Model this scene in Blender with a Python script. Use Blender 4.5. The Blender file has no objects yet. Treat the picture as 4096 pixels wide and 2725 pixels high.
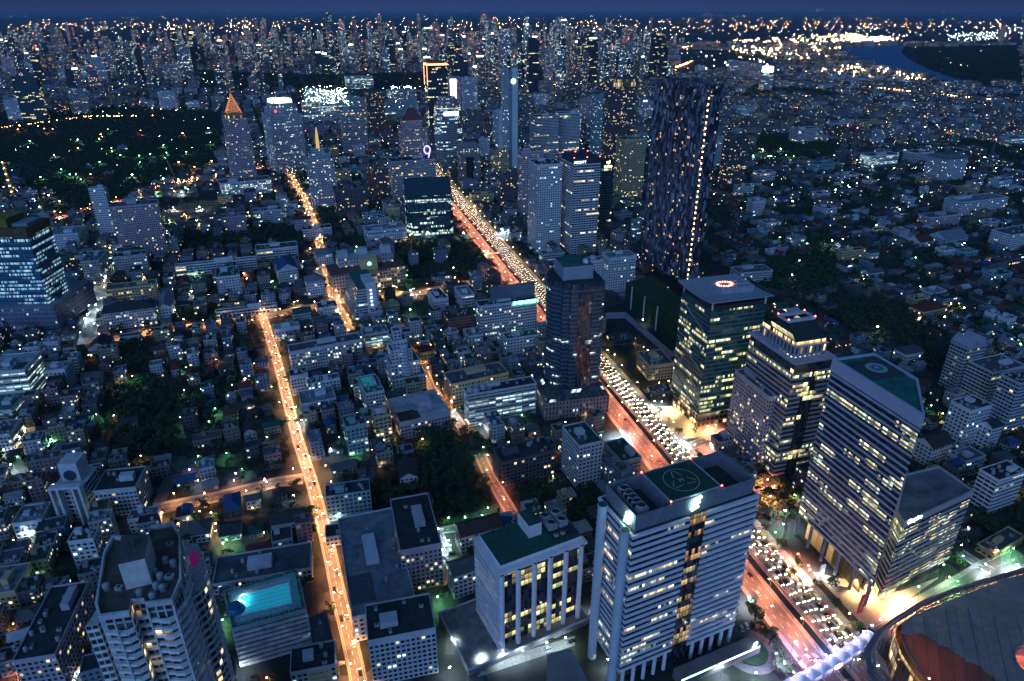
import bpy, math, random
import numpy as np
from mathutils import Vector, Matrix
R = math.radians
random.seed(7); rng = np.random.default_rng(7)
S = bpy.context.scene
COL = S.collection
# ------------------------------------------------------------------ camera, sky, light, exposure
CAMH = 310.0; FPX = 2730.0; PCX, PCY = 2048.0, 1362.5
PITCH = math.atan(1312 / FPX)
cam = bpy.data.cameras.new('camera'); camo = bpy.data.objects.new('camera', cam); COL.objects.link(camo)
cam.sensor_width = 36.0; cam.lens = FPX / 4096 * 36.0
cam.clip_start = 1.0; cam.clip_end = 120000.0
camo.location = (0, 0, CAMH); camo.rotation_euler = (R(90) - PITCH, 0, 0)
S.camera = camo
W = bpy.data.worlds.new('World'); S.world = W; W.use_nodes = True
wn = W.node_tree.nodes; wl = W.node_tree.links; wn.clear()
wo = wn.new('ShaderNodeOutputWorld'); bg = wn.new('ShaderNodeBackground')
sky = wn.new('ShaderNodeTexSky'); sky.sky_type = 'NISHITA'; sky.sun_disc = False
sky.sun_elevation = R(1.0); sky.sun_rotation = R(200); sky.altitude = 300; sky.air_density = 1.6; sky.dust_density = .5; sky.ozone_density = 6.0
SKY_STRENGTH = 0.15
tc = wn.new('ShaderNodeTexCoord'); sep = wn.new('ShaderNodeSeparateXYZ'); wl.new(tc.outputs['Generated'], sep.inputs[0])
# dusk gradient: deep blue ahead, brighter afterglow overhead and behind the camera
def wm(op, a, b):
    n = wn.new('ShaderNodeMath'); n.operation = op
    for i, v in enumerate((a, b)):
        if isinstance(v, (int, float)): n.inputs[i].default_value = v
        else: wl.new(v, n.inputs[i])
    return n.outputs[0]
g_ = wm('ADD', wm('MULTIPLY', sep.outputs[1], -.42), wm('ADD', wm('MULTIPLY', sep.outputs[2], .75), .42))
rp = wn.new('ShaderNodeValToRGB'); wl.new(g_, rp.inputs[0]); e = rp.color_ramp.elements
e[0].position = 0.0; e[0].color = (.014, .042, .135, 1); e[1].position = 1.0; e[1].color = (.03, .09, .2, 1)
for p_, c_ in ((.06, (.010, .030, .10, 1)), (.3, (.004, .020, .055, 1)), (.6, (.004, .028, .075, 1))):
    k_ = e.new(p_); k_.color = c_
sm = wn.new('ShaderNodeMix'); sm.data_type = 'RGBA'; sm.blend_type = 'ADD'; sm.inputs[0].default_value = .1
bs_ = wn.new('ShaderNodeMix'); bs_.data_type = 'RGBA'; bs_.blend_type = 'MULTIPLY'; bs_.inputs[0].default_value = 1; bs_.inputs[7].default_value = (1/SKY_STRENGTH,)*3+(1,)
wl.new(rp.outputs[0], bs_.inputs[6]); wl.new(bs_.outputs[2], sm.inputs[6]); wl.new(sky.outputs[0], sm.inputs[7])
bg.inputs[1].default_value = SKY_STRENGTH
gl = wn.new('ShaderNodeMapRange'); gl.inputs[1].default_value = .03; gl.inputs[2].default_value = -.005; wl.new(sep.outputs[2], gl.inputs[0])
gm = wn.new('ShaderNodeMix'); gm.data_type = 'RGBA'; wl.new(wm('MULTIPLY', gl.outputs[0], .35), gm.inputs[0]); gm.inputs[7].default_value = (.050/SKY_STRENGTH, .065/SKY_STRENGTH, .19/SKY_STRENGTH, 1)
wl.new(sm.outputs[2], gm.inputs[6]); wl.new(gm.outputs[2], bg.inputs[0]); wl.new(bg.outputs[0], wo.inputs[0])
sl = bpy.data.lights.new('afterglow', 'SUN'); slo = bpy.data.objects.new('afterglow', sl); COL.objects.link(slo)
sl.energy = 1.15; sl.angle = R(50); sl.color = (.23, .47, 1.0)
slo.rotation_euler = (R(68), 0, R(-18))     # last light of the western sky, from behind the camera
S.view_settings.view_transform = 'Standard'; S.view_settings.look = 'None'; S.view_settings.exposure = 0.2; S.view_settings.gamma = 1
S.cycles.use_denoising = True; S.cycles.use_light_tree = True
S.cycles.max_bounces = 4; S.cycles.diffuse_bounces = 2; S.cycles.glossy_bounces = 2; S.cycles.transmission_bounces = 2
S.cycles.sample_clamp_indirect = 4.0; S.cycles.use_adaptive_sampling = True; S.cycles.adaptive_threshold = 0.025

# ------------------------------------------------------------------ survey: photo tiles -> metres
TL = dict(A=(2200,1700,.6536),B=(3100,1700,.65354),C=(1200,1700,.65359),D=(0,1700,.65377),E=(2000,900,.57411),F=(3000,900,.57412),G=(0,900,.57411),H=(1000,900,.57411),I=(0,200,.5102),J=(1000,200,.5102),K=(2000,200,.5102),L=(3000,100,.57412),M=(0,0,.59398),N=(1300,0,.59398),O=(2600,0,.6347),W=(0,0,1.7378),P=(0,0,1.))
def full(t, x, y): a, b, s = TL[t]; return a + x*s, b + y*s
CP, SP = math.cos(PITCH), math.sin(PITCH)
def gpt(X, Y, z=0.0):
    u = (X-PCX)/FPX; v = (PCY-Y)/FPX
    dy, dz = CP + v*SP, -SP + v*CP
    t = (z-CAMH)/dz
    return u*t, dy*t
def pt(t, x, y, z=0.0): return gpt(*full(t, x, y), z)
def proj(x, y, z=0.0):
    z -= CAMH; dep = y*CP - z*SP; up = y*SP + z*CP
    return PCX + FPX*x/dep, PCY - FPX*up/dep
def hsolve(X, Y, yb):
    lo, hi = 0.0, 305.0
    for _ in range(40):
        m = (lo+hi)/2
        if proj(*gpt(X, Y, m), 0)[1] < yb: lo = m
        else: hi = m
    return lo
def solve_bb(t, xl, xr, yt, yf, ratio, rot, h=None):
    XL, YT = full(t, xl, yt); XR, _ = full(t, xr, yt)
    a = R(rot); c, s = math.cos(a), math.sin(a)
    gx, gy = gpt((XL+XR)/2, YT, h or 25.0); sg = 1 if gx*math.cos(a)+gy*math.sin(a) > 0 else -1
    Xn = XL if sg > 0 else XR
    w = 20.0; dx = 0.0
    hh = h if h else 20.0
    for _ in range(25):
        if not h: hh = hsolve(Xn, YT, full(t, 0, yf)[1])
        nx, ny = gpt(Xn, YT, hh); d = w*ratio
        cs = [(nx, ny), (nx+sg*w*c, ny+sg*w*s), (nx-d*s, ny+d*c), (nx+sg*w*c-d*s, ny+sg*w*s+d*c)]
        px = [proj(x, y, hh)[0] for x, y in cs]
        w *= max(.6, min(1.6, (XR-XL)/(max(px)-min(px))))
        Xn += .7*((XL+XR)/2 - (max(px)+min(px))/2)
    nx, ny = gpt(Xn, YT, hh); d = w*ratio
    return nx + sg*w*c/2 - d*s/2, ny + sg*w*s/2 + d*c/2, w, d, rot, hh

# ------------------------------------------------------------------ mesh collecting
class MB:
    def __init__(s): s.v=[]; s.f=[]; s.uv=[]; s.m=[]
    def face(s, pts, uvs=None, m=0):
        b=len(s.v); s.v.extend(pts); s.f.append(tuple(range(b,b+len(pts)))); s.m.append(m)
        s.uv.extend(uvs if uvs else [(p[0],p[1]) for p in pts])
    def prism(s, poly, z0, z1, cw=3.0, m=0, mt=None, top=True, bottom=False, u0=0):
        n=len(poly); u=u0
        for i in range(n):
            a=poly[i]; b=poly[(i+1)%n]; L=math.dist(a,b)
            k=max(1,round(L/cw)) if L>.35*cw else .01
            s.face([(a[0],a[1],z0),(b[0],b[1],z0),(b[0],b[1],z1),(a[0],a[1],z1)],[(u,z0),(u+k,z0),(u+k,z1),(u,z1)],m)
            u+=math.ceil(k)
        mt = m if mt is None else mt
        if top: s.face([(p[0],p[1],z1) for p in poly],None,mt)
        if bottom: s.face([(p[0],p[1],z0) for p in poly[::-1]],None,mt)
        return s
    def box(s, x0,x1,y0,y1,z0,z1,cw=3.0,m=0,mt=None,bottom=False,top=True):
        return s.prism([(x0,y0),(x1,y0),(x1,y1),(x0,y1)],z0,z1,cw,m,mt,top,bottom)
    def ring(s, poly, z0, z1, cw=3.0, m=0):      # open band with no top
        return s.prism(poly,z0,z1,cw,m,top=False)
    def slabring(s, outer, inner, z0, z1, m=0, cw=3.0):
        s.prism(outer,z0,z1,cw,m,top=False); s.prism(inner[::-1],z0,z1,cw,m,top=False)
        n=len(outer)
        for i in range(n):
            j=(i+1)%n; a,b,c,d=outer[i],outer[j],inner[j],inner[i]
            s.face([(a[0],a[1],z1),(b[0],b[1],z1),(c[0],c[1],z1),(d[0],d[1],z1)],None,m)
            s.face([(d[0],d[1],z0),(c[0],c[1],z0),(b[0],b[1],z0),(a[0],a[1],z0)],None,m)
        return s
    def cyl(s, cx,cy,z0,z1,r0,r1=None,n=16,m=0,top=True,cw=3.0):
        r1=r0 if r1 is None else r1
        P=[(math.cos(2*math.pi*i/n),math.sin(2*math.pi*i/n)) for i in range(n)]
        k=max(1,round(2*math.pi*r0/cw))/n
        for i in range(n):
            a=P[i]; b=P[(i+1)%n]
            s.face([(cx+a[0]*r0,cy+a[1]*r0,z0),(cx+b[0]*r0,cy+b[1]*r0,z0),(cx+b[0]*r1,cy+b[1]*r1,z1),(cx+a[0]*r1,cy+a[1]*r1,z1)],[(i*k,z0),(i*k+k,z0),(i*k+k,z1),(i*k,z1)],m)
        if top and r1>0: s.face([(cx+p[0]*r1,cy+p[1]*r1,z1) for p in P],None,m)
        return s
    def beam(s, a, b, r, m=0, n=5):
        a=Vector(a); b=Vector(b); d=(b-a)
        if d.length<1e-6: return s
        d.normalize(); up=Vector((0,0,1)) if abs(d.z)<.95 else Vector((1,0,0)); x=d.cross(up).normalized(); y=d.cross(x)
        c=[(math.cos(2*math.pi*i/n+.7)*r,math.sin(2*math.pi*i/n+.7)*r) for i in range(n)]
        A=[tuple(a+x*p+y*q) for p,q in c]; B=[tuple(b+x*p+y*q) for p,q in c]
        for i in range(n):
            j=(i+1)%n; s.face([A[j],A[i],B[i],B[j]],None,m)
        s.face(A,None,m); s.face(B[::-1],None,m)
        return s
    def gable(s, w, d, z0, rise, m=0, ov=.5, mg=None):    # ridge along the longer side, centred
        mg = m if mg is None else mg
        if w>=d: X,Y=w/2+ov,d/2+ov; f=lambda a,b,z:(a,b,z)
        else: X,Y=d/2+ov,w/2+ov; f=lambda a,b,z:(-b,a,z)
        z1=z0+rise; t=.25
        s.face([f(-X,-Y,z0),f(X,-Y,z0),f(X,0,z1),f(-X,0,z1)],None,m)
        s.face([f(X,Y,z0),f(-X,Y,z0),f(-X,0,z1),f(X,0,z1)],None,m)
        s.face([f(-X+ov,-Y+ov,z0),f(-X+ov,0,z1-.2),f(-X+ov,Y-ov,z0)],None,mg)
        s.face([f(X-ov,-Y+ov,z0),f(X-ov,Y-ov,z0),f(X-ov,0,z1-.2)],None,mg)
        return s
    def hip(s, w, d, z0, rise, m=0, ov=.5, inset=.5):
        X,Y=w/2+ov,d/2+ov; k=min(X,Y)*inset*2
        a=max(0,X-k); b=max(0,Y-k); 
        L=[(-X,-Y),(X,-Y),(X,Y),(-X,Y)]; T=[(-a,-b),(a,-b),(a,b),(-a,b)]
        for i in range(4):
            j=(i+1)%4
            s.face([(L[i][0],L[i][1],z0),(L[j][0],L[j][1],z0),(T[j][0],T[j][1],z0+rise),(T[i][0],T[i][1],z0+rise)],None,m)
        s.face([(p[0],p[1],z0+rise) for p in T],None,m)
        return s
    def xform(s, i0, cx, cy, rot):
        c,sn=math.cos(rot),math.sin(rot)
        for i in range(i0,len(s.v)):
            x,y,z=s.v[i]; s.v[i]=(cx+x*c-y*sn,cy+x*sn+y*c,z)
    def mesh(s, name, mats):
        me=bpy.data.meshes.new(name); me.from_pydata(s.v,[],s.f)
        uv=me.uv_layers.new(name='UVMap'); uv.data.foreach_set('uv',np.array(s.uv,dtype=np.float32).ravel())
        for m in (mats if isinstance(mats,(list,tuple)) else [mats]): me.materials.append(m)
        me.polygons.foreach_set('material_index',s.m); me.update()
        return me
    def obj(s, name, mats, parent=None, loc=None):
        o=bpy.data.objects.new(name,s.mesh(name,mats)); COL.objects.link(o)
        if parent: o.parent=parent
        if loc: o.location=loc
        return o
def ins(w, d, k=0.0): return [(-w/2-k,-d/2-k),(w/2+k,-d/2-k),(w/2+k,d/2+k),(-w/2-k,d/2+k)]
def inst(me, name, parent, loc=(0,0,0), rz=0):
    o=bpy.data.objects.new(name,me); COL.objects.link(o); o.parent=parent; o.location=loc; o.rotation_euler=(0,0,rz); return o
LABELS={}; DBG=False
def tag(o,label,cat,group=None,kind=None):
    o['label']=label
    if cat: o['category']=cat
    if group: o['group']=group
    if kind: o['kind']=kind
    return o
def thing(name,label,cat,x,y,z=0,rot=0,group=None):
    o=bpy.data.objects.new(name,None); COL.objects.link(o); o.empty_display_size=.5
    o.location=(x,y,z); o.rotation_euler=(0,0,rot); return tag(o,label,cat,group)

# ------------------------------------------------------------------ materials
def newmat(name):
    m=bpy.data.materials.new(name); m.use_nodes=True; nt=m.node_tree; nt.nodes.clear(); return m,nt
def plain(name,col,rough=.8,metal=0,emis=None,es=0,noise=.25,scale=.15,sample=False):
    m,nt=newmat(name); N=nt.nodes; Lk=nt.links
    o=N.new('ShaderNodeOutputMaterial'); b=N.new('ShaderNodeBsdfPrincipled'); Lk.new(b.outputs[0],o.inputs[0])
    b.inputs['Roughness'].default_value=rough; b.inputs['Metallic'].default_value=metal
    if noise:
        tc=N.new('ShaderNodeNewGeometry'); no=N.new('ShaderNodeTexNoise'); no.inputs['Scale'].default_value=scale; no.inputs['Detail'].default_value=6; no.inputs['Roughness'].default_value=.7
        Lk.new(tc.outputs['Position'],no.inputs['Vector'])
        mr=N.new('ShaderNodeMapRange'); mr.inputs[1].default_value=.3; mr.inputs[2].default_value=.7; mr.inputs[3].default_value=1-noise; mr.inputs[4].default_value=1+noise
        Lk.new(no.outputs[0],mr.inputs[0])
        mx=N.new('ShaderNodeMix'); mx.data_type='RGBA'; mx.blend_type='MULTIPLY'; mx.inputs[0].default_value=1; mx.inputs[6].default_value=(*col,1)
        Lk.new(mr.outputs[0],mx.inputs[7]); Lk.new(mx.outputs[2],b.inputs['Base Color'])
    else: b.inputs['Base Color'].default_value=(*col,1)
    if emis: b.inputs['Emission Color'].default_value=(*emis,1); b.inputs['Emission Strength'].default_value=es
    m.cycles.emission_sampling='AUTO' if sample else 'NONE'
    return m
def emit(name,col,st,sample=False): return plain(name,(.02,.02,.02),.5,0,col,st,0,sample=sample)
# facade node group
fg=bpy.data.node_groups.new('facade','ShaderNodeTree')
for nm,ty,dv in (('Wall','NodeSocketColor',(.5,.5,.5,1)),('Glass','NodeSocketColor',(.02,.03,.04,1)),('LitA','NodeSocketColor',(1,.7,.3,1)),('LitB','NodeSocketColor',(.7,1,.9,1)),
                 ('FloorH','NodeSocketFloat',3.3),('Side','NodeSocketFloat',.15),('Low','NodeSocketFloat',.3),('High','NodeSocketFloat',.8),('Density','NodeSocketFloat',.15),('Strength','NodeSocketFloat',1.0),('Rough','NodeSocketFloat',.12),('Group','NodeSocketFloat',0.0)):
    k=fg.interface.new_socket(nm,in_out='INPUT',socket_type=ty); k.default_value=dv
fg.interface.new_socket('Shader',in_out='OUTPUT',socket_type='NodeSocketShader')
N=fg.nodes; Lk=fg.links
gi=N.new('NodeGroupInput'); go=N.new('NodeGroupOutput')
def mth(op,a,b=None,c=None):
    n=N.new('ShaderNodeMath'); n.operation=op
    for i,v in enumerate((a,b,c)):
        if v is None: continue
        if isinstance(v,(int,float)): n.inputs[i].default_value=v
        else: Lk.new(v,n.inputs[i])
    return n.outputs[0]
uvn=N.new('ShaderNodeUVMap'); uvn.uv_map='UVMap'
sx=N.new('ShaderNodeSeparateXYZ'); Lk.new(uvn.outputs[0],sx.inputs[0])
ge=N.new('ShaderNodeNewGeometry'); sz=N.new('ShaderNodeSeparateXYZ'); Lk.new(ge.outputs['Position'],sz.inputs[0])
sn_=N.new('ShaderNodeSeparateXYZ'); Lk.new(ge.outputs['Normal'],sn_.inputs[0])
oi=N.new('ShaderNodeObjectInfo')
cz=mth('DIVIDE',mth('ADD',sz.outputs[2],.001),gi.outputs['FloorH'])
fz=mth('FRACT',cz); iz=mth('FLOOR',cz); fu=mth('FRACT',sx.outputs[0]); iu=mth('FLOOR',sx.outputs[0])
mask=mth('MULTIPLY',mth('MULTIPLY',mth('GREATER_THAN',fu,gi.outputs['Side']),mth('LESS_THAN',fu,mth('SUBTRACT',1.0,gi.outputs['Side']))),
         mth('MULTIPLY',mth('GREATER_THAN',fz,gi.outputs['Low']),mth('LESS_THAN',fz,gi.outputs['High'])))
mask=mth('MULTIPLY',mask,mth('LESS_THAN',mth('ABSOLUTE',sn_.outputs[2]),.6))
def white(x,y,z):
    c=N.new('ShaderNodeCombineXYZ')
    for i,v in enumerate((x,y,z)):
        if isinstance(v,(int,float)): c.inputs[i].default_value=v
        else: Lk.new(v,c.inputs[i])
    w=N.new('ShaderNodeTexWhiteNoise'); w.noise_dimensions='3D'; Lk.new(c.outputs[0],w.inputs['Vector']); return w
# seed that is constant on one facade: rounded location of the object
ls=N.new('ShaderNodeSeparateXYZ'); Lk.new(oi.outputs['Location'],ls.inputs[0])
seed=mth('FLOOR',mth('MULTIPLY',mth('ADD',ls.outputs[0],ls.outputs[1]),.37))
w1=white(iu,iz,seed); w2=white(mth('FLOOR',mth('DIVIDE',iu,5.0)),iz,mth('ADD',seed,31.0)); w3=white(iu,iz,mth('ADD',seed,77.0))
fl=white(iz,seed,5.0)
dens=mth('MULTIPLY',gi.outputs['Density'],mth('ADD',.12,mth('ADD',mth('MULTIPLY',mth('POWER',w2.outputs[0],5.0),2.6),mth('MULTIPLY',mth('GREATER_THAN',fl.outputs[0],.90),1.6))))
wg=white(mth('FLOOR',mth('DIVIDE',mth('ADD',iu,mth('MULTIPLY',fl.outputs[0],9.0)),mth('ADD',5.0,mth('FLOOR',mth('MULTIPLY',white(iz,seed,9.0).outputs[0],9.0))))),iz,mth('ADD',seed,13.0))
litg=mth('MULTIPLY',mth('LESS_THAN',wg.outputs[0],mth('MULTIPLY',gi.outputs['Density'],mth('ADD',.55,mth('MULTIPLY',mth('GREATER_THAN',fl.outputs[0],.8),1.6)))),mth('LESS_THAN',w1.outputs[0],.86))
lit1=mth('LESS_THAN',w1.outputs[0],dens)
lit=mth('ADD',mth('MULTIPLY',litg,gi.outputs['Group']),mth('MULTIPLY',lit1,mth('SUBTRACT',1.0,gi.outputs['Group'])))
nz=N.new('ShaderNodeTexNoise'); nz.inputs['Scale'].default_value=.9; Lk.new(ge.outputs['Position'],nz.inputs['Vector'])
st=mth('MULTIPLY',mth('MULTIPLY',mth('MULTIPLY',mask,lit),gi.outputs['Strength']),mth('MULTIPLY',mth('ADD',.12,mth('MULTIPLY',mth('POWER',w3.outputs[0],1.6),1.25)),mth('MULTIPLY',mth('ADD',.45,fz),mth('ADD',.2,mth('MULTIPLY',nz.outputs[0],1.5)))))
blinds=mth('MULTIPLY',mth('GREATER_THAN',w3.outputs[0],.55),.10)
# wall weathering: noise stretched downwards
mp=N.new('ShaderNodeMapping'); mp.inputs['Scale'].default_value=(.5,.5,.06); Lk.new(ge.outputs['Position'],mp.inputs[0])
n2=N.new('ShaderNodeTexNoise'); n2.inputs['Scale'].default_value=1.0; n2.inputs['Detail'].default_value=5; Lk.new(mp.outputs[0],n2.inputs['Vector'])
mr=N.new('ShaderNodeMapRange'); mr.inputs[1].default_value=.3; mr.inputs[2].default_value=.7; mr.inputs[3].default_value=.72; mr.inputs[4].default_value=1.08; Lk.new(n2.outputs[0],mr.inputs[0])
def mix(f,a,b,bt='MIX'):
    n=N.new('ShaderNodeMix'); n.data_type='RGBA'; n.blend_type=bt
    for i,v in ((0,f),(6,a),(7,b)):
        if isinstance(v,(int,float)): n.inputs[i].default_value=v
        elif isinstance(v,tuple): n.inputs[i].default_value=v
        else: Lk.new(v,n.inputs[i])
    return n.outputs[2]
wallc=mix(1.0,gi.outputs['Wall'],mr.outputs[0],'MULTIPLY')
glassc=mix(blinds,gi.outputs['Glass'],(.5,.5,.45,1))
basec=mix(mask,wallc,glassc)
bs=N.new('ShaderNodeBsdfPrincipled'); Lk.new(basec,bs.inputs['Base Color'])
Lk.new(mth('ADD',.75,mth('MULTIPLY',mask,mth('SUBTRACT',gi.outputs['Rough'],.75))),bs.inputs['Roughness'])
Lk.new(mix(mth('POWER',mth('ADD',mth('MULTIPLY',wg.outputs[0],0.0),w2.outputs[0]),1.5),gi.outputs['LitA'],gi.outputs['LitB']),bs.inputs['Emission Color']); Lk.new(st,bs.inputs['Emission Strength'])
Lk.new(bs.outputs[0],go.inputs[0])
LIT=dict(warm=((1,.55,.18),(1,.8,.45)),mix=((1,.74,.32),(.75,1,.85)),cool=((.55,.95,1),(.9,1,.85)),yel=((1,.84,.35),(.9,1,.6)),blue=((.25,.65,1),(.6,.9,1)),white=((.95,1,.95),(1,.95,.8)))
_fc={}
def facade(wall,glass,fh,side,low,high,dens,lit,stn,rough=.12,group=None):
    if group is None: group=1.0 if side<=.07 else 0.0
    key=(wall,glass,fh,side,low,high,dens,lit,stn,rough,group)
    if key in _fc: return _fc[key]
    m,nt=newmat('facade'); o=nt.nodes.new('ShaderNodeOutputMaterial'); g=nt.nodes.new('ShaderNodeGroup'); g.node_tree=fg
    for k,v in dict(Wall=(*wall,1),Glass=(*glass,1),LitA=(*LIT[lit][0],1),LitB=(*LIT[lit][1],1),FloorH=fh,Side=side,Low=low,High=high,Density=dens,Strength=stn,Rough=rough,Group=group).items(): g.inputs[k].default_value=v
    nt.links.new(g.outputs[0],o.inputs[0]); m.cycles.emission_sampling='NONE'; _fc[key]=m; return m
DG=(.012,.02,.03)
_pc={}
def P(col,rough=.8,noise=.25,scale=.15,metal=0):
    if noise>=.3 and scale<.3: noise=.55
    k=(col,rough,noise,scale,metal)
    if k not in _pc: _pc[k]=plain('paint',col,rough,metal,noise=noise,scale=scale)
    return _pc[k]
ROOFC=dict(green=(.01,.07,.05),grey=(.08,.085,.10),dark=(.03,.033,.04),white=(.34,.36,.40),red=(.13,.022,.018),blue=(.02,.07,.20),brown=(.06,.035,.03),pale=(.17,.19,.23),teal=(.02,.13,.13))
E_ORANGE=emit('sodium_lamp',(1,.42,.14),60); E_WHITE=emit('white_lamp',(.75,.95,1),60); E_GREEN=emit('green_lamp',(.3,1,.5),40); E_WARM=emit('warm_lamp',(1,.7,.3),50); E_RED=emit('red_lamp',(1,.08,.06),25); E_VIOLET=emit('violet_lamp',(.6,.5,1),60)
STEEL=P((.12,.12,.13),.5); CONC=P((.35,.35,.36)); DARKM=P((.03,.03,.035),.6)
# style: kind, wall, glass, fh, cellw, side, low, high, density, lit, strength, words, roof
ST=dict(
 w =('punch',(.55,.57,.62),DG,3.3,3.2,.22,.32,.80,.16,'cool',1.6,'white','grey'),
 w2=('punch',(.48,.50,.55),DG,3.2,2.6,.18,.30,.82,.22,'mix',1.6,'pale grey','dark'),
 b =('balc',(.62,.62,.66),DG,3.3,4.0,.06,.05,.95,.18,'mix',1.6,'white banded','grey'),
 b2=('balc',(.42,.44,.48),DG,3.2,3.2,.10,.05,.95,.16,'warm',1.5,'grey balconied','dark'),
 g =('glass',(.05,.06,.07),(.015,.03,.045),3.8,1.8,.05,.22,.96,.30,'mix',1.6,'dark glass','dark'),
 gt=('glass',(.03,.09,.10),(.01,.05,.06),3.8,1.6,.06,.25,.92,.35,'yel',1.5,'teal glass','grey'),
 gb=('glass',(.03,.08,.13),(.02,.10,.20),4.0,1.6,.05,.18,.95,.9,'blue',.7,'blue glass','dark'),
 d =('punch',(.10,.10,.12),DG,3.2,3.0,.2,.25,.82,.22,'warm',1.6,'dark','dark'),
 p =('punch',(.46,.38,.44),DG,3.2,2.8,.22,.28,.80,.20,'warm',1.6,'mauve','grey'),
 y =('punch',(.55,.42,.24),DG,3.3,3.0,.2,.3,.8,.2,'warm',1.8,'cream yellow','grey'),
 k =('balc',(.50,.52,.54),(.05,.06,.06),3.0,6.0,.06,.25,.9,.95,'cool',1.1,'concrete parking','dark'),
 r =('punch',(.25,.10,.08),DG,3.3,3.0,.2,.3,.8,.2,'warm',1.6,'red brick','brown'),
 t =('punch',(.22,.38,.42),DG,3.3,3.0,.2,.3,.8,.25,'cool',1.6,'pale teal','grey'),
)
ORDN=['westernmost','second','third','fourth','fifth','sixth','seventh','eighth','ninth','tenth','eleventh','twelfth']
MARKS=[]      # (x, y, phrase) things other labels refer to
OCC=[]; OCG={}        # occupied rectangles (cx,cy,w,d,cos,sin)
def occupy(cx,cy,w,d,rot):
    e=(cx,cy,w/2,d/2,math.cos(rot),math.sin(rot)); r=(w+d)/2+12
    for i in range(int((cx-r)//60),int((cx+r)//60)+1):
        for j in range(int((cy-r)//60),int((cy+r)//60)+1): OCG.setdefault((i,j),[]).append(e)
def hit(x,y,m):
    for cx,cy,w,d,c,s in OCG.get((int(x//60),int(y//60)),()):
        dx,dy=x-cx,y-cy
        if abs(dx*c+dy*s)<w+m and abs(-dx*s+dy*c)<d+m: return True
    return False
# shared roof kit
def kit():
    k={}
    k['tank']=MB().cyl(0,0,0,2.2,1.1,n=10).cyl(0,0,2.2,2.7,1.1,.3,10).mesh('water_tank',P((.30,.33,.36),.4))
    b=MB().box(-1.1,1.1,-.8,.8,0,1.3,m=0); b.cyl(0,0,1.3,1.45,.55,n=10,m=1); k['ac']=b.mesh('cooling_unit',[P((.38,.39,.40),.6),DARKM])
    b=MB().box(-2.6,2.6,-2.6,2.6,0,3.2,m=0); b.cyl(0,0,3.2,4.0,2.1,n=16,m=0,top=False); b.cyl(0,0,3.3,3.5,2.05,n=16,m=1); k['fan']=b.mesh('cooling_tower',[P((.33,.34,.35),.6),DARKM])
    b=MB().beam((0,0,0),(0,0,7),.12); b.beam((-.8,0,5),(.8,0,5),.06); b.beam((-.6,0,6),(.6,0,6),.06); k['ant']=b.mesh('antenna',STEEL)
    return k
KIT=kit()
def roofkit(t,w,d,h,rnd,near=True,rc='grey',wallm=None):
    k=max(1.2,min(w,d)*.14)
    mb=MB()
    rm=P(ROOFC[rc],.85,.35,.12)
    MB().prism(ins(w,d,-.05),h-.3,h+.02,m=0).obj('roof',rm,t)
    pr=MB().slabring(ins(w,d,.12),ins(w,d,-.3),h-.35,h+1.0); pr.obj('parapet',wallm,t)
    if min(w,d)<7: return
    sw,sd=max(3,w*rnd.uniform(.18,.34)),max(3,d*rnd.uniform(.2,.36)); ox=rnd.uniform(-.25,.25)*w; oy=rnd.uniform(-.2,.25)*d; sh=rnd.uniform(2.6,4.5)
    MB().box(ox-sw/2,ox+sw/2,oy-sd/2,oy+sd/2,h+.02,h+sh).obj('stair_house',wallm,t)
    if near:
        n=rnd.randint(5,12)
        for i in range(n):
            x=rnd.uniform(-.4,.4)*w; y=rnd.uniform(-.4,.4)*d
            if abs(x-ox)<sw/2+1.3 and abs(y-oy)<sd/2+1.3: continue
            key,nm=(('tank','water_tank'),('ac','cooling_unit'),('ac','cooling_unit'))[rnd.randint(0,2)]
            inst(KIT[key],nm,t,(x,y,h+.03),rnd.choice((0,1.5708)))
        if rnd.random()<.3: inst(KIT['ant'],'antenna',t,(ox,oy,h+sh))
        if rnd.random()<.6:
            px_=rnd.uniform(-.35,.1)*w; mb=MB(); yy=rnd.uniform(-.38,.38)*d; mb.beam((px_,yy,h+.35),(px_+w*.35,yy,h+.35),.16,n=4); mb.beam((px_,yy,h+.35),(px_,yy*.2,h+.35),.16,n=4); mb.obj('roof_pipe',STEEL,t)
        if rnd.random()<.5:
            a_=rnd.uniform(.12,.25)*w; b_=rnd.uniform(.12,.25)*d; ex=rnd.choice((-1,1))*w*.28; ey=rnd.choice((-1,1))*d*.26
            if not (abs(ex-ox)<sw/2+a_ and abs(ey-oy)<sd/2+b_): MB().box(ex-a_,ex+a_,ey-b_,ey+b_,h+.02,h+.12).obj('roof_patch',P(ROOFC[rnd.choice(('pale','grey','green','brown'))],.8,.5,.5),t)
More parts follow.
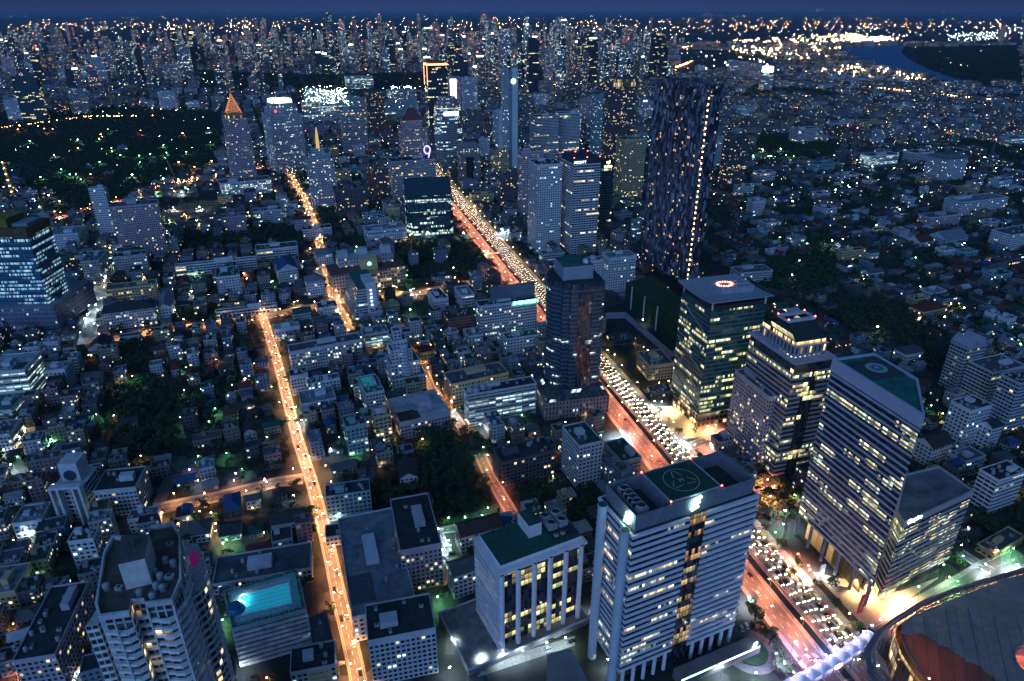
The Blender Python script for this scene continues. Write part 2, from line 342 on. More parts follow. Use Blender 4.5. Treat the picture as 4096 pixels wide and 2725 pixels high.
def building(name,label,cat,cx,cy,w,d,rot,h,style,rnd,near=True,roof=None,group=None,rooftype='flat',dens=None,podium=None,wallcol=None):
    kd,wall,glass,fh,cw,side,low,high,dn,lit,stn,words,rf=ST[style]
    dn*=.7 if style!='k' and style!='gb' else 1
    if dens is not None: dn=dens
    if wallcol: wall=wallcol
    rf=roof or rf
    t=thing(name,label,cat,cx,cy,0,R(rot),group); occupy(cx,cy,w,d,R(rot))
    nf=max(1,int(h/fh)); wm=P(wall,.8,.18,.12)
    if near and kd in('punch',):
        MB().prism(ins(w,d),0,h,cw).obj('wall',wm,t)
        z0,z1=low*fh,high*fh
        rm=facade(wall,glass,fh,side,0.0,1.0,dn,lit,stn)
        me=MB().ring(ins(w,d,.05),z0,z1,cw).mesh('window_row',rm)
        for i in range(nf):
            if (i+1)*fh<=h+.1: inst(me,'window_row',t,(0,0,i*fh))
    elif kd=='balc':
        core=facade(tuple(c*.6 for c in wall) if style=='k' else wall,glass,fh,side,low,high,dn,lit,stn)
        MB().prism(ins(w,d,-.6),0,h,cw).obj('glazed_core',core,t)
        if near:
            me=MB().slabring(ins(w,d,.0),ins(w,d,-.55),-.35,.95).mesh('balcony_band',wm)
            for i in range(1,nf+1):
                if i*fh<h-.4: inst(me,'balcony_band',t,(0,0,i*fh))
        else:
            mb=MB()
            for i in range(1,nf+1):
                if i*fh<h-.4: mb.slabring(ins(w,d,.0),ins(w,d,-.85),i*fh-.35,i*fh+1.05)
            mb.obj('balconies',wm,t)
        MB().prism(ins(w,d,0),h-1.2,h-.02,cw).obj('roof_slab',wm,t)
    else:
        m=facade(wall,glass,fh,side,low,high,dn,lit,stn)
        MB().prism(ins(w,d),0,h,cw).obj('facade' if kd=='glass' else 'wall',m,t)
        if kd=='glass' and near:
            me=MB().ring(ins(w,d,.10),-.25,.35,cw).mesh('floor_edge',P(tuple(min(1,c*2.2) for c in wall),.4))
            for i in range(1,nf,1): inst(me,'floor_edge',t,(0,0,i*fh))
    if rooftype=='flat': roofkit(t,w,d,h,rnd,near,rf,wm)
    elif rooftype=='gable': MB().gable(w,d,h,min(w,d)*.32,0,.6,1).obj('roof',[P(ROOFC[rf],.7,.3,.4),wm],t)
    elif rooftype=='hip': MB().hip(w,d,h,min(w,d)*.25,0,.7).obj('roof',P(ROOFC[rf],.7,.3,.4),t)
    elif rooftype=='vault':
        mb=MB(); n=7
        for i in range(n):
            a0=math.pi*i/n; a1=math.pi*(i+1)/n; X=w/2+.4; Y=d/2+.4; f=lambda a:(-Y*math.cos(a),h+d*.16*math.sin(a))
            (y0,z0),(y1,z1)=f(a0),f(a1); mb.face([(X,y0,z0),(X,y1,z1),(-X,y1,z1),(-X,y0,z0)])
        mb.face([(-w/2-.4,-(d/2+.4)*math.cos(math.pi*i/n),h+d*.16*math.sin(math.pi*i/n)) for i in range(n+1)])
        mb.face([(w/2+.4,-(d/2+.4)*math.cos(math.pi*i/n),h+d*.16*math.sin(math.pi*i/n)) for i in range(n+1)][::-1])
        mb.obj('roof',P(ROOFC[rf],.5,.3,.3),t)
    return t
# ------------------------------------------------------------------ ground, roads, water
def ribbon(mb, pts, w0, w1, z, m=0):      # band between offsets w0..w1 (left negative) along a polyline
    n=len(pts); L=[]; u=0
    for i in range(n):
        a=pts[max(0,i-1)]; b=pts[min(n-1,i+1)]; dx,dy=b[0]-a[0],b[1]-a[1]; l=math.hypot(dx,dy); nx,ny=dy/l,-dx/l
        if i: u+=math.dist(pts[i],pts[i-1])
        L.append(((pts[i][0]+nx*w0,pts[i][1]+ny*w0,z),(pts[i][0]+nx*w1,pts[i][1]+ny*w1,z),u))
    for i in range(n-1):
        a,b,u0=L[i]; c,d,u1=L[i+1]; mb.face([a,b,d,c],[(0,u0),(w1-w0,u0),(w1-w0,u1),(0,u1)],m)
def kerbed(mb, pts, w0, w1, z0, z1, m=0):
    ribbon(mb,pts,w0,w1,z1,m)
    n=len(pts)
    for w,fl in ((w0,0),(w1,1)):
        P0=[]
        for i in range(n):
            a=pts[max(0,i-1)]; b=pts[min(n-1,i+1)]; dx,dy=b[0]-a[0],b[1]-a[1]; l=math.hypot(dx,dy); P0.append((pts[i][0]+dy/l*w,pts[i][1]-dx/l*w))
        for i in range(n-1):
            a,b=P0[i],P0[i+1]; q=[(a[0],a[1],z0),(b[0],b[1],z0),(b[0],b[1],z1),(a[0],a[1],z1)]
            mb.face(q if fl else q[::-1],None,m)
def walk(pts, step, off=0.0, start=0.0):
    out=[]; acc=-start
    for i in range(len(pts)-1):
        a,b=pts[i],pts[i+1]; l=math.dist(a,b); dx,dy=(b[0]-a[0])/l,(b[1]-a[1])/l
        while acc<=l:
            if acc>=0: out.append((a[0]+dx*acc+dy*off,a[1]+dy*acc-dx*off,math.atan2(dy,dx)))
            acc+=step
        acc-=l
    return out
def gmat():
    m,nt=newmat('city_ground'); N=nt.nodes; Lk=nt.links
    o=N.new('ShaderNodeOutputMaterial'); b=N.new('ShaderNodeBsdfPrincipled'); Lk.new(b.outputs[0],o.inputs[0]); b.inputs['Roughness'].default_value=.85
    g=N.new('ShaderNodeNewGeometry')
    v=N.new('ShaderNodeTexVoronoi'); v.inputs['Scale'].default_value=.035; v.distance='CHEBYCHEV'; v.inputs['Randomness'].default_value=.8; Lk.new(g.outputs['Position'],v.inputs['Vector'])
    r=N.new('ShaderNodeValToRGB'); r.color_ramp.interpolation='CONSTANT'
    e=r.color_ramp.elements; e[0].position=0; e[0].color=(.035,.038,.045,1); e[1].position=.3; e[1].color=(.015,.03,.018,1)
    for p,c in ((.5,(.06,.06,.065,1)),(.7,(.03,.035,.035,1)),(.85,(.10,.10,.105,1))):
        k=e.new(p); k.color=c
    s=N.new('ShaderNodeSeparateXYZ'); Lk.new(v.outputs['Color'],s.inputs[0]); Lk.new(s.outputs[0],r.inputs[0])
    n=N.new('ShaderNodeTexNoise'); n.inputs['Scale'].default_value=.25; n.inputs['Detail'].default_value=8; Lk.new(g.outputs['Position'],n.inputs['Vector'])
    x=N.new('ShaderNodeMix'); x.data_type='RGBA'; x.blend_type='MULTIPLY'; x.inputs[0].default_value=.7; Lk.new(r.outputs[0],x.inputs[6]); Lk.new(n.outputs[0],x.inputs[7]); Lk.new(x.outputs[2],b.inputs['Base Color'])
    m.cycles.emission_sampling='NONE'; return m
g=MB(); g.face([(-60000,-400,0),(60000,-400,0),(60000,110000,0),(-60000,110000,0)]); tag(g.obj('ground',gmat()),'dark city ground of paved and planted lots',None,kind='structure')
ASPH=P((.10,.10,.105),.55,.35,.3); PAVE=P((.26,.25,.25),.8,.3,.5); MARK=P((.75,.75,.72),.6,.2,1.0); YMARK=P((.6,.42,.05),.6,.2,1.0); GRASSM=P((.02,.06,.02),.95,.5,.6)
# boulevard axes
BX=lambda y: 190-.283*(y-264)
bl_right=[(BX(y),y) for y in (150,300,600,900,1200,1550,1800,2050)]
ROADS={}    # name -> (pts, halfwidth)
def off(pts,o):
    out=[]
    for i in range(len(pts)):
        a=pts[max(0,i-1)]; b=pts[min(len(pts)-1,i+1)]; dx,dy=b[0]-a[0],b[1]-a[1]; l=math.hypot(dx,dy); out.append((pts[i][0]+dy/l*o,pts[i][1]-dx/l*o))
    return out
carR=off(bl_right,-8.5); carL=off(bl_right,-32.0)
ROADS['boulevard_road']=(carR,8.5); ROADS['return_road']=(carL,6.5)
def px(*a):
    return [pt(a[0],a[i],a[i+1]) for i in range(1,len(a),2)]
conv=[pt('H',55,560)]+px('H',90,640,170,890,220,1060,270,1260,340,1520)+px('C',60,310,130,560,190,820,240,1060,310,1340,345,1500)+[pt('C',380,1700)]
ROADS['side_street']=(conv,3.5)
ROADS['north_street']=([pt('G',600,830),pt('G',640,700),pt('G',680,560),pt('G',720,380),pt('G',750,260)],6.5)
ROADS['tree_lined_street']=([pt('G',600,845),pt('G',850,780),pt('G',1250,720),pt('G',1850,640),pt('H',330,590),pt('H',800,500),pt('H',1200,470),pt('H',1480,405),pt('H',1760,395)],6.0)
ROADS['cross_street']=([pt('D',930,520),pt('D',1330,440),pt('D',1700,350),pt('C',20,330)],4.5)
ROADS['back_lane']=([pt('H',1170,900),pt('H',1210,1010),pt('H',1260,1130),pt('H',1430,1340),pt('H',1490,1430)],3.6)
ROADS['grove_lane']=([pt('C',1100,180),pt('C',1150,290),pt('C',1230,430),pt('C',1320,580)],3.8)
ROADS['green_lane']=([pt('C',1330,560),pt('C',1150,600),pt('C',850,650),pt('C',900,800)],3.5)
ROADS['hotel_street']=([pt('J',300,950),pt('J',370,1080),pt('J',440,1200),pt('J',500,1350),pt('H',600,560),pt('H',700,740)],4.2)
ROADS['park_road']=([pt('I',430,1340),pt('I',620,1275),pt('I',850,1220),pt('I',1200,1110),pt('I',1700,1010),pt('J',60,930),pt('J',330,900)],9.0)
ROADS['corner_street']=([pt('B',640,1290),pt('B',900,1130),pt('B',1200,960),pt('B',1330,880),pt('B',1524,800)],5.5)
ROADS['corner_lane']=([pt('B',1330,900),pt('B',1240,850),pt('B',1130,780)],3.5)
ROADS['plaza_lane']=([pt('E',1290,1560),pt('E',1480,1480),pt('E',1560,1400)],4.0)
zz=.02
for nm,(pts_,hw) in ROADS.items():
    mb=MB(); ribbon(mb,pts_,-hw,hw,zz); tag(mb.obj(nm,ASPH),'asphalt '+nm.replace('_',' '),None,kind='structure')
    mb=MB(); big=nm in('boulevard_road','return_road'); pw=2.2 if hw>4 else .9
    kerbed(mb,pts_,hw,hw+(4.5 if nm=='boulevard_road' else pw),zz-.01,.16+zz); kerbed(mb,pts_,-hw-pw,-hw,zz-.01,.16+zz)
    tag(mb.obj('pavement',PAVE),'paved footway along '+nm.replace('_',' '),None,kind='structure')
    mb=MB()
    offs=[-5.1,-1.7,1.7,5.1] if nm=='boulevard_road' else ([-2.2,2.2] if nm=='return_road' else [0.0])
    for o in offs:
        wk=walk(pts_,7.0 if hw>5 else 6.0,o)
        for (x,y,a) in wk:
            if y>900: continue
            c,s=math.cos(a),math.sin(a)
            q=[(-1.4,-.09),(1.4,-.09),(1.4,.09),(-1.4,.09)]; mb.face([(x+p*c-r*s,y+p*s+r*c,zz+.004) for p,r in q])
    for o in (-hw+.35,hw-.5): ribbon(mb,pts_,o,o+.14,zz+.004)
    tag(mb.obj('road_markings',MARK),'painted lane lines of '+nm.replace('_',' '),None,kind='structure')
    zz+=.012
# canal between the carriageways
WATER=plain('dark_water',(.01,.02,.03),.08,noise=0)
mb=MB(); ribbon(mb,off(bl_right,-21.5),-2.6,2.6,.012); tag(mb.obj('canal_water',WATER),'dark canal water between the carriageways',None,kind='structure')
mb=MB(); kerbed(mb,off(bl_right,-21.5),-3.4,-2.6,-.3,.75); kerbed(mb,off(bl_right,-21.5),2.6,3.4,-.3,.75); tag(mb.obj('canal_wall',P((.22,.21,.20),.85,.3)),'low concrete walls lining the boulevard canal','canal wall')
# second side pavement in front of towers + plaza
def patch(name,label,pts_,z,mat,kind='structure'):
    mb=MB(); mb.face([(x,y,z) for x,y in pts_]); 
    o=mb.obj(name,mat); tag(o,label,None if kind else 'plaza',kind=kind); return o
patch('plaza_ground','stone paved plaza before the two toned striped tower',px('B',230,900,560,1250,1010,930,760,1020),.03,P((.30,.24,.19),.6,.3,.6))
patch('forecourt_ground','tiled forecourt of the teal glass tower',px('E',1060,1270,1280,1500,1560,1440,1400,1250),.03,P((.30,.24,.19),.6,.3,.6))
patch('parking_ground','asphalt car park',px('D',930,490,1060,190,1150,190,1010,480),.02,ASPH)
patch('court_ground','parking court beside the cream apartment slab',px('C',870,830,970,1000,1060,960,960,800),.04,ASPH)
patch('service_road','service road before the white column office',px('C',1070,1480,1683,1290,1683,1350,1100,1540),.03,P((.13,.13,.13),.5,.4,.5))
patch('green_ground','grass lot behind the billboards',px('H',910,610,1240,510,1300,610,950,690),.02,GRASSM)
patch('lake_water','park lake beside the crane',[pt('I',*q) for q in ((-60,900),(60,860),(250,880),(420,930),(400,980),(180,1010),(-60,1010))],.05,WATER)
def wet():
    m,nt=newmat('river_water'); N=nt.nodes; o=N.new('ShaderNodeOutputMaterial'); b=N.new('ShaderNodeBsdfPrincipled'); nt.links.new(b.outputs[0],o.inputs[0])
    b.inputs['Base Color'].default_value=(.07,.20,.42,1); b.inputs['Roughness'].default_value=.25
    n=N.new('ShaderNodeTexNoise'); n.inputs['Scale'].default_value=.05; g_=N.new('ShaderNodeNewGeometry'); nt.links.new(g_.outputs['Position'],n.inputs['Vector'])
    bp=N.new('ShaderNodeBump'); bp.inputs['Strength'].default_value=.5; bp.inputs['Distance'].default_value=3; nt.links.new(n.outputs[0],bp.inputs['Height']); nt.links.new(bp.outputs[0],b.inputs['Normal']); return m
patch('river_water','wide blue river bending past the port',[pt('O',*q) for q in ((1180,300),(1350,285),(1500,285),(1610,285),(1580,330),(1640,380),(1760,440),(1900,490),(2120,545),(2357,580),(2500,590),(2500,620),(2357,600),(2200,570),(1990,540),(1800,530),(1640,490),(1480,440),(1330,400),(1250,370),(1170,340))],.3,wet())
cxg,cyg=pt('A',1225,1385); mb=MB(); mb.cyl(0,0,0,.35,9,n=36); o=mb.obj('round_lawn',GRASSM); o.location=(cxg,cyg,.02); tag(o,'round dark lawn in the drive beside the bank tower',None,kind='structure')
mb=MB(); disc(mb,0,0,.03,9,14.5,40) if False else ribbon(mb,[(cxg+12*math.cos(a),cyg+12*math.sin(a)) for a in np.linspace(0,6.283,30)],-2.6,2.6,.035); tag(mb.obj('round_drive',ASPH),'round asphalt drive beside the bank tower',None,kind='structure')
t=None
sh_=[pt('A',*q,9) for q in ((-20,1400),(125,1368),(330,1760),(-20,1760))]; cs=(sum(p[0] for p in sh_)/4,sum(p[1] for p in sh_)/4)
# raised expressways far off
def viaduct(name,label,pts_,hw,z):
    mb=MB(); kerbed(mb,pts_,-hw,hw,z-1.6,z,0); kerbed(mb,pts_,-hw,-hw+.4,z,z+1,1); kerbed(mb,pts_,hw-.4,hw,z,z+1,1)
    t=mb.obj(name,[ASPH,CONC]); tag(t,label,'viaduct')
    mb=MB()
    for x,y,a in walk(pts_,45): mb.cyl(x,y,0,z-1.6,1.2,n=6)
    mb.obj('pier_row',CONC,t)['kind']='stuff'
viaduct('viaduct','orange lit expressway viaduct crossing before the river',px('L',800,465,1000,490,1270,520,1560,550,1909,578),9,13)
viaduct('viaduct','bright expressway viaduct behind the black checkered tower',px('K',1500,245,1800,200,2156,150),9,14)
viaduct('viaduct','curving white lit expressway ramp far behind the port lights',px('O',330,262,430,285,200,318,350,352),10,12)
viaduct('viaduct','railway side expressway behind the clock tower',px('K',150,320,500,325,900,290,1100,295),9,12)

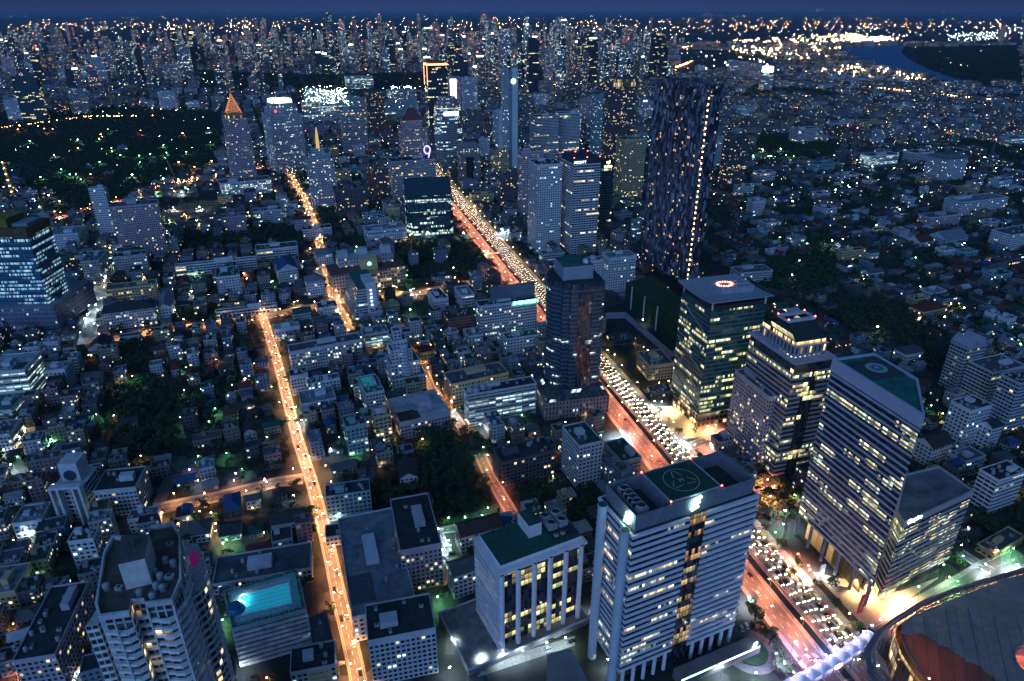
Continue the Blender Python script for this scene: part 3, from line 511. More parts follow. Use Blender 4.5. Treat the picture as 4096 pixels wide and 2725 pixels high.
# ------------------------------------------------------------------ surveyed buildings
# tile xl xr ytop yfoot depth/width rot style roof type | label
LIST='''I 860 1240 1205 G215 .45 22 p - - |broad mauve condominium slab with gridded balconies behind the walled school
I 690 835 1085 G120 .6 14 w - - |slim white condo of stacked blocks beside the mauve slab
I 520 675 305 500 .5 22 w2 - - |white stepped residential tower beyond the park trees
I 1230 1385 325 470 .7 15 w - - |white gridded condo tower beyond the park near the temple roofs
I 80 300 205 560 .35 15 gt - - |sloping grey glass office with two lit strips at the park edge
I 20 200 390 560 .6 12 w dark - |pale office block with dark plinth before the sloping grey glass office
I 390 515 390 500 .5 20 d - - |dark gridded block next to the white stepped residential tower
I 1460 1560 405 470 .6 20 w red - |small white block with red flank by the park avenue
I 445 525 155 250 .7 20 w - - |plain white tower behind the sloping grey glass office
I 700 835 60 265 .8 12 b - - |grey tower with a bent facade far beyond the park
I 550 710 130 250 .3 18 b - - |long horizontally banded hotel slab beside the bent facade tower
I 170 295 110 200 .5 12 w - - |stepped pale office behind the sloping glass roofline
I 0 118 60 200 .6 14 p - - |pink lit striped tower at the skyline edge
I 1270 1400 115 260 .4 20 w2 - - |white framed open grid tower beyond the park
I 1035 1110 95 200 .8 15 w - - |slim pale tower between the bent tower and the framed grid tower
I 1705 1820 1145 1225 .6 22 y - - |small cream block lit by the construction pit
I 1732 1920 1300 1430 .7 22 p - - |pink cube block with square windows beside the bright side lane
J 20 250 1250 1350 .4 20 w2 - - |long pale six storey block with green lit end near the dark tree belt
J 240 370 1215 1290 .6 20 w2 - - |stepped grey apartment house beside the glowing hotel street
J 695 905 470 840 .5 20 b2 dark - |banded terrace tower with a glowing crest before the building site
J 890 1045 330 680 .7 22 d - - |black hotel tower with one white lamp on its roof
J 1545 1650 215 400 .7 18 p - - |violet tower carrying a tall glowing white strip
J 1655 1785 220 490 .5 20 w - - |pale ribbed office tower behind the faceted bank tower
J 1795 1880 700 850 .6 20 w - - |plain white block behind the arch shaped tower
J 1885 2030 790 980 .6 20 y dark - |tan block with roof garden at the foot of the clock tower
J 1075 1455 880 1190 .5 20 b2 dark - |broad dark banded office topped by a violet ring sign
J 985 1080 935 1170 .8 18 d - - |dark tower with a yellow lit stair strip
J 905 990 920 1160 .8 18 r - - |brick tiered apartment tower behind the yellow lit stair strip
J 805 895 755 850 .7 22 w - - |white mid rise with lit stair in the old shophouse quarter
J 930 1022 700 790 .8 22 w - - |white stepped ziggurat block below the black hotel tower
J 695 772 850 930 .7 22 w - - |plain white cube block behind the golden sail tower
J 775 912 925 990 .6 22 t - - |low teal block beneath the white mid rise with lit stair
J 985 1118 590 680 .7 22 r - - |brown brick office with dotted windows by the fly over
J 625 692 765 860 .7 22 y - - |yellow lit narrow block right behind the golden sail tower
J 1940 2105 985 1250 .6 17 d - - |unfinished purple grey tower behind the petrol station
J 1720 1910 1140 1220 .5 17 y grey - |low cream building beside the far end of the boulevard
J 878 1045 1300 1380 .6 22 t grey - |pale teal low block behind the fan roofed office
J 885 1225 1425 1520 .5 22 w pale - |long white office with rows of fans on its roof
J 340 480 1335 1420 .6 22 p red hip |cream mansion block under a red hipped roof
J 405 640 1415 1500 .5 20 w2 brown - |wide terraced apartment house under a brown roof
J 1060 1172 1245 1350 .8 20 y - - |narrow tan block with roof plants behind the fan roofed office
J 650 792 955 1050 .6 22 y dark - |tan stepped block with lit terrace beside the golden sail tower
J 645 912 1100 1320 .5 22 d - - |brown apartment block with glowing top terraces
K 140 345 800 1310 .6 17 p - - |pink lit residential tower with a curled roof ornament
K 222 490 905 E205 1.1 17 w dark - |white ribbed condo tower with slanted roof frame by the boulevard
K 484 790 905 E215 1.2 17 b dark - |dark banded serviced apartment tower with lettered crown
K 765 895 920 1490 .8 17 g - - |black glass tower with glowing script on its top
K 232 465 525 880 .55 17 b - - |white twin condo tower with a yellow lit slot, front one
K 432 632 500 850 .6 17 b - - |white twin condo tower with a yellow lit slot, rear one
K 720 848 362 860 .7 17 t - - |narrow pale panelled wing joined to the big dark tower
K 822 1072 228 870 .35 17 d - - |big dark gridded tower with a gold slatted crown
K 620 736 385 580 .5 17 p - - |pink ribbed residential slab behind the twin condo towers
N 1477 1541 335 640 .9 17 w2 dark - |very slim white tower behind the clock tower
K 250 345 245 340 .5 20 w - - |cool lit white block before the very slim white tower
K 265 382 350 460 .7 20 w - - |white condo block behind the twin condo towers
K 430 545 70 280 .5 20 p - - |salmon and blue tower of two joined slabs
N 1662 1752 330 490 .8 14 gt - - |curving dark teal office tower
K 640 756 180 280 .8 20 k - - |bright cool lit office cube before the railway land
K 185 272 40 150 .7 18 gb - - |dark blue glass tower glowing from its top edge
K 1090 1202 405 570 .6 17 w2 - - |white stepped condo tower behind the beige round cornered tower
K 1752 1962 705 1090 .5 20 d - - |dark residential tower with red roof lamps behind the black checkered tower
K 1672 1772 730 920 .6 20 b - - |pale balconied tower half hidden by the black checkered tower
K 1530 1617 125 190 .6 20 w - - |white office with lit screen on its flank near the expressway
K 1790 1872 85 210 .7 20 b - - |banded tower beside the wide expressway billboards
K 1872 1960 95 230 .6 20 p - - |mauve ribbed tower beside the banded tower
K 1962 2052 110 235 .6 20 p - - |second mauve ribbed tower under the big screen
O 692 782 478 572 .8 18 b - - |stepped white pyramid tower crowned by a round glowing billboard
K 915 1150 705 1185 .75 17 y dark - |beige round cornered residential tower with a gabled top
K 995 1062 470 640 .7 17 d - - |slim dark block squeezed behind the big dark tower
K 560 640 470 700 .7 17 w2 - - |pale narrow tower beside the rear twin condo
J 1900 1960 480 760 .7 17 w - - |grey side tower leaning on the slender clock tower
K 875 992 1430 1500 .6 20 y green - |yellow low apartment block at the foot of the beige tower
K 890 1040 1290 1345 .5 20 p - - |long pink shophouse row below the beige tower
K 1030 1112 1340 E130 .6 17 t - - |pale green office with a white sign panel beside the black checkered tower
K 1942 2085 1190 1310 .6 17 w - - |white block with small dark windows in the tree dark quarter
K 1832 1992 1075 1150 .5 17 w2 - - |long grey flat block before the dark residential tower
K 1850 2010 455 530 .5 20 w - - |white hospital style block beyond the dark residential tower
H 458 612 585 650 .8 23 w dark - |white low hotel with tall roof box off the tree lined street
H 505 632 655 695 .6 23 w dark - |white annex with blue window row behind the long white hotel
H 162 346 735 812 .5 23 w white - |white corner house at the head of the orange side street
H 292 427 625 670 .7 23 w2 green gable |green roofed pale house by the school wall
H 376 516 400 510 1. 23 w pale hip |white square villa block with pale hipped roof
H 37 332 180 275 .45 20 b green - |long white school wing of five open galleries
H 172 332 320 445 1.6 24 w2 blue gable |blue roofed gymnasium hall
H 440 575 215 300 1.2 24 w pale hip |pale hall with a hipped roof beside the cream civic block
H 262 776 890 1032 .24 25 w2 grey - |long white hotel with a dense grid of lit windows
H 486 626 1095 1190 .7 23 w grey - |white box building with a lit stair slot
H 392 512 1110 1200 .8 23 t dark - |blue grey shophouse block beside the white box building
H 268 402 1060 1190 .9 23 w2 dark - |grey arched shophouse on the side street
H 750 935 1180 1350 2.0 24 w2 teal - |apartment block with a teal rooftop pool
H 900 1042 575 616 .6 23 y white - |pink walled low house by the grass lot
H 1236 1382 520 612 2.2 24 w dark - |long narrow white row house behind the grass lot
H 1422 1565 500 610 2.0 20 b pale - |stepped pale row houses beside the green lettered hotel
H 1340 1565 660 780 .8 20 r dark - |wide dark roofed warehouse with orange walls
H 1362 1452 755 840 .8 22 w2 - - |small grey tower block before the orange walled warehouse
H 1485 1622 780 865 1.2 22 w green - |low block with a tank tower beside the green lettered hotel
H 1160 1277 890 972 1.0 22 y red hip |cream house block with a red hipped roof on the back lane
H 958 1397 1385 1500 .95 24 p white - |mauve courtyard block with a brightly lit wavy roof deck
H 1348 1802 1115 1285 .42 24 y grey - |yellow lit courtyard office behind the domed car park
H 1485 1997 1190 1412 .22 19 k dark - |white parking hospital block with domed vents and lit bays
H 1571 2000 572 818 .25 19 w2 dark - |wide white hotel with the green lettered sign
E 15 270 800 925 .45 19 w green - |blank white annex with uplit panels before the green lettered hotel
H 842 982 1345 1530 .9 23 y dark - |cream apartment tower with a lettered front near the grove
H 640 812 1415 C190 1.1 23 t grey - |glass fronted studio block under one big slanted roof
H 335 600 1255 1330 .8 23 w pale - |large pale roofed shed along the side street
H 795 1092 75 145 .5 22 w pale - |low bright office beside the tree dark garden
H 770 965 770 872 .7 23 k teal - |open car park deck with a teal roof below the stepped white block
E 270 452 210 275 .6 17 k teal - |low lit podium below the lettered crown tower
E 712 950 235 505 .6 17 w pale - |tall white hospital block between the mirror tower and the black checkered tower
E 590 760 255 480 .5 17 w grey - |white wing behind the mirror tower crown
E 745 942 815 862 .7 17 g grey - |small dark glass restaurant pavilion in a lit garden
E 955 1212 985 1085 1.2 14 y grey - |big pale roofed hall inside the walled garden
E 1025 1202 1175 1210 .6 14 d dark - |low dark canopy pavilion with fairy lights by the boulevard
E 1605 1902 340 410 .5 14 w2 grey - |cream apartment block behind the canopy roofed tower
E 15 165 1400 1440 .8 20 w2 dark hip |tiled villa behind the domed car park
G 1502 1667 350 480 1.4 22 w green - |white chapel office with vertical fins in the school grounds
G 1096 1202 570 655 3.2 22 w pale gable |long narrow hall with a pale gabled roof and lit side lane
G 1215 1785 235 320 .10 19 b pale - |very long gallery classroom block with a pale roof
G 735 1092 415 528 .35 22 y grey - |ornate cream mansion with arched balconies
G 705 1082 575 690 .5 22 w2 dark hip |colonnaded school block under a broad dark roof
G 665 808 640 705 .9 22 y grey - |cream house with curved white balconies at the traffic corner
G 782 1022 205 352 .5 22 w dark - |white gridded apartment tower behind the ornate cream mansion
G 1150 1232 100 195 .9 22 w2 - - |grey narrow block behind the long gallery classrooms
G 362 600 60 190 1.2 14 w pale - |stepped hospital block beside the blue glass tower
G 560 752 250 410 2.0 14 w teal - |white windowless block with bright lit deck over the traffic street
G 1502 1930 560 602 .12 19 b green - |low school front with a long green roof and arched gate
G 302 500 1010 1155 1.0 12 w white - |white block wrapped in green netting
G -120 285 1010 1235 1.1 12 k white - |tall white hospital block with fully lit side galleries
G -120 187 1290 1395 1.4 12 k teal - |lit galleried block with a teal roof below the hospital
G -120 152 1460 1568 1.2 12 w2 grey - |blank grey office with uplit ribs at the edge
G 162 302 850 905 .8 12 w grey - |pale shophouse pair below the blue glass tower
G 302 432 815 875 .8 12 w white - |white roofed shophouse beside the traffic corner
G 432 522 850 905 .8 14 w2 brown gable |gabled shophouse with small balconies by the traffic corner
G 472 562 925 1035 1.4 14 w2 dark - |grey balconied shophouse above the netted white block
G 612 790 850 905 1.3 16 w2 dark gable |dark roofed row house beside the old cemetery
G 562 722 1075 1115 1. 16 w grey gable |white garden house under the dark tree belt
F 1400 1652 865 1185 .7 20 b2 dark - |grey condo tower crowned with pointed gables
F 1522 1925 1035 1275 .6 20 b grey - |curved balcony condo beside the gable crowned tower
F 1745 2060 1110 1480 .6 20 b2 dark - |dark brown balconied condo at the scene edge
F 1402 1692 1300 B150 .7 22 w dark - |white tiered apartment house with a round gable window
F 1600 1766 1420 B165 .9 22 w dark gable |white lower wing with lit windows beside the tiered apartment house
B 850 1097 150 262 .7 24 w brown gable |white house block with a brown gabled roof behind the striped tower wing
B 1250 1540 345 560 .5 22 b dark - |grey apartment block with open balconies beyond the striped tower wing
B 1062 1290 230 330 .6 22 w2 grey - |low grey block with a lit rooftop edge beside the open balcony apartments
F 1110 1377 605 655 .5 22 y red hip |cream school under a wide red roof
F 1090 1252 525 565 .6 22 y dark - |tan block behind the red roofed cream school
F 1182 1372 480 520 .6 22 w pale - |white block with rooftop boxes beyond the red roofed cream school
F 1637 1742 625 700 .8 24 w grey - |white twin block of small windows, the rear one
F 1728 1860 660 737 .8 24 w grey - |white twin block of small windows, the front one
F 1672 1892 245 305 .7 22 d red - |grey block with a red roof deck
F 1625 1832 355 412 .6 22 t dark - |pale teal factory block in the tree dark quarter
F 1290 1432 180 225 .7 22 w grey - |white hostel block with blue lit windows
F 1432 1592 195 235 .6 22 t grey - |pale green hostel next to the white hostel block
F 1682 2100 75 185 .35 22 w grey - |large white hospital wing with an amber roof sign
F 1037 1152 85 125 .9 22 w grey - |small white office beside the red lit sign block
F 992 1115 45 100 .9 22 p dark - |dark mauve block with a small red lit sign
F 1095 1282 125 160 .8 22 w red gable |white walled temple hall with a red roof
F 1242 1522 105 150 .6 22 w2 pale gable |wide pale roofed market hall
F 612 807 190 258 .25 20 y dark - |yellow trimmed apartment slab amid the dark gardens
F 800 902 200 242 .7 20 w grey vault |white hall under a barrel roof
F 775 937 340 378 .5 18 w grey gable |long white row of garden townhouses
F 225 382 45 112 .7 18 d dark - |dark brick block behind the canopy roofed tower
F -20 132 50 92 .5 18 t grey - |green lit pale block in the dark gardens
F 105 217 185 212 .6 18 w white - |single white walled villa in the dark gardens
F 1005 1212 905 985 .7 20 w2 grey vault |grey house with a glazed barrel roof behind the helipad tower
L 1240 1522 935 1095 .9 20 w grey hip |white office tower under a wide pointed roof
L 1070 1287 895 975 .6 20 b dark - |banded white clinic beside the pointed roof tower
L 770 1042 915 1000 .4 20 k grey - |brightly lit five storey campus block
L 395 597 975 1035 .5 20 t grey - |teal tinted campus block before the lattice masts
L 590 768 1050 1082 .6 20 w2 grey - |low campus hall with gridded front
L 280 486 730 832 .5 20 b grey - |white balconied apartment slab near the mast garden
L 525 707 685 742 .5 20 w grey - |white apartment block behind the balconied slab
L 740 932 675 722 .4 20 y grey - |cream terrace block behind the lattice masts
L 975 1122 710 746 .5 20 w grey - |low white block alone by the dark park
L 30 152 630 682 .7 20 y grey - |tan apartment cluster behind the black checkered tower
L 1050 1207 470 492 .4 20 b grey - |white banded office by the river expressway
L 1465 1592 630 672 .6 20 w grey - |bright white warehouse office near the river bend
L 1350 1502 575 622 .5 20 w grey - |pale apartment group below the expressway
L 1660 1830 1090 1155 .7 20 w grey - |white house block with many lit bays by the sports ground
L 1450 1606 1140 1202 .6 20 y pale - |yellow school building with a pale roof
L 1745 1980 795 852 .4 20 k grey - |long open gallery block at the edge of the dark park
L 1357 1802 1240 1335 .3 20 w pale - |long white sports complex with a wide pale roof
L 1175 1472 1345 1422 .35 20 p grey - |long mauve ward block
L 1607 1742 1375 1425 .6 20 w grey - |white block between the ward and the hospital
L 1250 1402 1120 1205 .7 20 d dark - |dark slab with two lit columns
L 1180 1272 1140 1192 .7 20 w white - |small bright white cube block
L 1160 1267 1068 1112 .6 20 y dark - |yellow office behind the small bright cube
L 780 882 1090 1132 .8 20 p dark - |pink lit block with a white sign
L 440 612 1285 1342 .8 20 w dark - |white windowed block with dark roof among shophouses
L -20 112 1225 1315 .8 20 w dark - |white block in the shophouse grid beside the black checkered tower
L 60 217 1385 1432 .7 20 w grey - |teal lit white house row
L 20 182 1035 1100 .6 20 b grey - |white balconied block beside the campus
L 430 562 1180 1225 .7 20 w dark - |grey block at the shophouse crossing
L 1050 1162 1215 1260 .7 20 w grey - |cream white corner block by the dark slab
L 830 932 560 592 .6 20 w grey - |pale block in the low quarter under the expressway
L 950 1082 560 592 .6 20 w2 grey - |grey block in the low quarter under the expressway
D 72 312 585 668 1.1 14 w pale - |white shophouse block with a pale roof and glowing front corner
D 415 602 700 862 .7 12 w dark - |plain windowless white tower block behind the zigzag condo
D -120 192 1020 1120 1.3 12 y pale - |cream hotel wing with a long lit skylight
D 77 545 1410 1640 2.6 12 p dark - |long dark roofed apartment block with a pink lit front
D 1342 1480 665 700 1.0 14 w dark gable |dark gabled shed beside the garland lit restaurant
D 1660 1865 585 615 .6 16 w dark gable |white row house with a dark gabled roof
D 1085 1300 660 712 .8 14 w2 grey hip |garland lit restaurant under a grey hipped roof
D 1300 1905 880 960 .42 14 w2 grey - |wide school block with flat grey roofs behind the pool deck
D 780 975 560 640 .6 14 w grey - |white block with a tall flank beside the parking lot
D 570 895 385 540 .9 10 w2 dark - |modern grey balconied hotel with violet lit rooms
C 155 430 405 548 .45 14 t dark - |pale green apartment house with arched top windows
C 400 830 1330 1600 .7 14 w2 dark - |dark courtyard building with roof sheds
C -60 217 1470 1640 .7 14 w2 dark - |dark roofed block carrying a painted wall advertisement
C 232 712 1185 1330 2.4 18 w pale - |long low white building with pale roof and a brick side court
C 552 866 778 1030 2.0 16 p dark - |tall narrow violet apartment slab with a tiny roof helipad
A 75 322 135 398 1.5 22 w green - |white slab building with vertical slot windows
A 330 560 230 290 1.6 22 w2 green - |low green roofed court building behind the white slab building
C 895 1080 930 1068 .9 24 w2 grey gable |metal roofed workshop with a teal lit front
C 680 808 1150 1195 1. 20 w2 grey gable |small workshop with a lit shop window
C 155 500 640 690 .35 14 w2 dark - |low row with a green roof patch and glazed strip
C 945 1240 690 800 .5 22 w2 brown gable |old brown roofed row house behind the green topped office
C 600 720 330 400 1.7 12 w dark gable |dark roofed villa with white gable in the grove
C 1180 1560 235 378 .45 22 d dark - |dark eight storey hotel with a lit rooftop bar
A 42 162 455 505 .8 22 y pale - |cream two storey house below the white slab
C 1350 1470 520 565 .7 22 w white - |white roofed small workshop on the grove lane
C 1215 1310 580 615 .6 22 w white - |white cube shop by the green wall
B 1235 1524 800 830 .3 28 y grey - |long low pavilion with a lit garden front
'''
rnd=random.Random(3)
BL={}
nb=0
for ln in LIST.strip().split('\n'):
    spec,label=ln.split('|'); q=spec.split()
    t,xl,xr,yt,yf,ratio,rot,style,roof,rt=q
    xl,xr,yt,ratio,rot=map(float,(xl,xr,yt,ratio,rot))
    tf=t
    if not (yf[0].isdigit()): tf=yf[0]; yf=yf[1:]
    YF=full(tf,0,float(yf))[1]; yf_t=(YF-TL[t][1])/TL[t][2]
    cx,cy,w,d,rot,h=solve_bb(t,xl,xr,yt,yf_t,ratio,rot)
    if h<5: h=5
    dist=math.hypot(cx,cy); near=dist<1300
    BL[label]=(cx,cy,w,d,rot,h)
    cat='tower' if h>60 else ('house' if ('house' in label and h<16 and 'block' not in label) else 'building')
    nmn='tower' if h>60 else ('house' if cat=='house' else ('office_block' if 'office' in label else 'apartment_block' if ('apartment' in label or 'condo' in label) else 'building'))
    building(nmn,label,cat,cx,cy,w,d,rot,h,style,rnd,near,None if roof=='-' else roof,rooftype='flat' if rt=='-' else rt)
    MARKS.append((cx,cy,label,w,d,h)); nb+=1
    if DBG: print('BB %4.0f %4.0f w%3.0f d%3.0f h%3.0f %s'%(cx,cy,w,d,h,label[:50]))
def find(s):
    for k,v in BL.items():
        if s in k: return v
    raise KeyError(s)
# ------------------------------------------------------------------ landmark buildings
def text(s_,size,mat,parent,loc,rot,name='lettering',ext=.15,align='CENTER'):
    c=bpy.data.curves.new(name,'FONT'); c.body=s_; c.size=size; c.extrude=ext; c.align_x=align; c.align_y='CENTER'; c.resolution_u=3
    f=bpy.data.objects.new(name,c); COL.objects.link(f); bpy.context.view_layer.update()
    me=bpy.data.meshes.new_from_object(f.evaluated_get(bpy.context.evaluated_depsgraph_get())); bpy.data.objects.remove(f)
    me.materials.clear(); me.materials.append(mat)
    o=bpy.data.objects.new(name,me); COL.objects.link(o); o.parent=parent; o.location=loc; o.rotation_euler=rot; return o
def inpoly_(x,y,p):
    r=False; j=len(p)-1
    for i in range(len(p)):
        if (p[i][1]>y)!=(p[j][1]>y) and x<(p[j][0]-p[i][0])*(y-p[i][1])/(p[j][1]-p[i][1])+p[i][0]: r=not r
        j=i
    return r
def polyin(poly,k):          # offset a convex ccw polygon outwards by k
    n=len(poly); out=[]
    for i in range(n):
        p,q,r=poly[i-1],poly[i],poly[(i+1)%n]
        e1=(q[0]-p[0],q[1]-p[1]); e2=(r[0]-q[0],r[1]-q[1]); l1=math.hypot(*e1); l2=math.hypot(*e2)
        n1=(e1[1]/l1,-e1[0]/l1); n2=(e2[1]/l2,-e2[0]/l2); dd=1+n1[0]*n2[0]+n1[1]*n2[1]
        dd=max(dd,.35); out.append((q[0]+k*(n1[0]+n2[0])/dd,q[1]+k*(n1[1]+n2[1])/dd))
    return out
def mark(x,y,label,w=40,d=30,h=60): MARKS.append((x,y,label,w,d,h))
def disc(mb,cx,cy,z,r0,r1,n=40,m=0):
    for i in range(n):
        a,b=2*math.pi*i/n,2*math.pi*(i+1)/n
        mb.face([(cx+r0*math.cos(a),cy+r0*math.sin(a),z),(cx+r1*math.cos(a),cy+r1*math.sin(a),z),(cx+r1*math.cos(b),cy+r1*math.sin(b),z),(cx+r0*math.cos(b),cy+r0*math.sin(b),z)],None,m)
def bar(mb,cx,cy,z,l,w,a,m=0):
    c,s=math.cos(a),math.sin(a); mb.face([(cx+p*c-q*s,cy+p*s+q*c,z) for p,q in ((-l/2,-w/2),(l/2,-w/2),(l/2,w/2),(-l/2,w/2))],None,m)
WHITEW=P((.74,.67,.72),.7,.12,.12); LOGO=emit('logo_light',(.55,1,.85),9); WARMF=facade((.3,.2,.1),(.1,.05,.02),4.,.06,.05,.95,1.0,'warm',3.0)
def red_lamps(t,pts_,r=.35,mat=None):
    me=MB().cyl(0,0,0,.7,r,n=6).mesh('warning_lamp',mat or E_RED)
    for p in pts_: inst(me,'warning_lamp',t,p)

# -- white banded bank tower
cx,cy,w,d,rot,h=solve_bb('A',300,1300,590,1610,.42,24); h0=h; hb=h-9
t=thing('bank_tower','white banded bank tower with roof helipad and two round end columns','tower',cx,cy,0,R(rot)); occupy(cx,cy,w+6,d,R(rot)); mark(cx,cy,'white banded bank tower',w,d,h)
fh=3.75; core=facade((.04,.04,.05),DG,fh,.05,.12,.93,.20,'mix',1.3)
MB().box(-w/2+.4,w/2-.4,-d/2+.4,d/2-.4,11,hb,1.6).obj('glazed_core',core,t)
MB().box(-w/2+5,w/2-5,-d/2+5,d/2-5,0,11,3).obj('lobby',facade((.2,.2,.2),DG,5.5,.06,.1,.9,.35,'mix',1.0),t)
lw=[(-w/2,-d/2),(-.065*w,-d/2),(-.065*w,d/2),(-w/2,d/2)]; rw=[(.065*w,-d/2-.4),(w/2,-d/2-.4),(w/2,d/2),(.065*w,d/2)]
me1=MB().prism(lw,0,1.75,3.2,bottom=True).mesh('spandrel',WHITEW); me2=MB().prism(rw,0,1.75,3.2,bottom=True).mesh('spandrel',WHITEW)
i=0; z=11.0
while z<hb-1: inst(me1,'spandrel',t,(0,0,z)); inst(me2,'spandrel',t,(0,0,z)); z+=fh
MB().box(-.064*w,.064*w,-d/2+.1,-d/2+.35,2,hb+1,1.7).obj('centre_glazing',facade((.02,.02,.02),DG,fh,.07,.06,.95,.5,'warm',.5),t)
MB().prism(ins(w-2.4,d-2.4),hb,hb+.4).obj('roof',P(ROOFC['dark']),t)
scr=P((.20,.21,.25),.5,.3,.5)
MB().slabring(ins(w-5,d-5),ins(w-5.8,d-5.8),hb+.4,h).obj('screen_wall',scr,t)
mb=MB()
for i in range(60):
    x=-w/2+3+i*(w-6)/59; mb.beam((x,-d/2+2.4,hb+.4),(x,-d/2+2.4,h+.4),.1,n=4)
mb.obj('screen_ribs',scr,t)
hx0,hx1=-.20*w,.20*w; mb=MB(); mb.box(hx0,hx1,-d/2+3.2,d/2-3.2,hb+.4,h+.8,m=0,mt=1); mb.obj('helipad',[scr,P((.01,.07,.05),.7,.3,.3)],t)
mb=MB(); z=h+.83; rr=min(hx1-hx0,d-6.4)*.36; disc(mb,0,0,z,rr-.35,rr,48)
bar(mb,-.9,0,z,2.6,.45,1.57); bar(mb,.9,0,z,2.6,.45,1.57); bar(mb,0,0,z,1.8,.45,0)
for k in range(3):
    a=math.pi/2+k*2*math.pi/3; ax,ay=math.cos(a)*rr*.8,math.sin(a)*rr*.8
    for s_ in(-1,1): bar(mb,ax*.86+s_*-math.sin(a)*1.2,ay*.86+s_*math.cos(a)*1.2,z,2.8,.35,a+s_*2.6)
    b=a+math.pi/3
    for s_ in(-1,1): bar(mb,math.cos(b)*rr*.42+s_*-math.sin(b)*2.2,math.sin(b)*rr*.42+s_*math.cos(b)*2.2,z,2.2,.35,b+1.57)
mb.obj('helipad_marking',P((.55,.5,.3),.7,.15,1),t)
mb=MB(); mb.slabring([(hx0,-d/2+3.2),(hx1,-d/2+3.2),(hx1,d/2-3.2),(hx0,d/2-3.2)],[(hx0+.5,-d/2+3.7),(hx1-.5,-d/2+3.7),(hx1-.5,d/2-3.7),(hx0+.5,d/2-3.7)],h+.8,h+1.1); mb.obj('helipad_edge',P((.5,.42,.42)),t)
red_lamps(t,[(hx0,-d/2+3.2,h+1),(hx1,-d/2+3.2,h+1),(hx1,d/2-3.2,h+1),(hx0,d/2-3.2,h+1)],.3)
MB().box(-w/2+6,-w/2+12,-d/2+6,d/2-6,hb+.4,h-2.2).obj('plant_deck',P((.25,.26,.28)),t)
for k in range(5): inst(KIT['fan'],'cooling_fan',t,(-w/2+9,-d/2+8.5+k*(d-17)/4,h-3.6))
for yy in (-d/2+2.6,d*.22):
    mb=MB(); mb.cyl(-w/2-2.6,yy,0,hb+3,2.3,n=24); o=mb.obj('round_column',P((.50,.54,.60),.6,.12,.1),t)
    MB().cyl(-w/2-2.6,yy,hb+3.02,hb+3.1,2.0,n=24).obj('column_cap',P((.02,.08,.07)),o)
def slogo(par,x,y,z,rz,sc=1.0):
    mb=MB()
    for k,(ox,oz) in enumerate(((.5,2.2),(0,0),(-.5,-2.2))):
        mb.beam((ox-1.7,0,oz-.5),(ox+1.7,0,oz+.7),.62,n=6)
    mb.beam((-.9,0,2.4),(.9,0,-2.4),.3,n=5)
    o=mb.obj('glowing_logo',LOGO,par); o.location=(x,y,z); o.rotation_euler=(0,0,rz); o.scale=(sc,)*3; return o
slogo(t,-.02*w,-d/2+1.2,h-2.5,0,1.15); slogo(t,-w/2+1.5,-d/2+7,h-4,-1.57,1.15)
cm_=MB().cyl(0,0,0,11,1.0,n=12).mesh('ground_column',WHITEW)
for k in range(5):
    for sx_ in(-1,1): inst(cm_,'ground_column',t,(sx_*(w*.12+k*w*.088),-d/2-.1,0))
MB().box(-w*.1,w/2+8,-d/2-13,-d/2-6,0,6.5).obj('entrance_block',P((.16,.14,.15)),t)
MB().box(-w*.1,w*.2,-d/2-13.2,-d/2-13,5.2,6.1).obj('green_light_strip',emit('green_strip',(.3,1,.35),6),t)
MB().box(w*.22,w/2+7,-d/2-13.2,-d/2-13,5.2,6.1).obj('white_light_strip',emit('blue_strip',(.5,.75,1),7),t)
slogo(t,w/2+3,-d/2-13.4,9,0,.6)
BANK=(cx,cy,w,d,rot)

# -- white column office with green roof
cx,cy,w,d,rot,h=solve_bb('C',1075,1735,882,1400,.55,27)
t=thing('office_tower','white office with green topped roof and five tall round columns','tower',cx,cy,0,R(rot)); occupy(cx,cy,w+4,d+4,R(rot)); mark(cx,cy,'white office with round columns',w,d,h)
fh=3.7; hb=h-4.5
MB().box(-w/2+1,w/2,-d/2+1.5,d/2,0,hb,2.4).obj('glazed_core',facade((.05,.05,.06),DG,fh,.05,.08,.92,.5,'yel',1.0),t)
me=MB().box(-w/2-1,-w/2+.98,-d/2-1.5,d/2+.5,0,1.9,3,bottom=True).mesh('side_fin',WHITEW)
for k in range(int(hb/fh)): inst(me,'side_fin',t,(0,0,k*fh+1.6))
mb=MB(); mb.box(-w/2-1,w/2+1.5,-d/2-1,d/2+1,hb,h-2,m=0,mt=0); mb.box(-w/2+2,w/2,-d/2+1.5,d/2-1,h-2,h,m=0,mt=1); mb.obj('roof',[WHITEW,P((.015,.08,.06),.85,.35,.3)],t)
mb=MB(); mb.box(-w*.02,w*.13,-d*.05,d*.42,h,h+8,m=0,mt=1); mb.obj('stair_house',[WHITEW,P((.015,.08,.06),.85,.35,.3)],t)
MB().box(w*.2,w*.49,-d*.33,d*.42,h+.02,h+.35).obj('plant_deck',DARKM,t)
for i in range(2):
    for j in range(2): inst(KIT['fan'],'cooling_tower',t,(w*.27+i*w*.13,d*.02+j*d*.24,h+.35))
for j in range(2): inst(KIT['ac'],'cooling_unit',t,(w*.25+j*4,-d*.24,h+.35))
for k in range(6):
    x=-w/2+1.5+k*(w-3)/5.0
    o=MB().cyl(x,-d/2-.8,0,hb+.5,1.35,n=20).obj('round_column',WHITEW,t); MB().cyl(x,-d/2-.8,hb+.52,hb+.6,1.1,n=20).obj('column_cap',P((.02,.10,.07)),o)
    if k<5: o=MB().cyl(x,d/2+2.2,0,hb+1.5,1.35,n=20).obj('round_column',WHITEW,t); MB().cyl(x,d/2+2.2,hb+1.52,hb+1.6,1.1,n=20).obj('column_cap',P((.02,.10,.07)),o)
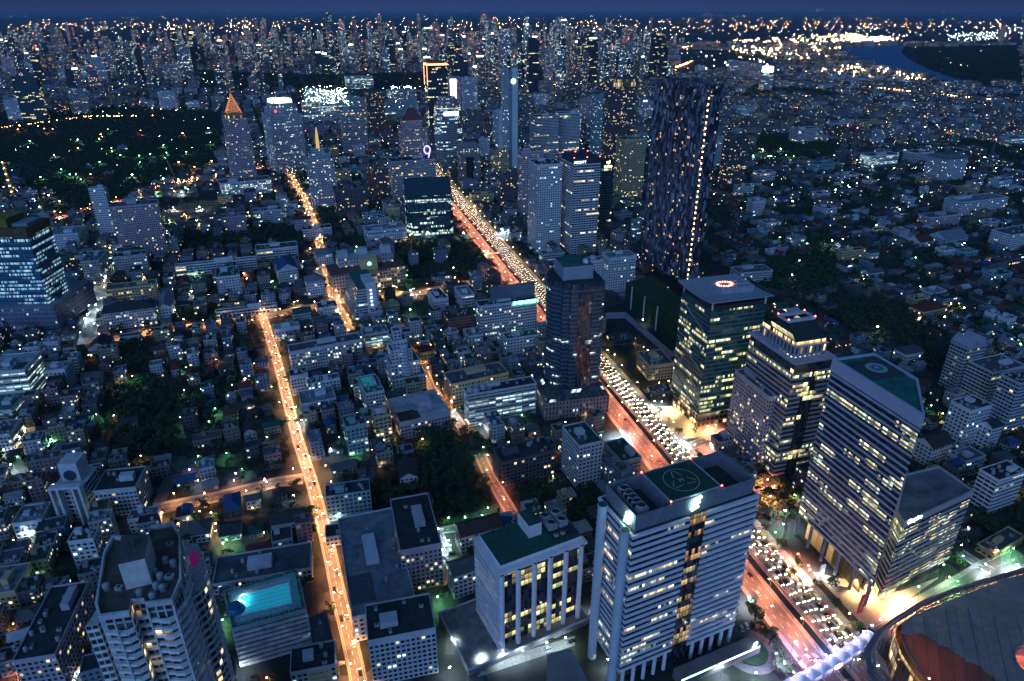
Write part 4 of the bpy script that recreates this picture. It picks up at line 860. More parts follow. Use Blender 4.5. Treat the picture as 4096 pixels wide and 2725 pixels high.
MB().box(-w/2-20,w/2+4,-d/2-5,d/2+9,0,4.0,4).obj('podium',P((.16,.16,.17),.8,.3,.2),t)
MB().slabring([(-w/2-20.2,-d/2-5.2),(w/2+4,-d/2-5.2),(w/2+4,d/2+9.2),(-w/2-20.2,d/2+9.2)],[(-w/2-19.6,-d/2-4.6),(w/2+3.4,-d/2-4.6),(w/2+3.4,d/2+8.6),(-w/2-19.6,d/2+8.6)],3.6,4.9).obj('podium_parapet',P((.45,.46,.5)),t)
OFC=(cx,cy,w,d,rot,h)

# -- two toned striped tower on the plaza and its wing
h=130.0; pg=[pt('F',*q,h) for q in ((580,930),(1217,1325),(1170,1070),(865,890))]
cx=sum(p[0] for p in pg)/4; cy=sum(p[1] for p in pg)/4; pl=[(p[0]-cx,p[1]-cy) for p in pg]
t=thing('office_tower','tall violet striped office tower with orange ringed helipad over the plaza','tower',cx,cy); occupy(cx,cy,36,66,R(17)); mark(cx,cy,'violet striped helipad tower',36,60,h)
fh=3.95
MB().prism(polyin(pl,-.35),17,h-8,1.7).obj('glazed_core',facade((.02,.02,.03),(.02,.02,.03),fh,.05,.05,.95,.33,'yel',1.5),t)
me=MB().prism(pl,0,1.35,3,bottom=True).mesh('spandrel',P((.42,.42,.56),.55,.12,.1))
z=17.0
while z<h-10: inst(me,'spandrel',t,(0,0,z)); z+=fh
mb=MB(); mb.slabring(polyin(pl,.25),polyin(pl,-1.2),h-8,h); mb.obj('crown_band',P((.44,.46,.58),.5,.1,.1),t)
MB().prism(polyin(pl,-1.1),h-2,h-1.2).obj('roof',P((.02,.13,.11),.8,.35,.15),t)
hc=[p for p in (pt('F',880,1000,h-1),)][0]; hx,hy=hc[0]-cx,hc[1]-cy
q=[pt('F',*k_,h-1) for k_ in ((680,965),(865,1085),(1085,1045),(895,925))]
mb=MB(); mb.prism([(a-cx,b-cy) for a,b in q],h-1.18,h-.6); mb.obj('helipad',P((.06,.055,.07)),t)
rr=6.0; z=h-.57
for nm,r0,r1,c_ in (('helipad_ring',0,rr,(.45,.2,.06)),('helipad_ring',0,rr*.94,(.15,.48,.45)),('helipad_ring',0,rr*.62,(.45,.2,.06)),('helipad_ring',0,rr*.5,(.05,.12,.4))):
    mb=MB(); mb.cyl(hx,hy,z-.02,z,r1,n=40); mb.obj(nm,P(c_,.7,.1),t); z+=.03
mb=MB(); bar(mb,hx-.8,hy,z+.01,2.6,.4,1.4); bar(mb,hx+.8,hy,z+.01,2.6,.4,1.4); bar(mb,hx,hy,z+.01,1.6,.4,-.17); mb.obj('helipad_marking',P((.7,.75,.7)),t)
bcm_=MB().cyl(0,0,0,17,1.0,n=10).mesh('base_column',P((.22,.2,.22)))
MB().prism(polyin(pl,-5),.0,17,5).obj('lobby',facade((.5,.3,.12),(.2,.12,.05),17,.03,.02,.97,1,'warm',1.3),t)
mb=MB()
for i in range(4):
    a,b=pl[i],pl[(i+1)%4]; L=math.dist(a,b); n=max(2,int(L/11))
    for k in range(n): f=k/n; inst(bcm_,'base_column',t,((a[0]+(b[0]-a[0])*f)*.96,(a[1]+(b[1]-a[1])*f)*.96,0))
h2=58.0; wp=[pt('B',*q,h2) for q in ((745,520),(790,600),(1218,400),(1005,250),(800,300))]
c2x=sum(p[0] for p in wp)/5; c2y=sum(p[1] for p in wp)/5; wl_=[(p[0]-c2x,p[1]-c2y) for p in wp]
t2=thing('office_wing','lower wide striped wing with dark flat roof joined to the helipad tower','building',c2x,c2y); occupy(c2x,c2y,62,40,R(22)); mark(c2x,c2y,'lower striped office wing',62,40,h2)
MB().prism(polyin(wl_,-.35),0,h2-3,1.9).obj('glazed_core',facade((.02,.02,.03),(.02,.02,.03),fh,.05,.05,.95,.33,'yel',1.5),t2)
me=MB().prism(wl_,0,1.45,3,bottom=True).mesh('spandrel',P((.42,.39,.45),.55,.12,.1))
for k in range(int((h2-9)/fh)): inst(me,'spandrel',t2,(0,0,6+k*fh))
MB().slabring(polyin(wl_,.2),polyin(wl_,-.8),h2-4,h2).obj('crown_band',P((.42,.38,.38),.6,.1),t2)
MB().prism(polyin(wl_,-.7),h2-1.6,h2-1.0).obj('roof',P((.14,.15,.17),.8,.3,.1),t2)
a=wl_[1]; b=wl_[2]; an=math.atan2(b[1]-a[1],b[0]-a[0])
text('Empire',4.2,emit('sign_light',(.6,.85,1),8),t2,(a[0]+9*math.cos(an)+.5*math.sin(an),a[1]+9*math.sin(an)-.5*math.cos(an),h2-.4),(R(90),0,an),'roof_sign')

# -- teal glass tower with canopy roof
cx,cy,w,d,rot,h=solve_bb('E',1270,1860,600,1425,.9,17)
t=thing('office_tower','teal glass office tower under an overhanging canopy roof ringed by red lamps','tower',cx,cy,0,R(rot)); occupy(cx,cy,w,d,R(rot)); mark(cx,cy,'canopy roofed teal tower',w,d,h)
MB().box(-w/2,w/2,-d/2,d/2,14,h,1.6).obj('glazed_core',facade((.02,.10,.10),(.01,.05,.06),3.7,.06,.25,.85,.38,'yel',1.3),t)
me=MB().ring(ins(w,d,.15),0,.9).mesh('floor_edge',P((.05,.20,.19),.4,.15))
for k in range(int((h-15)/3.7)): inst(me,'floor_edge',t,(0,0,14.6+k*3.7))
MB().box(-w/2+2,w/2-2,-d/2+2,d/2-2,0,14,4).obj('lobby',facade((.35,.25,.12),DG,4.6,.12,.15,.8,.75,'warm',1.5),t)
mb=MB(); mb.box(-w/2+1,w/2-1,-d/2+1,d/2-1,h,h+3); mb.obj('roof',P(ROOFC['dark']),t)
mb=MB()
n=10; X=w/2+3.0; Y=d/2+3.5
for i in range(n):
    y0=-Y+2*Y*i/n; y1=-Y+2*Y*(i+1)/n; f=lambda y: h+6.2+1.9*(abs(y)/Y)**2
    mb.face([(-X,y0,f(y0)),(X,y0,f(y0)),(X,y1,f(y1)),(-X,y1,f(y1))]); mb.face([(-X,y1,f(y1)-.7),(X,y1,f(y1)-.7),(X,y0,f(y0)-.7),(-X,y0,f(y0)-.7)])
    mb.face([(X,y0,f(y0)-.7),(X,y1,f(y1)-.7),(X,y1,f(y1)),(X,y0,f(y0))]); mb.face([(-X,y1,f(y1)-.7),(-X,y0,f(y0)-.7),(-X,y0,f(y0)),(-X,y1,f(y1))])
mb.face([(-X,-Y,h+7.4),(X,-Y,h+7.4),(X,-Y,h+8.1),(-X,-Y,h+8.1)]); mb.obj('canopy_roof',P((.34,.35,.40),.5,.15,.2),t)
MB().box(-w*.18,w*.42,-d*.2,d*.2,h+3,h+11).obj('machine_house',P((.36,.36,.42)),t)
for k in range(4):
    for j in(-1,1): inst(KIT['ac'],'cooling_unit',t,(w*.14+k*3.6,j*2.4,h+11))
red_lamps(t,[(-w*.02+6.2*math.cos(a),4.6*math.sin(a),h+11) for a in np.linspace(0,6.28,19)[:-1]],.42,emit('ring_lamp',(1,.22,.1),22))
mb=MB()
for sx_ in(-1,1):
    for sy_ in(-1,1): mb.cyl(sx_*(w/2-1),sy_*(d/2-1),h,h+7,.8,n=8)
mb.obj('canopy_posts',P((.5,.5,.55)),t)
mb=MB()
for k in range(5):
    z=18+k*(h-24)/5; mb.beam((-w/2-.4,-d/2-.2,z),(-w/2-.4,d/2,z+(h-24)/5),.35,n=4)
mb.obj('diagonal_braces',P((.3,.4,.42),.4),t)
CAN=(cx,cy,w,d,rot)

# -- crowned tower with glass pyramid and gridded wing
cx,cy,w,d,rot,h=solve_bb('F',0,590,972,(full('A',0,335)[1]-900)/.57412,1.6,17)
t=thing('office_tower','banded glass tower with amber colonnade and dark glass pyramid top','tower',cx,cy,0,R(rot)); occupy(cx,cy,w,d,R(rot)); mark(cx,cy,'glass pyramid topped tower',w,d,h)
MB().box(-w/2+.35,w/2-.35,-d/2+.35,d/2-.35,0,h,1.7).obj('glazed_core',facade((.05,.05,.06),(.02,.03,.04),3.8,.05,.05,.95,.42,'yel',1.4),t)
ck=w*.16
lp=[(-w/2,-d/2),(-w/2+ck*2,-d/2),(-w/2+ck*2,d/2),(-w/2,d/2)]; rp=[(w/2-ck*2.2,-d/2),(w/2,-d/2),(w/2,d/2),(w/2-ck*2.2,d/2)]
for pp in (lp,rp):
    me=MB().prism(pp,0,1.6,3,bottom=True).mesh('spandrel',P((.40,.34,.38),.6,.12))
    for k in range(int((h-6)/3.8)): inst(me,'spandrel',t,(0,0,3+k*3.8))
mb=MB(); mb.prism(ins(w,d,1.2),h,h+1.2); mb.obj('cornice',P((.42,.42,.50)),t)
MB().box(-w*.41,w*.41,-d*.38,d*.38,h+1.2,h+9,4).obj('column_storey',facade((.40,.38,.42),(.08,.04,.02),9,.3,.05,.85,.7,'warm',1.6),t)
MB().prism(ins(w*.85,d*.79),h+9,h+10).obj('cornice',P((.42,.40,.44)),t)
MB().box(-w*.39,w*.39,-d*.35,d*.35,h+10,h+12.5,1.5).obj('lantern_storey',facade((.1,.07,.05),(.1,.05,.02),3.2,.06,.02,.98,1.0,'warm',2.2),t)
mb=MB(); L=[(-w*.39,-d*.36),(w*.39,-d*.36),(w*.39,d*.36),(-w*.39,d*.36)]; T=[(-w*.34,-d*.10),(w*.34,-d*.10),(w*.34,d*.10),(-w*.34,d*.10)]
for i in range(4):
    j=(i+1)%4; k=6 if i%2==0 else 3; mb.face([(*L[i],h+12.5),(*L[j],h+12.5),(*T[j],h+22),(*T[i],h+22)],[(0,0),(k*2,0),(k*2,10),(0,10)])
mb.obj('glass_pyramid',facade((.03,.035,.045),(.01,.015,.02),3.3,.05,.05,.95,.12,'yel',1.2),t)
mb=MB(); mb.slabring(ins(w*.70,d*.24),ins(w*.68,d*.16),h+21.5,h+23.5); mb.obj('ridge_frame',P((.5,.5,.56)),t)
red_lamps(t,[(sx_*w*.34,sy_*d*.11,h+23.5) for sx_ in(-1,1) for sy_ in(-1,1)],.4)
CRW=(cx,cy,w,d,rot)
cx,cy,w,d,rot,h=solve_bb('F',-102,222,1205,(full('A',0,281)[1]-900)/.57412,4.2,17)
building('office_block','mauve gridded office wing with deep square windows below the pyramid topped tower','building',cx,cy,w,d,rot,h,'p',rnd,True,'grey',dens=.35); mark(cx,cy,'mauve gridded office wing',w,d,h)

# -- mirror tower with notched corners
cx,cy,w,d,rot,h=solve_bb('E',285,742,430,1330,.95,13)
t=thing('office_tower','dark mirror glass tower with notched corners and green roof disc','tower',cx,cy,0,R(rot)); occupy(cx,cy,w+8,d+8,R(rot)); mark(cx,cy,'notched mirror tower',w,d,h)
X,Y=w/2,d/2; n=2.6
pg=[(-X*.35,-Y),(X-n,-Y),(X-n,-Y+n),(X,-Y+n),(X,Y-n),(X-n,Y-n),(X-n,Y),(-X*.45,Y),(-X*.8,Y*.72),(-X*.97,Y*.3),(-X,-Y*.1),(-X*.9,-Y*.42),(-X*.62,-Y*.66),(-X*.62,-Y+n),(-X*.35,-Y+n)]
MB().prism(pg,0,h,1.7).obj('glazed_core',facade((.03,.05,.08),(.012,.035,.055),3.8,.04,.28,.97,.16,'cool',1.2,.06),t)
me=MB().ring(polyin(pg,.12),0,1.25).mesh('spandrel',P((.07,.13,.19),.3,.12))
for k in range(int((h-26)/3.8)): inst(me,'spandrel',t,(0,0,24+k*3.8))
MB().box(-X*.05,X*.5,-Y-.35,-Y+.1,26,h-8,1.7).obj('mirror_panel',facade((.03,.03,.05),(.01,.02,.035),3.8,.02,.02,.99,.10,'cool',.8,.04),t)
MB().prism([(x*.97,y*.97) for x,y in pg],h,h+.8).obj('roof',P(ROOFC['dark']),t)
mb=MB(); mb.box(-X*.55,X*.62,-Y*.55,Y*.7,h+.8,h+12,m=0,mt=1); mb.obj('crown_block',[P((.30,.31,.38),.7,.15),P((.08,.09,.11))],t)
mb=MB(); mb.cyl(-X*.05,Y*.1,h+12,h+13.6,min(X,Y)*.52,n=36,m=0); mb.obj('roof_disc',P((.02,.11,.10)),t)
mb=MB()
for i in range(6):
    a=i/6*1.5; a2=(i+1)/6*1.5; mb.cyl(0,0,-math.cos(a)*2.6+2.6,-math.cos(a2)*2.6+2.6,math.sin(a)*2.6+.01,math.sin(a2)*2.6+.01,n=18,top=False)
o=mb.obj('satellite_dish',P((.6,.62,.66),.5,.1),t); o.location=(X*.35,-Y*.25,h+12.6); o.rotation_euler=(R(55),0,0)
pw,pd=w*.5+7,d*.5+6
mb=MB(); L=[(-pw,-pd),(pw,-pd),(pw,pd),(-pw,pd)]
mb.prism(L,0,17,3,top=False); mb.obj('podium',facade((.40,.28,.30),DG,4.2,.3,.2,.8,.15,'cool',1.0),t)
mb=MB(); T=[(-pw+6,-pd+5),(pw-5,-pd+5),(pw-5,pd-5),(-pw+6,pd-5)]
for i in range(4):
    j=(i+1)%4; L_=math.dist(L[i],L[j]); k=L_/2; mb.face([(*L[i],17),(*L[j],17),(*T[j],25),(*T[i],25)],[(0,0),(k,0),(k,1),(0,1)])
mb.face([(*q,25) for q in T]); mb.obj('glazed_skirt',facade((.05,.05,.07),(.03,.04,.06),2.7,.05,.06,.95,.18,'cool',1.2,.06),t)
MIR=(cx,cy,w,d,rot)

# -- black checkered tower
h=240.0; pg=[pt('K',*q,h) for q in ((1222,240),(1640,303),(1750,292))]; D_=(pg[0][0]+pg[2][0]-pg[1][0],pg[0][1]+pg[2][1]-pg[1][1]); pg.append(D_)
cx=sum(p[0] for p in pg)/4; cy=sum(p[1] for p in pg)/4; pl=[(p[0]-cx,p[1]-cy) for p in pg]
t=thing('residential_tower','very tall dark tower of checkered grey panels with a string of corner lamps','tower',cx,cy); occupy(cx,cy,30,90,R(20)); mark(cx,cy,'black checkered tower',26,90,h)
def checker():
    m,nt=newmat('checker_panels'); N=nt.nodes; Lk=nt.links; o=N.new('ShaderNodeOutputMaterial'); b=N.new('ShaderNodeBsdfPrincipled'); Lk.new(b.outputs[0],o.inputs[0]); b.inputs['Roughness'].default_value=.35
    uv=N.new('ShaderNodeUVMap'); uv.uv_map='UVMap'; s=N.new('ShaderNodeSeparateXYZ'); Lk.new(uv.outputs[0],s.inputs[0])
    def M(op,a,c=None):
        n=N.new('ShaderNodeMath'); n.operation=op
        for i,v in enumerate((a,c)):
            if v is None: continue
            if isinstance(v,(int,float)): n.inputs[i].default_value=v
            else: Lk.new(v,n.inputs[i])
        return n.outputs[0]
    iu=M('FLOOR',s.outputs[0]); fu=M('FRACT',s.outputs[0])
    wn1=N.new('ShaderNodeTexWhiteNoise'); wn1.noise_dimensions='1D'; Lk.new(iu,wn1.inputs['W'])
    zz_=M('ADD',M('DIVIDE',s.outputs[1],5.6),M('MULTIPLY',wn1.outputs[0],5.0)); iz=M('FLOOR',zz_)
    c=N.new('ShaderNodeCombineXYZ'); Lk.new(iu,c.inputs[0]); Lk.new(iz,c.inputs[1]); w_=N.new('ShaderNodeTexWhiteNoise'); w_.noise_dimensions='2D'; Lk.new(c.outputs[0],w_.inputs['Vector'])
    r=N.new('ShaderNodeValToRGB'); r.color_ramp.interpolation='CONSTANT'; e=r.color_ramp.elements; e[0].color=(.022,.028,.045,1); e[1].position=.5; e[1].color=(.09,.10,.14,1)
    for p,cc in ((.74,(.17,.18,.24,1)),(.9,(.33,.34,.42,1))): k=e.new(p); k.color=cc
    Lk.new(w_.outputs[0],r.inputs[0]); Lk.new(r.outputs[0],b.inputs['Base Color'])
    iz2=M('FLOOR',M('DIVIDE',s.outputs[1],3.5)); fz2=M('FRACT',M('DIVIDE',s.outputs[1],3.5)); c2=N.new('ShaderNodeCombineXYZ'); Lk.new(iu,c2.inputs[0]); Lk.new(iz2,c2.inputs[1]); w2_=N.new('ShaderNodeTexWhiteNoise'); w2_.noise_dimensions='2D'; Lk.new(c2.outputs[0],w2_.inputs['Vector'])
    n3=N.new('ShaderNodeTexNoise'); n3.inputs['Scale'].default_value=.14; Lk.new(uv.outputs[0],n3.inputs['Vector'])
    lit=M('MULTIPLY',M('MULTIPLY',M('LESS_THAN',w2_.outputs[0],M('MULTIPLY',M('SUBTRACT',n3.outputs[0],.44),.7)),M('LESS_THAN',w_.outputs[0],.62)),M('MULTIPLY',M('GREATER_THAN',fz2,.3),M('GREATER_THAN',fu,.3)))
    b.inputs['Emission Color'].default_value=(1,.62,.3,1); Lk.new(M('MULTIPLY',lit,.9),b.inputs['Emission Strength']); m.cycles.emission_sampling='NONE'; return m
ck=checker()
MB().prism(pl,26,h,2.9).obj('checkered_cladding',ck,t)
MB().slabring(polyin(pl,.3),polyin(pl,-1),h-.5,h+3.5,cw=1.9).obj('parapet',ck,t); MB().prism(polyin(pl,-1),h-.4,h+.1).obj('roof',P(ROOFC['dark']),t)
mb=MB()
a,b=pl[0],pl[1]
for k in range(24):
    f=(k+.5)/24; x=a[0]+(b[0]-a[0])*f; y=a[1]+(b[1]-a[1])*f; nx,ny=(b[1]-a[1]),-(b[0]-a[0]); l=math.hypot(nx,ny)
    if k%2==0: mb.beam((x+nx/l*.5,y+ny/l*.5,28),(x+nx/l*.5,y+ny/l*.5,h-40-(k*37%60)),.35,n=4)
mb.obj('facade_fins',P((.12,.12,.18),.4),t)
lm=MB().cyl(0,0,0,1.3,.55,n=6).mesh('corner_lamp',emit('corner_lamp',(1,.6,.25),14))
for k in range(34): inst(lm,'corner_lamp',t,(pl[1][0]+.9,pl[1][1]-.3,32+k*6.0))
for k in range(3): MB().prism([(x*.7,y*.6) for x,y in pl],h+.1,h+2).obj('roof_plant',P((.1,.1,.12)),t) if k==0 else None
pq=[pt('E',*q,28) for q in ((880,400),(1255,690),(1420,640),(1060,350))]
MB().prism([(x-cx,y-cy) for x,y in pq],0,28,5).obj('podium',P((.015,.05,.02),.95,.5,.3),t)
a,b=pq[0],pq[1]
for f in (.13,.38,.62):
    x=a[0]+(b[0]-a[0])*f-cx; y=a[1]+(b[1]-a[1])*f-cy; an=math.atan2(b[1]-a[1],b[0]-a[0]); mb=MB(); mb.box(-1.2,1.2,-.4,.2,0,28.4); o=mb.obj('white_fin',WHITEW,t); o.location=(x,y,0); o.rotation_euler=(0,0,an)
gw=[pt('E',*q) for q in ((730,655),(870,650),(1190,930),(1240,900))]
mb=MB(); kerbed(mb,gw,-.2,.2,0,7.5); tag(mb.obj('garden_wall',P((.30,.32,.40),.8,.25,.2)),'tall grey screen wall along the foot of the checkered tower','wall')

# -- zigzag balcony condo tower
h=140.0; C0=[(590,1115),(612,1190),(795,1165),(805,1095),(885,1085),(895,1110),(1058,1090),(1112,960),(1105,690),(1060,610),(925,640),(910,700),(690,700),(640,800)]
pg=[pt('D',*q,h) for q in C0]; cx=sum(p[0] for p in pg)/len(pg); cy=sum(p[1] for p in pg)/len(pg); pl=[(p[0]-cx,p[1]-cy) for p in pg]
t=thing('condo_tower','white zigzag balconied condo tower with brown roof and penthouse block','tower',cx,cy); occupy(cx,cy,40,36,0); mark(cx,cy,'zigzag balcony condo',34,34,h)
bal=facade((.50,.51,.53),(.03,.035,.04),3.5,.12,.1,.85,.12,'warm',1.5)
MB().prism([(x*.94,y*.94) for x,y in pl],0,h,2.4).obj('recessed_wall',bal,t)
def zig(poly,amp,step):
    out=[]
    for i in range(len(poly)):
        a=poly[i]; b=poly[(i+1)%len(poly)]; L=math.dist(a,b); n=max(1,int(L/step)); nx,ny=(b[1]-a[1])/L,-(b[0]-a[0])/L
        for k in range(n):
            f=k/n; f2=(k+.5)/n; o_=amp if k%2 else 0
            out.append((a[0]+(b[0]-a[0])*f+nx*o_,a[1]+(b[1]-a[1])*f+ny*o_)); out.append((a[0]+(b[0]-a[0])*f2+nx*(o_+amp*.2),a[1]+(b[1]-a[1])*f2+ny*(o_+amp*.2)))
    return out
zg=zig(pl,1.1,3.4)
me=MB().slabring(zg,[(x*.93,y*.93) for x,y in zg],-.2,1.0).mesh('balcony_band',P((.72,.72,.72),.8,.3,.4))
for k in range(1,39): inst(me,'balcony_band',t,(0,0,k*3.5))
me=MB()
for i,(x,y) in enumerate(zg):
    if i%4==0: me.box(x-.25,x+.25,y-.25,y+.25,0,h-1)
me.obj('wall_piers',P((.56,.56,.57),.8,.3,.4),t)
MB().slabring([(x*1.01,y*1.01) for x,y in pl],[(x*.96,y*.96) for x,y in pl],h-.5,h+1.6).obj('parapet',P((.5,.5,.52),.8,.3),t)
MB().prism([(x*.965,y*.965) for x,y in pl],h-.3,h+.1).obj('roof',P((.10,.075,.065),.9,.5,.25),t)
pp=[pt('D',*q,h+11) for q in ((725,855),(885,820),(935,700),(745,680))]
pp=[pt('D',*q,h+11) for q in ((722,855),(884,818),(912,665),(740,680))]
mb=MB(); mb.prism([(x-cx,y-cy) for x,y in pp],h+.1,h+11,m=0,mt=1); mb.obj('penthouse',[P((.62,.60,.56),.8,.25,.2),P((.09,.08,.08),.9,.4)],t)
inst(KIT['ant'],'antenna',t,((pp[0][0]+pp[1][0])/2-cx,(pp[0][1]+pp[1][1])/2-cy+3,h+11))
rt_=random.Random(5)
for k in range(14):
    x,y=pt('D',rt_.uniform(650,1040),rt_.uniform(990,1070) if k%2 else rt_.uniform(720,800),h); 
    if k%2==0: x,y=pt('D',rt_.uniform(950,1070),rt_.uniform(700,950),h)
    inst(KIT['tank' if k%3 else 'ac'],'water_tank' if k%3 else 'cooling_unit',t,(x-cx,y-cy,h+.1))
for nm,q4,hh in (('side_wing',((1112,1010),(1235,1030),(1330,1110),(1210,760)),124.),('side_wing',((520,1240),(600,1225),(640,1150),(590,1130)),118.)):
    pz=[pt('D',*q,hh) for q in q4]
    if nm and hh==124.: pz=[pt('D',*q,hh) for q in ((1075,1125),(1225,1010),(1330,1190),(1260,960),(1215,730),(1130,720))]; pz=[pz[0],pz[1],pz[3],pz[4],pz[5]]
    mx_=sum(p[0] for p in pz)/len(pz)-cx; my_=sum(p[1] for p in pz)/len(pz)-cy; pz=[(x-cx,y-cy) for x,y in pz]
    o=MB().prism(pz,0,hh,2.4).obj(nm,bal,t)
    zz2=zig(pz,1.0,3.0); me=MB().slabring(zz2,[(mx_+(x-mx_)*.85,my_+(y-my_)*.85) for x,y in zz2],-.2,1.0).mesh('balcony_band',P((.72,.72,.72),.8,.3,.4))
    for k in range(1,int(hh/3.5)+1): inst(me,'balcony_band',o,(0,0,k*3.5))
x,y=pt('D',1165,790,128); mb=MB()
for i in range(8):
    a0,a1=math.pi*i/8,math.pi*(i+1)/8; mb.face([(-3,-2.4*math.cos(a0),2.6*math.sin(a0)),(3,-2.4*math.cos(a0),2.6*math.sin(a0)),(3,-2.4*math.cos(a1),2.6*math.sin(a1)),(-3,-2.4*math.cos(a1),2.6*math.sin(a1))])
mb.box(-3.3,3.3,-2.7,2.7,-3.8,.1); o=mb.obj('pink_lit_pavilion',plain('pink_glow',(.3,.03,.2),.5,emis=(.9,.05,.55),es=.06,noise=.8,scale=2.5),t); o.location=(x-cx,y-cy,126.2); o.rotation_euler=(0,0,R(80)); o.scale=(.62,.7,.8)
CONDO=(cx,cy)

# -- blue glass tower under construction + podium + crane
cx,cy,w,d,rot,h=solve_bb('G',-170,352,85,700,.8,3)
t=thing('construction_tower','blue glass tower under construction with yellow netted top floors','tower',cx,cy,0,R(rot)); occupy(cx,cy,w+30,d+40,R(rot)); mark(cx,cy,'blue glass tower',w,d,h)
k_=.93
mb=MB(); L=ins(w*1.06,d*1.06); T=ins(w,d); mb.prism(T,26,h,1.5); mb.obj('glazed_wall',facade((.02,.06,.10),(.02,.12,.22),4.1,.05,.2,.9,.95,'blue',.75),t)
me=MB().ring(ins(w,d,.12),-.2,.35).mesh('floor_edge',P((.10,.22,.34),.4)); 
for k in range(int((h-28)/4.1)): inst(me,'floor_edge',t,(0,0,28+k*4.1))
YN=P((.22,.15,.02),.9,.5,.3)
MB().prism(ins(w,d,.4),h,h+9,2).obj('safety_netting',P((.12,.08,.03),.9,.5,.3),t); 
MB().box(-w*.5,w*.12,-d*.4,d*.35,h+9,h+18).obj('core_formwork',YN,t); MB().box(w*.15,w*.45,-d*.3,d*.3,h+9,h+12).obj('core_formwork',P((.2,.25,.3)),t)
MB().box(-w/2-15,w/2+9,-d/2-9,d/2+30,0,26,3).obj('podium',facade((.20,.20,.28),(.05,.08,.14),5,.2,.3,.7,.05,'blue',.8,.2),t)
def mast(mb,x,y,z0,z1,s,dz):
    c=[(-s,-s),(s,-s),(s,s),(-s,s)]
    for a,b in c: mb.beam((x+a,y+b,z0),(x+a,y+b,z1),.16,n=4)
    z=z0;k=0
    while z<z1-.1:
        for i in range(4):
            a,b=c[i],c[(i+1)%4]; 
            if k%2: a,b=b,a
            mb.beam((x+a[0],y+a[1],z),(x+b[0],y+b[1],min(z1,z+dz)),.1,n=4)
        z+=dz;k+=1
def crane(name,label,x,y,z0,z1,L,az,col,up=.15,sc=1.0):
    t=thing(name,label,'crane',x,y,z0,0); mb=MB(); mast(mb,0,0,0,z1-z0,1.0*sc,2.4*sc); mb.obj('mast',col,t)
    mb=MB(); ca,sa=math.cos(az),math.sin(az); H_=z1-z0; tip=(ca*L,sa*L,H_+L*up)
    for o_ in(-.7,.7): mb.beam((-sa*o_,ca*o_,H_),(tip[0]-sa*o_,tip[1]+ca*o_,tip[2]),.14*sc,n=4)
    mb.beam((0,0,H_+1.6),(tip[0],tip[1],tip[2]+.5),.14*sc,n=4)
    n=int(L/2.5)
    for i in range(n):
        f=i/n; g_=(i+1)/n; mb.beam((tip[0]*f-sa*.7,tip[1]*f+ca*.7,H_+L*up*f),(tip[0]*g_+sa*.7,tip[1]*g_-ca*.7,H_+L*up*g_),.09*sc,n=3)
    mb.obj('jib',col,t)
    mb=MB(); mb.beam((0,0,H_),(-ca*L*.3,-sa*L*.3,H_+1),.5*sc); mb.box(-ca*L*.28-1.2,-ca*L*.28+1.2,-sa*L*.28-1.2,-sa*L*.28+1.2,H_-2,H_+1.2); mb.obj('counter_jib',col,t)
    MB().box(-1.1,1.1,-1.1,1.1,H_-2.2,H_+.2).obj('cab',P((.5,.5,.45)),t); return t
x,y=pt('I',95,1110,h+18); CY=P((.50,.34,.04),.7,.3,.6)
ct=crane('tower_crane','yellow lit tower crane standing on the blue glass tower','tmp' and x,y,h+10,h+52,26,R(160),CY,.1) if False else None
x,y=pt('I',90,1100,h+16); ct=crane('tower_crane','yellow tower crane with lamps on its mast above the blue glass tower',x,y,h+9,h+48,22,R(200),CY,.9)
lm=MB().cyl(0,0,0,.8,.5,n=6).mesh('mast_lamp',emit('mast_lamp',(1,.75,.35),25))
for k in range(6): inst(lm,'mast_lamp',ct,(0,-1.1,5+k*7))

# -- stepped tower with white lit signs
cx,cy,w,d,rot,h=solve_bb('J',88,402,520,975,1.,33)
def tiers(name,label,cat,cx,cy,rot,ts,style,roofc='grey',lab=None):
    kd,wall,glass,fh,cw,side,low,high,dn,lit,stn,words,rf=ST[style]
    t=thing(name,label,cat,cx,cy,0,R(rot)); m=facade(wall,glass,fh,side,low,high,dn,lit,stn)
    z=0
    for i,(w,d,z1,ox,oy) in enumerate(ts):
        mb=MB(); mb.prism([(x+ox,y+oy) for x,y in ins(w,d)],z,z1,cw,m=0,mt=1); mb.obj('wall' if i==0 else 'upper_tier',[m,P(ROOFC[roofc])],t)
        mb=MB(); mb.slabring([(x+ox,y+oy) for x,y in ins(w,d,.15)],[(x+ox,y+oy) for x,y in ins(w,d,-.4)],z1-.4,z1+.9); mb.obj('parapet',P(wall),t); z=z1
    occupy(cx,cy,ts[0][0],ts[0][1],R(rot)); return t
t=tiers('bank_tower','silver stepped bank tower topped by glaring white signs','tower',cx,cy,rot,[(w,d,h,0,0),(w*.84,d*.84,h+12,0,0),(w*.66,d*.66,h+22,0,0)],'w'); mark(cx,cy,'silver stepped bank tower',w,d,h)
SW=emit('white_sign',(.85,.95,1),14)
for sx_,sy_,ww,dd in ((0,-1,w*.5,.6),(0,1,w*.5,.6),(-1,0,.6,d*.5),(1,0,.6,d*.5)):
    MB().box(sx_*w*.3-ww/2,sx_*w*.3+ww/2,sy_*d*.3-dd/2,sy_*d*.3+dd/2,h+23,h+29).obj('roof_sign',SW,t)
mb=MB(); mb.cyl(0,0,0,.3,3,n=6); o=mb.obj('red_hexagon_logo',emit('hex_logo',(1,.1,.08),2.0),t); o.rotation_euler=(R(90),0,0); o.location=(-w*.28,-d*.42-.2,h+8)
